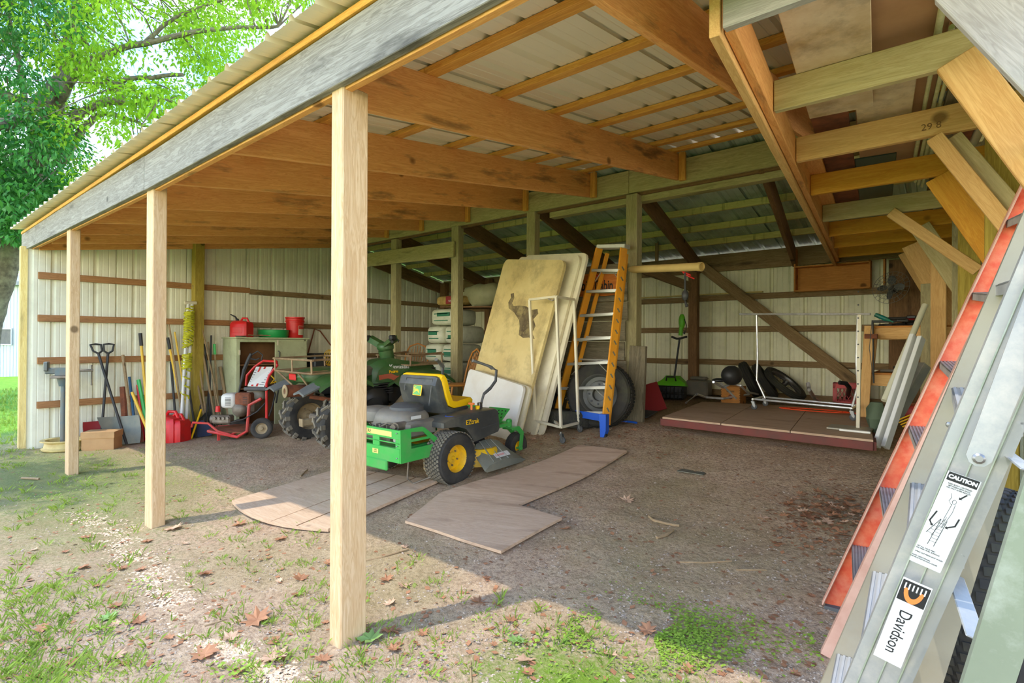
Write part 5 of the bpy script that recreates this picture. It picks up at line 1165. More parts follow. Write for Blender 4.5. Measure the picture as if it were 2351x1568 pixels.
for i in range(28): a = i*2*pi/28; spk.tube([(cos(a)*.035, (-1)**i*.05, sin(a)*.035), (cos(a+.35)*.24, 0, sin(a+.35)*.24)], .0022, 4)
obj('hub_and_spokes', spk, MT['steel'], wt, m)
t = top('exhaust_pipe', MB().tube([atZ(1855, 880, .93), atZ(1858, 895, .86), atZ(1870, 915, .70), atZ(1885, 925, ZP+.03)], .022, 10), MT['chrome'], 'curved chrome exhaust pipe propped against the wall right of the spoked wheel', 'pipe')
t = top('exhaust_elbow', MB().tube([atZ(1927, 878, .93), atZ(1942, 880, .92), atZ(1950, 890, .86), atZ(1947, 905, .74), atZ(1946, 918, .62)], .026, 10), MT['black_plastic'], 'black bent pipe rising behind the red crate', 'pipe')
cc = atZ(1945, 928, ZP+.002); crate('milk_crate', M4.Translation(cc+V((0, .1, 0)))@M4.Rotation(R(8), 4, 'Z'), (.34, .30, .27), MT['red_paint'], 'red milk crate on the platform under the right end of the clothes rail')
plain('cord_orange', lin(240, 84, 40), .5)
random.seed(2); b = MB(); p0 = atZ(1885, 945, ZP+.012)
pts = []
for i in range(64): a = i*.36; rr = .28+.10*sin(i*.31)+.03*random.random(); pts.append(p0+V((rr*1.1*cos(a), rr*.38*sin(a), .004+.00022*i)))
b.tube(pts, .0055, 5); top('extension_cord', b, MT['cord_orange'], 'loose coil of orange extension cord on the platform by the red crate', 'cord')
# sign stand post with holes + square base
ss = thing('perforated_post_stand', atZ(1968, 985, ZP), 'tall square perforated metal post on a flat plate base in front of the clothes rail', 'stand'); q0 = atZ(1970, 982, ZP+.02); YY = q0.y
tp = atY(1975, 722, YY); board('upright', (q0.x, YY, ZP+.02), (q0.x+.01, YY, tp.z), .03, .03, MT['cream_metal'], ss)
hl = MB()
for i in range(9): hl.cyl((q0.x, YY-.0165, ZP+.3+.12*i), (q0.x, YY-.014, ZP+.3+.12*i), .007, n=8)
wobj('holes', hl, MT['black_plastic'], ss); obj('base_plate', MB().box((q0.x-.06, YY-.02, ZP+.012), (.34, .26, .018), ch=.004), MT['alu_cream'], ss, M4.Identity(4)); board('base_bar', (q0.x-.12, YY-.18, ZP+.012), (q0.x+.12, YY-.20, ZP+.012), .03, .02, MT['ladder_alu'], ss)
# workbench
wk = thing('workbench', (-.5, 7.4, ZP), 'rough orange timber bench crowded with tools at the right end of the back wall', 'workbench')
wy0, wy1 = 7.05, 7.9; ztop = atY(2060, 752, 7.05).z
xa, xb = atY(2000, 750, 7.05).x, .05
board('top_beam', (xa, wy0, ztop-.06), (xb, wy0, ztop-.06), .04, .12, MT['loft_wood'], wk); board('top_beam', (xa, wy1, ztop-.06), (xb, wy1, ztop-.06), .04, .12, MT['loft_wood'], wk)
obj('bench_top', MB().box(((xa+xb)/2, (wy0+wy1)/2, ztop+.01), (xb-xa, wy1-wy0+.04, .02)), MT['box_pine'], wk, M4.Identity(4), False)
z2 = atY(2010, 862, 7.05).z; board('lower_beam', (xa, wy0, z2-.05), (xb, wy0, z2-.05), .04, .12, MT['loft_wood'], wk); obj('lower_shelf', MB().box(((xa+xb)/2, (wy0+wy1)/2, z2+.02), (xb-xa, wy1-wy0, .02)), MT['box_pine'], wk, M4.Identity(4), False)
board('leg', atY(1983, 965, 6.95), atY(1996, 748, 7.0), .04, .09, MT['loft_wood'], wk, up=(1, 0, 0)); board('leg', atY(1998, 865, 7.1), atY(2008, 765, 7.1), .04, .06, MT['loft_wood'], wk, up=(1, 0, 0)); board('leg', (xa+.05, wy1, ZP-.03), (xa+.05, wy1, ztop), .09, .04, MT['loft_wood'], wk)
plain('tool_red', lin(190, 40, 40), .45)
# tools on the bench
random.seed(21)
def clutter(z, xs, n, label):
    for i in range(n):
        x = random.uniform(*xs); y = wy0+random.uniform(.08, .5); a = random.uniform(-.6, .6); ln_ = random.uniform(.16, .34); mm = MT[random.choice(['black_plastic', 'black_plastic', 'tool_red', 'dark_grey', 'engine_grey'])]
        m = M4.Translation((x, y, z+.022+.03*(i % 3)))@M4.Rotation(a, 4, 'Z'); b = MB().tube([(-ln_/2, 0, 0), (ln_*.1, 0, 0), (ln_*.2, 0, .01)], [.014, .016, .01], 8).box((ln_*.32, 0, .01), (ln_*.3, .045, .03), ch=.006)
        cn = 'red' if mm == MT['tool_red'] else ('grey' if mm in (MT['dark_grey'], MT['engine_grey']) else 'black'); t = obj('hand_tool', b, mm, None, m); tag(t, cn+' hand tool in the '+label, 'tool', cn+' tools on the '+label)
clutter(ztop+.02, (xa+.15, -.1), 14, 'jumble on top of the orange bench')
clutter(z2+.03, (xa+.2, -.2), 6, 'jumble on the lower shelf of the orange bench')
plain('bottle_green', lin(60, 130, 110), .15); plain('label_teal', lin(20, 130, 120), .4)
bm = M4.Translation(atY(2028, 730, wy0+.08))@M4.Rotation(R(118), 4, 'Y')@M4.Scale(.72, 4); t = obj('soda_bottle', MB().lathe([(0, -.12), (.028, -.12), (.033, -.10), (.033, .04), (.022, .08), (.011, .10), (.011, .125), (.014, .125), (.014, .14), (0, .14)], n=18), MT['bottle_green'], None, bm); tag(t, 'clear green plastic drink bottle lying on the bench tools', 'bottle'); obj('bottle_label', MB().lathe([(.0336, -.04), (.0336, .03)], n=18), MT['label_teal'], t, bm)
t = top('bow_saw', MB().tube([atY(2004, 740, 6.9), atY(2006, 880, 6.9)], .008, 6).tube([atY(2002, 735, 6.9), atY(1996, 800, 6.86), atY(2006, 880, 6.9)], .004, 4), MT['black_plastic'], 'thin black bow saw hanging on the bench leg', 'saw')
board('spacer', atY(1985, 772, 6.9), atY(2015, 772, 6.9), .04, .05, MT['rust'], wk)
# fan
fn = atY(2045, 660, 8.2); fm = M4.Translation(fn)@M4.Rotation(R(-20), 4, 'Z')@M4.Rotation(R(75), 4, 'X'); fm = fm@M4.Scale(.8, 4); fan = thing('pedestal_fan', (0, 0, 0), 'dark wire cage fan head hanging under the loft by the back wall', 'fan', m=fm)
b = MB()
for rr in (.26, .2, .14, .08): b.tube([(rr*cos(a), rr*sin(a), .06*(1-(rr/.26)**2)) for a in [i*2*pi/24 for i in range(25)]], .003, 4)
for i in range(20): a = i*2*pi/20; b.tube([(0, 0, .06), (.26*cos(a), .26*sin(a), 0), (.05*cos(a), .05*sin(a), -.08)], .002, 4)
obj('cage', b, MT['engine_grey'], fan); b = MB()
for i in range(4): b.ell((.12*cos(i*pi/2), .12*sin(i*pi/2), 0), (.16, .12, .02), 10, M4.Rotation(i*pi/2, 3, 'Z')@M4.Rotation(.4, 3, 'X'))
obj('blades', b, MT['dark_grey'], fan); obj('motor', MB().lathe([(0, -.16), (.05, -.15), (.06, -.05), (.03, 0), (0, .01)], n=16), MT['black_plastic'], fan)
# long white pipe and bundled white panels leaning at the right
t = board('white_pipe_long', atY(2022, 918, 5.6), atY(2126, 708, 6.3), .05, .05, MT['pipe_white']) if False else top('white_pipe', MB().tube([atY(2030, 920, 5.75), atY(2124, 700, 6.3)], .026, 14), MT['pipe_white'], 'long white plastic pipe leaning above the two folded white panels', 'pipe')
plain('pvc_white', lin(236, 236, 230), .4, 0, lin(216, 216, 206), 3, .6)
for (a, b_, lb) in (((2012, 1025), (2098, 770), 'folded white panel leaning by the platform, the left one of the pair'), ((2032, 1028), (2116, 775), 'folded white panel leaning by the platform, the right one of the pair')):
    t = board('folded_shutter', atY(*a, 5.55), atY(*b_, 6.0), .035, .075, MT['pvc_white']); tag(t, lb, 'panel', None)
t = board('speckled_post', atY(2052, 960, 5.95), atY(2120, 838, 6.2), .09, .09, MT['alu']); tag(t, 'speckled grey metal post leaning behind the white panels', 'post')
plain('tarp_green', lin(92, 106, 80), .8, bmp=.6)
mb = MB().ell(atY(2012, 960, 5.95), (.14, .2, .34), 12)
for v in mb.v: v += V((mn.noise(v*9), mn.noise(v*9+V((5, 0, 0))), 0))*.04
top('green_bag', mb, MT['tarp_green'], 'limp grey-green cloth bag at the foot of the white panels', 'bag')
top('red_container', MB().ell(atY(2083, 945, 6.2), (.22, .3, .16), 14, p=.5), MT['red_paint'], 'red plastic container half hidden behind the white panels', 'container')
yb_ = MB()
for i in range(6): a = atY(2060+4*i, 965+5*i, 5.9); yb_.tube([a, a+V((.10, .0, .06)), a+V((.16, .1, .0))], .007, 5)
top('yellow_wire_basket', yb_, MT['yellow_paint'], 'yellow wire basket on the ground behind the white panels', 'basket')
# debris by the partition foot
top('slate_shingle', MB().box(G(1475, 955)+V((0, 0, .03)), (.26, .3, .012), M4.Rotation(.15, 3, 'X')), MT['dark_grey'], 'dark shingle piece lying at the foot of the grey post', 'shingle')
b = MB(); b.box((0, 0, 0), (.30, .012, .42)); t = obj('metal_sheet', b, MT['bag_red'], None, M4.Translation(G(1482, 945)+V((.02, .1, .17)))@M4.Rotation(R(20), 4, 'Z')@M4.Rotation(R(-35), 4, 'X')@M4.Rotation(R(-20), 4, 'Y')); tag(t, 'dark red metal sheet leaning against the grey post at floor level', 'metal sheet')
top('blue_hose', MB().tube([G(1415, 972)+V((0, 0, .012)), G(1440, 970)+V((0, 0, .012)), G(1462, 973)+V((0, 0, .012))], .012, 8), MT['blue_plastic'], 'short length of blue hose on the dirt right of the ladder foot', 'hose')
# hose coil behind the rack
b = MB(); c = atY(1252, 935, 5.35)
for i in range(7): b.tube([c+V(((.09+.01*i)*cos(a), .02*i, (.14+.008*i)*sin(a))) for a in [k*2*pi/18 for k in range(19)]], .009, 6)
top('hose_coil', b, MT['black_plastic'], 'black hose coil in the gap between tables and big wheel', 'hose')
# ================================================================== LEFT WALL: CABINET
plain('cab_green', lin(200, 204, 160), .6, 0, lin(180, 184, 138), 3, .7, lin(120, 110, 76), .35, 5)
plain('cab_inside', lin(150, 104, 62), .8, 0, lin(116, 78, 46), 4, .8)
cb = thing('cabinet', (-9.0, 4.3, gz(-9, 4.3)), 'pale green painted cupboard with one door missing, against the end wall', 'cabinet')
cx0, cx1, cy0, cy1, cz0, cz1 = -9.24, -8.75, 3.76, 4.96, gz(-8.8, 4.3)-.03, 1.42
I4 = M4.Identity(4)
def cbx(n, c, d, mt, par=None): return obj(n, MB().box(c, d, ch=.004), MT[mt], par or cb, I4, False)
cbx('side_panel', ((cx0+cx1)/2, cy0+.01, (cz0+cz1)/2), (cx1-cx0, .02, cz1-cz0), 'cab_green'); cbx('side_panel', ((cx0+cx1)/2, cy1-.01, (cz0+cz1)/2), (cx1-cx0, .02, cz1-cz0), 'cab_green')
cbx('back_panel', (cx0+.01, (cy0+cy1)/2, (cz0+cz1)/2), (.02, cy1-cy0-.04, cz1-cz0), 'cab_inside'); cbx('top_panel', ((cx0+cx1)/2+.01, (cy0+cy1)/2, cz1+.012), (cx1-cx0+.04, cy1-cy0+.04, .026), 'cab_green')
for z in (.62, 1.0): cbx('shelf', ((cx0+cx1)/2, (cy0+cy1)/2, z), (cx1-cx0-.04, cy1-cy0-.05, .02), 'cab_inside')
cbx('stile', (cx1-.01, cy0+.035, (cz0+cz1)/2), (.022, .05, cz1-cz0-.01), 'cab_green'); cbx('top_stile', (cx1-.01, (cy0+cy1)/2, cz1-.03), (.022, cy1-cy0-.12, .05), 'cab_green')
dr = cbx('door', (cx1+.008, cy0+.62+.28, (cz0+cz1)/2), (.022, .56, cz1-cz0-.06), 'cab_green')
obj('door_handle', MB().tube([(cx1+.02, cy0+.67, 1.22), (cx1+.05, cy0+.68, 1.20), (cx1+.05, cy0+.68, 1.12), (cx1+.02, cy0+.67, 1.10)], .010, 8), MT['dark_grey'], dr, I4)
obj('hinge', MB().box((cx1+.022, cy0+.66, 1.36), (.006, .025, .09)).box((cx1+.005, cy0+.05, 1.2), (.02, .02, .08)), MT['cream_metal'], dr, I4)
zt = cz1+.026
# things on the cabinet
def jug(name, m, label, s=1., spout=True, cat='fuel can'):
    t = obj(name, MB().loft([[(x*.19*s, y*.14*s, z*s) for x, y in ((-1, -.8), (-.8, -1), (.8, -1), (1, -.8), (1, .8), (.8, 1), (-.8, 1), (-1, .8))] for z in (0.0, .02, .26)]+[[(x*.17*s, y*.12*s, .31*s) for x, y in ((-1, -.8), (-.8, -1), (.8, -1), (1, -.8), (1, .8), (.8, 1), (-.8, 1), (-1, .8))], [(x*.09*s-.04*s, y*.08*s, .34*s) for x, y in ((-1, -.8), (-.8, -1), (.8, -1), (1, -.8), (1, .8), (.8, 1), (-.8, 1), (-1, .8))]]), MT['red_plastic'], None, m); tag(t, label, cat)
    obj('carry_handle', MB().tube([(-.02*s, 0, .33*s), (.02*s, 0, .39*s), (.12*s, 0, .39*s), (.165*s, 0, .30*s)], .02*s, 8), MT['red_plastic'], t, m)
    obj('cap', MB().cyl((-.09*s, 0, .32*s), (-.11*s, 0, .37*s), .032*s, n=14), MT['black_plastic'], t, m)
    if spout: obj('spout', MB().tube([(-.11*s, 0, .36*s), (-.15*s, 0, .42*s), (-.26*s, 0, .47*s)], [.02*s, .016*s, .012*s], 8), MT['black_plastic'], t, m)
    obj('body_rib', MB().box((0, -.141*s, .14*s), (.22*s, .006, .12*s), ch=.004), MT['red_plastic'], t, m)
    return t
jug('fuel_can', M4.Translation((-8.95, 3.93, zt))@M4.Rotation(R(30), 4, 'Z'), 'red fuel can with a black spout standing on top of the green cupboard', .78)
plain('tray_green', lin(40, 160, 80), .4); plain('bucket_red', lin(222, 40, 34), .4)
gt = atX(630, 765, -8.95)
t = top('green_tub', MB().lathe([(0, 0), (.22, 0), (.24, .03), (.245, .12), (.255, .13), (.23, .13), (.225, .03), (0, .02)], (-8.98, gt.y, zt), n=28), MT['tray_green'], 'low round green plastic tub on the green cupboard beside the red bucket', 'tub')
bk = M4.Translation((-8.95, atX(677, 765, -8.95).y, zt)); t = obj('bucket', MB().lathe([(0, 0), (.13, 0), (.135, .01), (.145, .27), (.158, .275), (.158, .29), (.15, .30), (.152, .33), (.162, .34), (.162, .36), (.150, .36), (.135, .02), (0, .015)], n=30), MT['bucket_red'], None, bk); tag(t, 'red plastic bucket with a white printed label on the green cupboard', 'bucket')
a0 = -1.2; obj('bucket_label', MB().lathe([(.1385, .05), (.1455, .21)], n=14, a0=a0-.9+pi/2, a1=a0+.9+pi/2), MT['cream_metal'], t, bk@M4.Rotation(R(-20), 4, 'Z')); obj('label_band', MB().lathe([(.1445, .15), (.1465, .205)], n=14, a0=a0-.86+pi/2, a1=a0+.86+pi/2), MT['red_paint'], t, bk@M4.Rotation(R(-20), 4, 'Z'))
random.seed(8); b = MB(); p0 = atX(592, 770, -8.85); pts = [V((-8.85, p0.y, zt+.012))+V((.10*cos(i*.9)*random.uniform(.4, 1), .22*sin(i*.41)*random.uniform(.5, 1), .012+.014*random.random())) for i in range(60)]
b.tube(pts, .006, 5); top('rope_pile', b, MT['handle_wood'], 'loose pile of tan rope on the green cupboard', 'rope')
top('small_dish', MB().lathe([(0, 0), (.07, 0), (.09, .02), (.085, .02), (.06, .008), (0, .008)], (-8.82, atX(553, 770, -8.82).y, zt), n=20), MT['dirty_steel'], 'small flat metal dish next to the rope on the green cupboard', 'dish')
# dark boxes right of the cabinet
for i, (y, z, dx, dy, dz, lb) in enumerate(((5.35, 1.02, .5, .55, .30, 'upper black crate in the dark pile right of the green cupboard'), (5.4, .62, .55, .6, .36, 'lower black crate in the dark pile right of the green cupboard'), (5.4, .22, .6, .7, .40, 'bottom dark box in the pile right of the green cupboard'))):
    t = thing('black_crate', (-8.95, y, z-dz/2), lb, 'crate'); obj('body', MB().box((-8.95, y, z), (dx, dy, dz), ch=.02), MT['black_box'], t, I4); obj('rim', MB().box((-8.95, y, z+dz/2-.02), (dx+.03, dy+.03, .03), ch=.006), MT['black_plastic'], t, I4)
b = MB()
for i in range(5): b.tube([V((-8.62, 5.3, 1.1))+V((.02*i, .10*cos(k*.5)+.02*i, .14*sin(k*.5))) for k in range(13)], .005, 5)
top('yellow_wire', b, MT['yellow_paint'], 'tangle of yellow wire hanging over the black crates', 'wire')
top('hanging_strap', MB().tube([atX(706, 815, -9.2), atX(722, 755, -9.24), atX(735, 760, -9.24), atX(765, 800, -9.2)], .012, 6), MT['rust'], 'dark red strap hung from the girt right of the green cupboard', 'strap')
# ================================================================== PRESSURE WASHER (camera-side helper: px to its own frame)
pg = G(575, 1005); PWD = (pg-CAM).dot(cf)
rx_ = V((cr.x, cr.y, 0)).normalized(); fy_ = V((-rx_.y, rx_.x, 0))
def U(px, py, d=0.): return atD(px, py, PWD+d)
pw = thing('pressure_washer', pg, 'red wheeled pressure washer with a petrol engine in front of the green cupboard', 'pressure washer')
def X_(name, b, mt, par=None, sm_=True): return wobj(name, b, MT[mt], par or pw, sm_)
X_('base_frame', MB().tube([U(478, 990, -.15), U(545, 1003, -.2), U(567, 990, -.2), U(572, 930, -.2), U(600, 915, -.2)], .022, 8).tube([U(500, 980, .2), U(590, 975, .25), U(612, 960, .2)], .022, 8).tube([U(478, 990, -.15), U(500, 980, .2)], .02, 8), 'red_paint')
X_('push_handle', MB().tube([U(612, 965, -.12), U(612, 880, -.12), U(618, 862, -.12), U(637, 838, -.10), U(635, 830, .0), U(605, 828, .14), U(585, 842, .2), U(567, 862, .2), U(565, 885, .2)], .018, 8), 'red_plastic')
X_('front_bar', MB().tube([U(440, 980, -.1), U(443, 970, -.12), U(478, 972, -.15), U(500, 990, -.2), U(530, 998, -.2), U(542, 992, -.15)], .016, 8), 'red_paint')
X_('front_foot', MB().tube([U(502, 990, -.12), U(502, 1012, -.12)], .022, 4), 'red_paint')
X_('base_plate', MB().add([U(478, 990, -.15), U(565, 995, -.2), U(612, 972, .2), U(505, 978, .25)]+[U(478, 990, -.15)+V((0, 0, .01)), U(565, 995, -.2)+V((0, 0, .01)), U(612, 972, .2)+V((0, 0, .01)), U(505, 978, .25)+V((0, 0, .01))], [(3, 2, 1, 0), (4, 5, 6, 7), (0, 1, 5, 4), (1, 2, 6, 5), (2, 3, 7, 6), (3, 0, 4, 7)]), 'rust')
fm_ = M4((rx_, fy_, V((0, 0, 1)))).transposed()
def F3(c, rot=0): m = fm_.to_4x4(); m.translation = c; return m@M4.Rotation(rot, 4, 'X')
for px, py, d in ((601, 983, -.18), (548, 985, .28)):
    m = F3(U(px, py, d))@M4.Rotation(R(18), 4, 'Z'); wh = tyre('wheel', m, .14, .075, .09, MT['black_rubber'], pw, tread='rib'); obj('rim', MB().lathe([(.078, -.042), (.07, -.035), (.055, -.02), (.03, -.03), (.02, -.045), (0, -.045)], (0, 0, 0), (0, 1, 0), 24), MT['dust_tan'], wh, m)
m = F3(U(563, 922, .0)); obj('engine_block', MB().box((.02, .02, -.06), (.30, .28, .22), ch=.04).ell((-.02, -.10, -.10), (.22, .2, .22), 14), MT['dirty_steel'], pw, m); obj('engine_cover', MB().ell((-.18, -.03, .02), (.22, .28, .22), 16, p=.5), MT['white_plastic'], pw, m)
mf = MB().box((.04, -.08, .05), (.22, .18, .18), ch=.02); q = obj('muffler', mf, MT['rust'], pw, m); sl_ = MB()
for i in range(6): sl_.box((-.16, -.175, -.03+.02*i), (.08, .004, .008))
for i in range(4): sl_.box((.08, -.172, 0+.025*i), (.06, .004, .008))
obj('vent_slot', sl_, MT['black_plastic'], q, m); obj('fuel_tank', MB().ell((.14, .08, .10), (.28, .26, .16), 14, p=.6), MT['engine_grey'], pw, m)
m = F3(U(512, 962, -.1)); pp = MB().box((0, 0, 0), (.26, .14, .12), ch=.02).cyl((-.16, 0, 0), (-.10, 0, 0), .06, n=12); 
for i in range(4): pp.cyl((-.07+.06*i, -.07, .02), (-.07+.06*i, -.10, .02), .02, n=8)
obj('pump', pp, MT['dirty_steel'], pw, m); obj('unloader_knob', MB().cyl((.0, 0, .06), (.0, 0, .14), .035, .028, 12), MT['red_plastic'], pw, F3(U(500, 955, -.15)))
# sloping panel
pa = [U(568, 886, -.10), U(606, 888, -.14), U(626, 842, .06), U(588, 842, .14)]; n_ = (pa[1]-pa[0]).cross(pa[3]-pa[0]).normalized()
pn_ = X_('control_panel', MB().add([p for p in pa]+[p-n_*.012 for p in pa], [(0, 1, 2, 3), (7, 6, 5, 4), (0, 4, 5, 1), (1, 5, 6, 2), (2, 6, 7, 3), (3, 7, 4, 0)]), 'white_plastic', None, False)
st = MB()
for f0, f1 in ((.22, .34), (.5, .62)):
    q = [lerp(pa[0], pa[1], f0), lerp(pa[0], pa[1], f1), lerp(pa[3], pa[2], f1), lerp(pa[3], pa[2], f0)]; st.add([p+n_*.002 for p in q], [(0, 1, 2, 3)])
wobj('red_stripe', st, MT['red_paint'], pn_, False)
st = MB()
for r in range(7):
    for f0, f1 in ((.04, .16), (.68, .94)):
        a, b_ = .08+.12*r, .11+.12*r; L0 = lambda f, g: lerp(lerp(pa[0], pa[1], f), lerp(pa[3], pa[2], f), g); st.add([p+n_*.002 for p in (L0(f0, a), L0(f1, a), L0(f1, b_), L0(f0, b_))], [(0, 1, 2, 3)])
wobj('small_print', st, MT['dark_grey'], pn_, False)
X_('panel_bar', MB().tube([U(562, 893, -.1), U(612, 893, -.14)], .028, 8), 'dark_grey')
gn = X_('spray_gun', MB().tube([U(548, 902, -.1), U(560, 850, -.08), U(572, 822, -.05), U(577, 812, -.05)], [.010, .024, .026, .022], 10).tube([U(572, 818, -.05), U(592, 806, -.05), U(603, 815, -.05), U(600, 828, -.05)], .010, 8).tube([U(570, 822, -.05), U(588, 826, -.05), U(596, 822, -.05)], .010, 8), 'black_plastic')
X_('hose', MB().tube([U(612, 890, .1), U(614, 920, -.1), U(590, 945, -.2), U(560, 962, -.22), U(530, 970, -.2)], .010, 6).tube([U(622, 885, .1), U(632, 905, .0), U(625, 935, .0), U(618, 955, .0)], .012, 6).tube([U(625, 870, .1), U(640, 890, .1), U(634, 925, .1)], .012, 6), 'black_plastic')
X_('yellow_bungee', MB().tube([U(618, 858, 0), U(630, 870, 0), U(622, 880, 0), U(634, 876, .05)], .010, 6), 'yellow_paint')
# ================================================================== HAND TOOLS ON THE END WALL
plain('blue_paint', lin(60, 110, 150), .5); plain('green_plastic', lin(70, 190, 90), .4); plain('handle_dark', lin(54, 52, 48), .6); plain('handle_yellow', lin(236, 190, 60), .5); plain('blade_grey', lin(110, 116, 104), .5, .4, lin(140, 136, 116), 6, .8); plain('rope_yellow', lin(208, 204, 40), .7, 0, lin(150, 146, 40), 20, .8); plain('navy', lin(32, 44, 70), .5)
XB = -8.98
def groundat(px, x):
    d = ray(px, 900); y = d.y*(x/d.x); return V((x, y, gz(x, y)))
def tool(name, tp, bpx, r, mt, label, cat='tool', xb=XB, xt=-9.19, head=None, grip=None, mids=(), group=None, zb=0.01):
    a = atX(tp[0], tp[1], xt); b_ = groundat(bpx, xb); b_.z += zb
    t = thing(name, b_, label, cat, group); pts = [a]+[V(m) for m in mids]+[b_]
    wobj('handle', MB().tube(pts, r, 8), MT[mt], t)
    u_ = (b_-a).normalized()
    if grip: wobj('grip', MB().tube([a, lerp(a, b_, .12)], r*1.35, 8), MT[grip], t)
    if head: head(t, a, b_, u_)
    return t, a, b_
def dgrip(t, a, b_, u_):
    s_ = V((0, 1, 0)); wobj('grip', MB().tube([a, a-u_*.04+s_*.05, a-u_*.13+s_*.06, a-u_*.14, a-u_*.13-s_*.06, a-u_*.04-s_*.05, a], .014, 8), MT['handle_dark'], t)
def blade(w_, h_, mt, curved=.06):
    def f(t, a, b_, u_):
        s_ = V((.25, 1, 0)).normalized(); n = u_.cross(s_).normalized(); rings = []
        for k in range(6):
            q = k/5; c = b_-u_*h_*(1-q); ww = w_*(.55+.45*min(1, q*2.2)) if curved < .05 else w_*(1-.35*q*q)
            rings.append([c+s_*(ww/2*x)+n*(curved*(x*x-.3)) for x in (-1, -.5, 0, .5, 1)]+[c+s_*(ww/2*x)+n*(curved*(x*x-.3)+.006) for x in (1, .5, 0, -.5, -1)])
        wobj('blade', MB().loft(rings), MT[mt], t)
    return f
def both(*fs):
    def f(*a):
        for g in fs: g(*a)
    return f
tool('snow_shovel', (226, 812), 292, .017, 'handle_dark', 'black handled snow shovel with a steel-grey ribbed scoop, in front of the other', 'shovel', -8.85, head=both(dgrip, blade(.46, .40, 'blade_grey', .05)), mids=[atX(250, 890, -9.05)])
tool('snow_shovel', (248, 812), 232, .017, 'handle_dark', 'black handled snow shovel with a dark red scoop standing against the end wall', 'shovel', -9.1, head=both(dgrip, blade(.42, .32, 'bag_red', .08)))
tool('spade', (282, 815), 308, .020, 'handle_wood', 'long wooden handled spade with a rusty brown blade left of the second front post', 'spade', -8.9, head=blade(.24, .32, 'rust', .02))
tool('garden_fork', (297, 865), 315, .018, 'blue_paint', 'blue handled garden tool leaning just right of the spade', 'tool')
tool('short_post', (282, 888), 290, .04, 'rust', 'short rusty post stub standing behind the spade', 'post', xb=-9.05)
tool('bow_rake', (318, 872), 345, .026, 'green_plastic', 'bright green handled tool beside the blue one', 'tool')
tool('red_shears', (316, 884), 332, .018, 'red_plastic', 'red handled tool crossing the green one', 'tool')
tool('yellow_axe', (303, 900), 352, .02, 'handle_yellow', 'short yellow handled axe pointing up left of the second front post', 'axe', xb=-8.7, xt=-8.95)
tool('rake', (322, 765), 345, .018, 'handle_yellow', 'tall yellow handled rake with a black grip left of the second front post', 'rake', grip='handle_dark')
tl = [((385, 775), 430, .017, 'handle_yellow', 'handle_dark', 'yellow handled tool with a black grip just right of the second front post'), ((388, 745), 425, .014, 'handle_wood', None, 'thin old wooden handle rising just right of the second front post'), ((401, 762), 440, .013, 'handle_yellow', None, 'slim amber handle between the black-gripped tool and the roped poles'),
      ((456, 757), 500, .017, 'handle_wood', 'handle_dark', 'brown wooden handle directly right of the roped poles'), ((452, 795), 480, .016, 'handle_wood', None, 'grey wooden handle leaning right of the roped poles, lower than its neighbour'), ((446, 845), 478, .017, 'handle_wood', None, 'short worn handle stub leaning right of the roped poles'),
      ((470, 790), 490, .013, 'handle_dark', None, 'thin dark steel bar standing in the tool cluster'), ((485, 770), 480, .014, 'handle_dark', None, 'black handle in the tool cluster left of the yellowish wall post'), ((492, 790), 505, .015, 'handle_wood', 'green_plastic', 'wooden handle with a green end beside the yellowish wall post'), ((478, 785), 505, .012, 'handle_wood', None, 'pale thin handle in the middle of the tool cluster'), ((505, 842), 532, .026, 'handle_wood', None, 'pale square wooden stake leaning beside the green cupboard'), ((463, 900), 455, .012, 'handle_dark', None, 'short iron bar low in the tool cluster')]
for tp, bx, r_, mt, gp, lb in tl: tool('tool_handle', tp, bx, r_, mt, lb, 'tool', grip=gp)
tool('long_rod', (443, 655), 516, .010, 'handle_wood', 'very long thin rod leaning high up the end wall above the other tools', 'rod')
tool('leaf_rake', (480, 890), 470, .014, 'handle_dark', 'black fan-shaped leaf rake low down between tools and pressure washer', 'rake', xb=-8.75, head=lambda t, a, b_, u_: wobj('tines', (lambda m_: [m_.tube([b_-u_*.42, b_+V((.02, -.30+.04*i, .02))], .004, 4) for i in range(16)] and m_)(MB()), MT['black_plastic'], t))
tool('dust_shovel', (432, 880), 452, .016, 'handle_dark', 'dark blue broad scoop standing at the foot of the roped poles', 'shovel', xb=-8.7, head=blade(.40, .26, 'navy', .03))
tool('yellow_trestle', (462, 940), 440, .014, 'yellow_paint', 'low yellow A-shaped handle beside the roped poles', 'tool', xb=-8.6, xt=-8.8)
tool('black_fork', (392, 830), 408, .017, 'handle_dark', 'dark pitchfork handle standing behind the red fuel jugs', 'tool')
# roped white poles
rp_ = thing('roped_poles', groundat(422, -8.8), 'bundle of white plastic poles wound with yellow rope, standing by the tools', 'poles')
a, b_ = atX(432, 697, -9.1), groundat(415, -8.75); a2, b2_ = atX(441, 698, -9.1), groundat(427, -8.8)
wobj('pole', MB().tube([a, b_], .022, 10), MT['white_plastic'], rp_); wobj('pole', MB().tube([a2, b2_], .022, 10), MT['white_plastic'], rp_); wobj('tee_end', MB().tube([a+V((0, -.05, .01)), a2+V((0, .06, .02))], .026, 8), MT['cream_metal'], rp_)
rb = MB(); rope_axis = lambda f: lerp((a+a2)/2, (b_+b2_)/2, f)
def wind(f0, f1, n, r_):
    pts = []
    for i in range(n*8):
        f = f0+(f1-f0)*(i/(n*8))+.006*sin(i*1.7); q = i*pi/4; rr = r_*(1+.15*sin(i*.37)); pts.append(rope_axis(f)+V((cos(q)*rr*.8, sin(q)*rr, .015*sin(i*.9))))
    rb.tube(pts, .014, 5)
wind(.06, .33, 22, .062); wind(.02, .12, 4, .045); wind(.38, .5, 10, .058); wind(.5, .75, 4, .05)
wobj('rope', rb, MT['rope_yellow'], rp_)
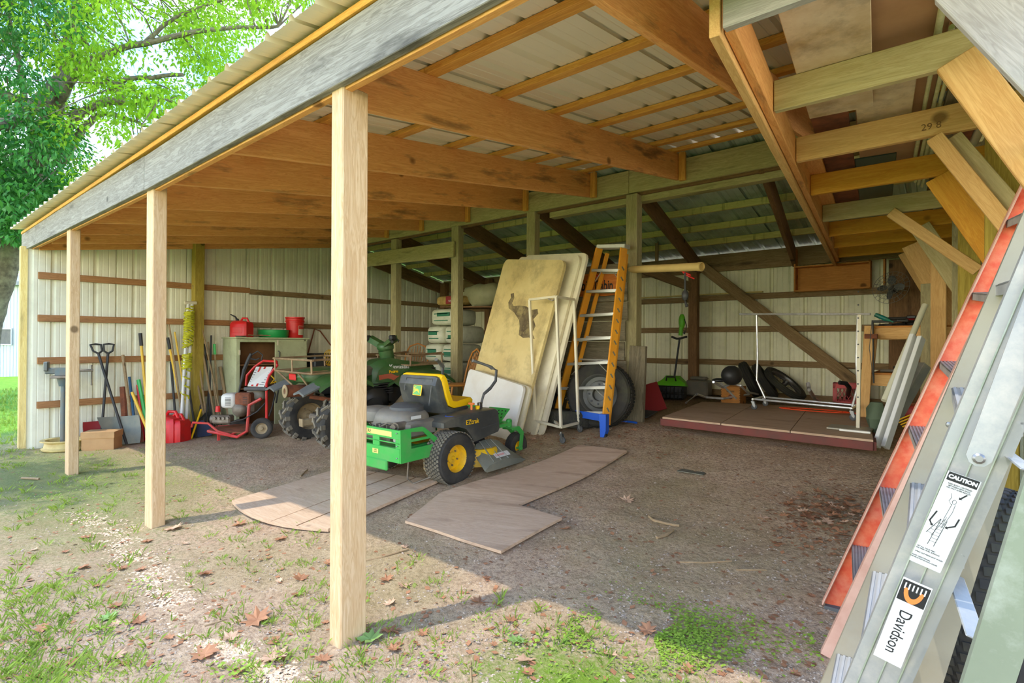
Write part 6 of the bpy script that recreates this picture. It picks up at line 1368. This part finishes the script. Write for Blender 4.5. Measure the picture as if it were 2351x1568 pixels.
# jugs on the ground
p = G(388, 1016)
jug('fuel_can', M4.Translation(p+V((-.08, .08, 0)))@M4.Rotation(R(35), 4, 'Z'), 'large red fuel jug on the dirt right of the second front post', .98, False); jug('fuel_can', M4.Translation(groundat(385, -8.72))@M4.Rotation(R(30), 4, 'Z'), 'second red fuel jug, standing behind the large one', 1.1, False)
# cardboard box, yellow wheel rim, vise
cm = groundat(236, -8.72); m = M4.Translation(cm)@M4.Rotation(R(55), 4, 'Z'); t = obj('cardboard_box', MB().box((0, 0, .09), (.36, .26, .18)), MT['card_box'], None, m, False); tag(t, 'small brown cardboard box with a lid on the ground by the snow shovels', 'box'); obj('lid', MB().box((0, 0, .20), (.375, .275, .08)), MT['card_box'], t, m, False)
plain('rim_yellow', lin(214, 196, 130), .6, 0, lin(176, 150, 90), 6, .8, lin(110, 80, 50), .5, 5)
cm = groundat(150, -8.95); t = top('wheel_rim', MB().lathe([(.20, .0), (.235, .02), (.24, .04), (.215, .05), (.205, .11), (.22, .125), (.25, .13), (.25, .145), (.20, .14), (.19, .03), (.0, .02)], cm+V((0, 0, .0)), n=32), MT['rim_yellow'], 'yellowish steel wheel rim lying flat at the foot of the vise stand', 'wheel rim')
vs_ = thing('bench_vise', groundat(146, -9.0), 'grey bench vise on a steel pedestal behind the third front post', 'vise'); vp = WM[vs_.name].translation; vz = .97
W3 = M4.Translation(vp)@M4.Rotation(R(72), 4, 'Z')@M4.Diagonal((.72, .8, 1, 1))
def Vv(n, b, mt, par=None): return obj(n, b, MT[mt], par or vs_, W3)
plain('vise_grey', lin(96, 112, 116), .5, .4, lin(120, 110, 90), 6, .8)
Vv('pedestal', MB().cyl((0, 0, 0), (0, 0, vz-.06), .045, n=16).cyl((0, 0, vz-.14), (0, 0, vz-.04), .07, .10, 16).cyl((0, 0, 0), (0, 0, .02), .16, n=20), 'vise_grey')
Vv('base_plate', MB().box((0, 0, vz-.02), (.34, .28, .03), ch=.004), 'dirty_steel')
bd = Vv('body', MB().loft([[(x, y*k, z+vz) for y, z in ((-.07, 0), (-.07, .10), (.07, .10), (.07, 0))] for x, k in ((-.12, .8), (0, 1), (.12, 1), (.18, .7))]).box((.10, 0, vz+.15), (.06, .2, .07), ch=.01), 'vise_grey')
Vv('moving_jaw', MB().box((-.14, 0, vz+.06), (.24, .09, .08), ch=.01).box((-.24, 0, vz+.12), (.06, .2, .12), ch=.01), 'vise_grey'); Vv('screw', MB().cyl((.16, 0, vz+.06), (.42, 0, vz+.06), .018, n=10), 'dirty_steel'); Vv('tommy_bar', MB().tube([(.40, 0, vz-.13), (.40, 0, vz+.12)], .010, 8).ell((.40, 0, vz-.13), (.03, .03, .03), 8).ell((.40, 0, vz+.12), (.03, .03, .03), 8), 'dirty_steel')
# ================================================================== TREES AND LAWN
def leaf_mat(name, c1, c2, tr):
    m, nt, b = base_mat(name, .55, 0, .3); v = coords(nt, (1, 1, 1), False); gi = N(nt, 'ShaderNodeNewGeometry')
    c = mix(nt, ramp(nt, nse(nt, v, 1.3, 3), [(.35, 0.), (.65, 1.)]), c1, c2); c = mix(nt, ramp(nt, gi.outputs['Random Per Island'], [(0., 0.), (1., .6)]), c, tuple(q*1.35 for q in c2))
    nt.links.new(c, b.inputs['Base Color']); t = N(nt, 'ShaderNodeBsdfTranslucent'); nt.links.new(c, t.inputs[0]); s = N(nt, 'ShaderNodeMixShader'); s.inputs[0].default_value = tr
    nt.links.new(b.outputs[0], s.inputs[1]); nt.links.new(t.outputs[0], s.inputs[2]); nt.links.new(s.outputs[0], nt.nodes['Material Output'].inputs[0]); MT[name] = m; return m
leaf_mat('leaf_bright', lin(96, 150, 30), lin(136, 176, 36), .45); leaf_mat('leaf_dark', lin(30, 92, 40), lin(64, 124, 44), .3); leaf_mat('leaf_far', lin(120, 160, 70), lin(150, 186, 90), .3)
leaf_mat('grass_blade', lin(110, 140, 50), lin(150, 172, 70), .35)
plain('bark', lin(112, 104, 84), .95, 0, lin(66, 60, 48), 9, .95, lin(150, 150, 120), .4, 3, bmp=1., bsc=14)
def leaf(b, c, d, n, L, w_):
    s = d.cross(n).normalized(); i = len(b.v); b.v += [c, c+d*L*.45+s*w_*.5+n*L*.06, c+d*L, c+d*L*.45-s*w_*.5+n*L*.06]; b.f.append((i, i+1, i+2, i+3))
def rv(): 
    while 1:
        q = V((random.uniform(-1, 1), random.uniform(-1, 1), random.uniform(-1, 1)))
        if 0 < q.length < 1: return q
def clump(b, c, r, n, L):
    for k in range(n):
        q = rv(); p = c+V((q.x*r, q.y*r, q.z*r*.7)); d = (q*.6+rv()*.7+V((0, 0, -.55))).normalized(); nn = (rv()*.8+V((0, 0, 1))).normalized(); leaf(b, p, d, nn, L*random.uniform(.7, 1.3), L*random.uniform(.38, .55))
def wob(pts, r0, r1, b, n=9, seg=5, amp=.12):
    P_ = [V(p) for p in pts]; out = []
    for i in range(len(P_)-1):
        for k in range(seg):
            f = k/seg; a = P_[max(i-1, 0)]; p, q = P_[i], P_[i+1]; d = P_[min(i+2, len(P_)-1)]
            out.append(.5*((2*p)+(q-a)*f+(2*a-5*p+4*q-d)*f*f+(3*p-a-3*q+d)*f**3)+rv()*amp*r0)
    out.append(P_[-1]); m_ = len(out); b.tube(out, [r0+(r1-r0)*i/(m_-1) for i in range(m_)], n); return out
random.seed(31)
TD = 13.
def T(px, py, d=0.): return atD(px, py, TD+d)
tr = thing('tree', T(-8, 890), 'big spreading tree with bright spring leaves rising behind the corner of the shed', 'tree')
tb = MB(); bp_ = T(-58, 900); bp_.z = -.5
wob([bp_, T(-28, 760), T(6, 640), T(28, 560), T(52, 470), T(88, 350), T(118, 270)],   .27, .19, tb, 14, 6, .06); wobj('trunk', tb, MT['bark'], tr)
br = MB(); tips = []
BL = [([(118, 270, 0), (135, 215, .2), (152, 140, .4), (168, 60, .5), (185, -40, .6)], .19, .10), ([(110, 290, 0), (150, 210, -.3), (205, 140, -.6), (330, 100, -.8), (480, 70, -1), (640, 60, -1.2)], .12, .03), ([(150, 345, 0), (148, 300, -.2), (185, 262, -.4), (240, 235, -.6), (280, 228, -.6), (266, 200, -.7), (300, 182, -.8), (420, 172, -1.)], .13, .04), ([(160, 340, 0), (200, 285, .3), (240, 262, .5), (300, 275, .6), (360, 300, .7)], .10, .03), ([(95, 330, 0), (130, 370, .1), (155, 345, 0)], .16, .12), ([(90, 380, 0), (60, 250, .5), (40, 120, .8), (10, 0, 1)], .10, .05), ([(62, 470, 0), (100, 440, .6), (180, 420, 1), (270, 440, 1.2)], .07, .02), ([(168, 60, .5), (260, -20, .4), (420, -60, 0)], .08, .03), ([(118, 270, 0), (20, 220, -.5), (-120, 200, -1), (-300, 150, -1)], .12, .04), ([(60, 480, 0), (-40, 440, .3), (-200, 420, .5)], .08, .03), ([(205, 140, -.6), (260, 190, -1), (330, 215, -1.3), (420, 240, -1.6)], .05, .02), ([(330, 100, -.8), (420, 30, -.6), (560, -10, -.4)], .05, .02)]
for pts, r0, r1 in BL: tips += wob([T(*p) for p in pts], r0, r1, br, 9, 5, .25)
centres = []
def inside(px, py):
    edge = 524-(.735*(px-25)) if px > 25 else 560
    return py < edge+40
while len(centres) < 900:
    px, py = random.uniform(-350, 760), random.uniform(-420, 560)
    if not inside(px, py): continue
    if px > 560 and py > -20 and px > 640-py*.1: continue
    g = mn.noise(V((px/95, py/95, 3)))
    if g < -.16+(.10 if 170 < px < 420 and py > 180 else 0): continue
    d = random.uniform(-2.2, 3.5); c = T(px, py, d)
    if c.x > -10.2 and c.z < 3.6+0: continue
    centres.append((c, px, py))
for i in range(120):
    px, py = random.uniform(-120, 150), random.uniform(300, 545)
    c = T(px, py, random.uniform(-2.4, 1)); centres.append((c, px, py))
# overhanging limb outside the picture that shades the far left of the yard
ov = []
for i in range(150):
    c = V((random.uniform(-12.5, -7.4), random.uniform(-3.2, -.9), random.uniform(5.6, 7.4)))
    ov.append((c, -900, 0))
wob([tips[8], V((-14.5, 1.5, 5.5)), V((-12, -1, 6)), V((-9.5, -1.8, 6.3))], .16, .05, br, 8, 6, .2)
cent_all = centres+ov
for c, px, py in cent_all:
    n = min(tips, key=lambda q: (q-c).length_squared)
    if random.random() < .42 and (n-c).length < 5: mid = (n+c)/2+rv()*.2; br.tube([n, mid, c], [.022, .014, .006], 4)
wobj('branches', br, MT['bark'], tr, kind='stuff')
lb_, ld_ = MB(), MB()
for c, px, py in cent_all:
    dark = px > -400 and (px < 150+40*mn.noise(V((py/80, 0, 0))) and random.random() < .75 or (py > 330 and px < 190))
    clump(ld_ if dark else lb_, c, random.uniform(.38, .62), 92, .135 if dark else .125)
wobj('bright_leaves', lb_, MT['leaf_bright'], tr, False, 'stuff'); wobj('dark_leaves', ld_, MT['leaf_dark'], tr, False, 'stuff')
# catkins
ck = MB()
for c, px, py in random.sample(centres, 120):
    for k in range(3): q = c+rv()*.3; ck.tube([q, q+V((.01, 0, -.10)), q+V((0, .01, -.22))], [.010, .012, .004], 4)
wobj('catkins', ck, MT['leaf_far'], tr, False, 'stuff')
def far_tree(c, R_, h, label):
    t = thing('tree', c, label, 'tree', 'distant trees'); b = MB().tube([c, c+V((0, 0, h*.5))], [.25, .15], 8); wobj('trunk', b, MT['bark'], t)
    lv = MB()
    for k in range(70): q = rv(); clump(lv, c+V((q.x*R_, q.y*R_, h*.62+q.z*h*.42)), R_*.3, 22, .42)
    wobj('crown', lv, MT['leaf_far'], t, False, 'stuff')
random.seed(77)
for (px, D_, R_, h), lb in zip(((-480, 40, 5, 9), (-260, 50, 5, 9), (-60, 42, 4.5, 9), (60, 58, 5, 7.5), (180, 75, 6, 8)), ('leftmost', 'second from left', 'middle', 'second from right', 'rightmost')):
    c = atD(px, 800, D_); c.z = -.6; far_tree(c, R_, h, 'pale green distant tree, '+lb+' of five beyond the white building')
# white outbuilding
plain('white_siding', lin(190, 196, 204), .5); plain('shingle_grey', lin(150, 150, 148), .9)
ob = thing('outbuilding', atD(10, 870, 25), 'white metal outbuilding seen past the corner of the shed', 'building'); o0 = atD(46, 868, 25); o0.z = -.45; ux = V((-.93, -.37, 0)).normalized(); vx = V((-.37, .93, 0))
mB = M4((ux, vx, V((0, 0, 1)))).transposed().to_4x4(); mB.translation = o0
for k in range(7): obj('wall_panel', rib_panel(.915, lambda u: (0, 4.35)).mesh('wall_panel', MT['white_siding']), None, ob, mB@M4.Translation((.915*k, 0, 0)))
for k in range(5): obj('side_panel', rib_panel(.915, lambda u: (0, 4.35)).mesh('side_panel', MT['white_siding']), None, ob, mB@M4.Translation((0, .0+.915*k, 0))@M4.Rotation(pi/2, 4, 'Z'))
obj('roof', MB().prism([(-.4, 4.35), (-.4, 4.5), (2.4, 5.3), (5.2, 4.5), (5.2, 4.35)], 7.2, M4(((0, 0, 1, 0), (1, 0, 0, 0), (0, 1, 0, 0), (0, 0, 0, 1))), -.4), MT['shingle_grey'], ob, mB, False)
wn = obj('window', MB().box((.95, -.03, 2.0), (.8, .04, .7)), MT['dark_grey'], ob, mB, False); obj('window_frame', MB().box((.95, -.05, 2.37), (.9, .05, .05)).box((.95, -.05, 1.63), (.9, .05, .05)).box((.53, -.05, 2), (.05, .05, .8)).box((1.37, -.05, 2), (.05, .05, .8)), MT['white_siding'], wn, mB, False)
# ================================================================== GROUND COVER
random.seed(5)
gb_ = MB()
def tuft(c, n, h, spread):
    for k in range(n):
        a = random.uniform(0, 2*pi); q = c+V((cos(a), sin(a), 0))*random.uniform(0, spread); q.z = gz(q.x, q.y); d = V((cos(a)*.5, sin(a)*.5, 1))*h*random.uniform(.5, 1.2); s = V((-sin(a), cos(a), 0))*.0019*(1+h*8)
        i = len(gb_.v); gb_.v += [q-s, q+s, q+d*.6+s*.6, q+d+V((cos(a), sin(a), -.3))*h*.3]; gb_.f.append((i, i+1, i+2, i+3))
def dens(px, py):
    d = .05
    if px < 360 and py > 1330: d = .26-px/1800
    if py < 1200 and px < 420: d = .12
    if px < 60 and py < 1080: d = .7
    if px > 1250 and px < 1700 and 1380 < py < 1560: d = .10
    if px > 560 and px < 900 and py > 1400: d = .12
    if 550 < px < 720 and 1200 < py < 1330: d = .14
    return d*(.35+1.3*max(0, mn.noise(V((px/60, py/40, 2)))+.35))
n = 0
while n < 1000:
    px, py = random.uniform(-30, 1900), random.uniform(890, 1620)
    if random.random() > dens(px, py): continue
    c = G(px, py)
    if c.y > 2.2 and px > 420 or c.y > 2.6: continue
    tuft(c, random.randint(5, 12), random.uniform(.012, .045)*(1.25 if px < 360 else 1), random.uniform(.015, .07)); n += 1
for i in range(9000):
    x, y = random.uniform(-24, -9.9), random.uniform(-3, 9); c = V((x, y, gz(x, y)-max(0, min((-11-x)*.012, .3)) if x < -11 else gz(x, y)))
    a = random.uniform(0, 6.28); s = V((-sin(a), cos(a), 0))*.02; d = V((cos(a)*.03, sin(a)*.03, random.uniform(.05, .11))); k = len(gb_.v); gb_.v += [c-s, c+s, c+d*.7+s*.5, c+d]; gb_.f.append((k, k+1, k+2, k+3))
top('grass', gb_, MT['grass_blade'], 'thin grass blades growing in tufts on the sunlit dirt and lawn', 'grass', kind='stuff', base=V((-5, 1, 0)), smooth=False)
# moss and clover leaves
leaf_mat('moss_leaf', lin(120, 156, 50), lin(150, 176, 66), .2)
ms = MB()
def small_leaf(b, c, r):
    a = random.uniform(0, 6.28); i = len(b.v); t = rv()*.35; nrm = V((t.x, t.y, 1)).normalized(); u_ = nrm.cross(V((cos(a), sin(a), 0))).normalized(); w_ = nrm.cross(u_); b.v += [c+u_*r, c+w_*r*.7, c-u_*r, c-w_*r*.7]; b.f.append((i, i+1, i+2, i+3))
for i in range(9000):
    if random.random() < .62: q = G(random.gauss(1500, 130), random.gauss(1462, 38))
    else: q = G(random.uniform(30, 520), random.uniform(1040, 1150))
    if mn.noise(V((q.x*3, q.y*5, 0))) < -.05: continue
    q.z += .006+random.random()*.008; small_leaf(ms, q, random.uniform(.004, .010))
for cx_, cy_ in ((540, 1535), (560, 1555), (1860, 1500), (1845, 1470), (660, 1500), (1240, 1480), (330, 1340), (150, 1330), (250, 1450), (980, 1530), (1640, 1520)):
    c0_ = G(cx_, cy_)
    for k in range(26): q = c0_+V((random.gauss(0, .05), random.gauss(0, .05), 0)); q.z = gz(q.x, q.y)+random.uniform(.01, .035); small_leaf(ms, q, random.uniform(.007, .014))
top('moss', ms, MT['moss_leaf'], 'low moss and clover patch spreading along the shade line in front', 'moss', kind='stuff', base=V((-1, 1.7, 0)), smooth=False)
# chips and pebbles
plain('chip_pale', lin(236, 204, 168), .85, 0, lin(206, 168, 130), 40, .9); plain('pebble', lin(190, 170, 146), .9, 0, lin(140, 120, 100), 30, .9)
def chip(b, c, r, flat=.4):
    rt = M4.Rotation(random.uniform(0, 6.28), 3, 'Z')@M4.Rotation(random.uniform(-.3, .3), 3, 'X'); i = len(b.v)
    for s in ((-1, -.7, 0), (.9, -.8, 0), (1, .6, 0), (-.8, .9, 0), (0, 0, flat)): b.v.append(c+rt@V((s[0]*r*random.uniform(.7, 1.2), s[1]*r*random.uniform(.6, 1.1), s[2]*r)))
    b.f += [(i, i+1, i+4), (i+1, i+2, i+4), (i+2, i+3, i+4), (i+3, i, i+4)]
cp, pb_ = MB(), MB(); path = [(190, 1180), (260, 1220), (330, 1290), (390, 1365), (470, 1455), (560, 1505), (650, 1568)]
for i in range(3600):
    f = random.random()**.9*(len(path)-1.001); k = int(f); f -= k; px = path[k][0]+(path[k+1][0]-path[k][0])*f+random.gauss(0, 34); py = path[k][1]+(path[k+1][1]-path[k][1])*f+random.gauss(0, 11); q = G(px, py); q.z -= .001; chip(cp, q, random.uniform(.004, .012))
top('wood_chips', cp, MT['chip_pale'], 'strip of pale wood chips and gravel running across the sunny dirt', 'chips', kind='stuff', base=V((-3.5, .9, 0)), smooth=False)
for i in range(9500):
    px, py = random.uniform(-20, 2100), 960+640*random.random()**.8; q = G(px, py); q.z -= .001
    if q.x > .2: continue
    chip(pb_, q, random.uniform(.003, .009)*(1.4 if random.random() < .08 else 1), .6)
top('pebbles', pb_, MT['pebble'], 'small stones and clods scattered over the bare earth', 'pebbles', kind='stuff', base=V((-3, 2, 0)), smooth=False)
# dry leaves
plain('dry_leaf', lin(178, 126, 86), .8, 0, lin(140, 92, 60), 14, .8); plain('dry_pale', lin(206, 170, 134), .8, 0, lin(176, 136, 104), 14, .8); plain('leaf_fresh', lin(130, 160, 84), .7)
LF = [(0, -.5), (.12, -.30), (.42, -.34), (.24, -.12), (.5, .04), (.26, .12), (.34, .38), (.12, .28), (0, .55), (-.12, .28), (-.36, .36), (-.24, .1), (-.5, .02), (-.24, -.12), (-.4, -.36), (-.12, -.30)]
def dry(c, s, mt, label, g='fallen dry leaves', cat='leaf'):
    b = MB(); n = len(LF); vs = [(0, 0, 0)]
    for a, q in LF: r_ = sqrt(a*a+q*q); vs.append((a*s, q*s, s*(.35*r_*r_+random.uniform(-.04, .1))))
    b.add(vs, [(0, 1+i, 1+(i+1) % n) for i in range(n)]); m = M4.Translation(c+V((0, 0, .006)))@M4.Rotation(random.uniform(0, 6.28), 4, 'Z')@M4.Rotation(random.uniform(-.3, .3), 4, 'X'); o = obj('dry_leaf', b, MT[mt], None, m, False); return tag(o, label, cat, g)
big = [(590, 1425, .16, 'dry_leaf', 'largest curled brown leaf on the dirt at the bottom centre-left'), (630, 1515, .15, 'dry_pale', 'big pale leaf at the bottom edge below the largest curled leaf'), (470, 1505, .13, 'dry_leaf', 'reddish crumpled leaf at the bottom left of the big pale leaf'), (400, 1215, .13, 'dry_pale', 'pale curled leaf at the foot of the second front post'), (550, 1205, .11, 'dry_leaf', 'curled leaf on the post shadow left of the plank ramp'), (645, 1240, .10, 'dry_leaf', 'dark leaf below the bowed plank edge'), (470, 1320, .10, 'dry_leaf', 'star shaped leaf between the two nearer front posts'), (1100, 1385, .10, 'dry_leaf', 'brown leaf on the near post shadow'), (1486, 1450, .09, 'dry_leaf', 'upright rust-brown leaf in the moss patch'), (1440, 1150, .12, 'dry_pale', 'tan leaf on the shaded dirt right of the L-shaped plywood'), (1112, 1215, .12, 'dry_leaf', 'rust-brown leaf lying in the middle of the L-shaped plywood'), (1120, 1186, .07, 'dry_leaf', 'small leaf standing on the L-shaped plywood'), (1750, 1192, .10, 'dry_pale', 'pale curled scrap near the leaf pile on the right'), (1385, 1038, .10, 'dry_leaf', 'leaf at the far tip of the L-shaped plywood'), (1785, 1250, .10, 'dry_leaf', 'thin leaf in front of the leaf pile'), (850, 1470, .13, 'leaf_fresh', 'faded green leaf at the foot of the near post'), (900, 1452, .10, 'dry_leaf', 'brown leaf beside the faded green one at the near post'), (1185, 1475, .09, 'leaf_fresh', 'curled green leaf on the sunlit dirt'), (1205, 1520, .10, 'dry_pale', 'pale torn leaf in the sun at the bottom'), (250, 1420, .10, 'leaf_fresh', 'narrow green leaf on the sunny dirt at the lower left'), (690, 1330, .10, 'dry_leaf', 'crumpled leaf left of the near post'), (1855, 1190, .13, 'dry_leaf', 'orange-brown leaf on top of the leaf pile')]
for px, py, s, mt, lb in big: dry(G(px, py), s, mt, lb, None)
for i in range(150):
    r = random.random()
    if r < .35: px, py = random.gauss(1900, 45), random.gauss(1180, 26)
    elif r < .6: px, py = random.uniform(1080, 1560), random.gauss(1010, 26)
    else: px, py = random.uniform(0, 1900), random.uniform(1100, 1560)
    q = G(px, py)
    if q.x > -.05: continue
    pile = r < .35; q.z += random.uniform(0, .03) if pile else 0
    zn = 'in the heap of leaves on the right' if pile else 'on the dirt in front of the yellow ladder' if .35 <= r < .6 else 'in the grassy lower left' if px < 400 else 'between the two nearer front posts' if px < 750 else 'just right of the near front post' if px < 1200 else 'in the middle of the bare dirt' if px < 1600 else 'on the dirt left of the big ladders'
    mt_ = random.choice(['dry_leaf', 'dry_leaf', 'dry_pale']); cn = 'small brown dry leaf ' if mt_ == 'dry_leaf' else 'small pale dry leaf '
    dry(q, random.uniform(.035, .09), mt_, cn+zn, cn.strip().replace('leaf', 'leaves')+' '+zn)
# leaf crumbs
lc = MB()
for i in range(2600):
    r = random.random(); px, py = (random.gauss(1900, 70), random.gauss(1185, 40)) if r < .25 else ((random.uniform(1120, 1600), random.gauss(990, 25)) if r < .5 else (random.uniform(0, 2000), random.uniform(1000, 1560)))
    q = G(px, py)
    if q.x > -.02: continue
    q.z += .004; small_leaf(lc, q, random.uniform(.008, .022))
top('leaf_litter', lc, MT['dry_leaf'], 'crumbled brown leaf litter scattered across the dirt', 'litter', kind='stuff', base=V((-2, 3, .2)), smooth=False)
# sticks
for pts, r_, lb in (([(1490, 1188), (1500, 1197), (1530, 1205), (1560, 1210)], .008, 'pale forked twig on the dirt right of the L-shaped plywood'), ([(1508, 1238), (1530, 1232), (1545, 1220)], .010, 'short dark stick just below the pale twig'), ([(830, 1292), (880, 1280), (938, 1262)], .006, 'thin straight stick on the shade line right of the near post'), ([(1560, 1292), (1620, 1294), (1680, 1290)], .005, 'long thin reddish twig in the middle of the shaded dirt'), ([(1690, 1310), (1760, 1311)], .005, 'thin twig right of the reddish one'), ([(690, 1095), (700, 1085), (706, 1080)], .008, 'small black stick behind the plank ramp'), ([(470, 1440), (520, 1424)], .005, 'pale straw lying in the sun at the lower left'), ([(1080, 1520), (1082, 1568)], .004, 'pale straw at the bottom edge in the middle'), ([(50, 1100), (90, 1102)], .012, 'short pale stick left of the third front post')):
    P_ = [G(*p)+V((0, 0, r_)) for p in pts]; top('stick', MB().tube(P_, r_, 6), MT['handle_wood'], lb, 'stick')
top('glass_pane', MB().box(G(1590, 1084)+V((0, 0, .004)), (.22, .12, .004)), MT['blade_grey'], 'flat grey slate piece lying on the shaded dirt', 'slate')
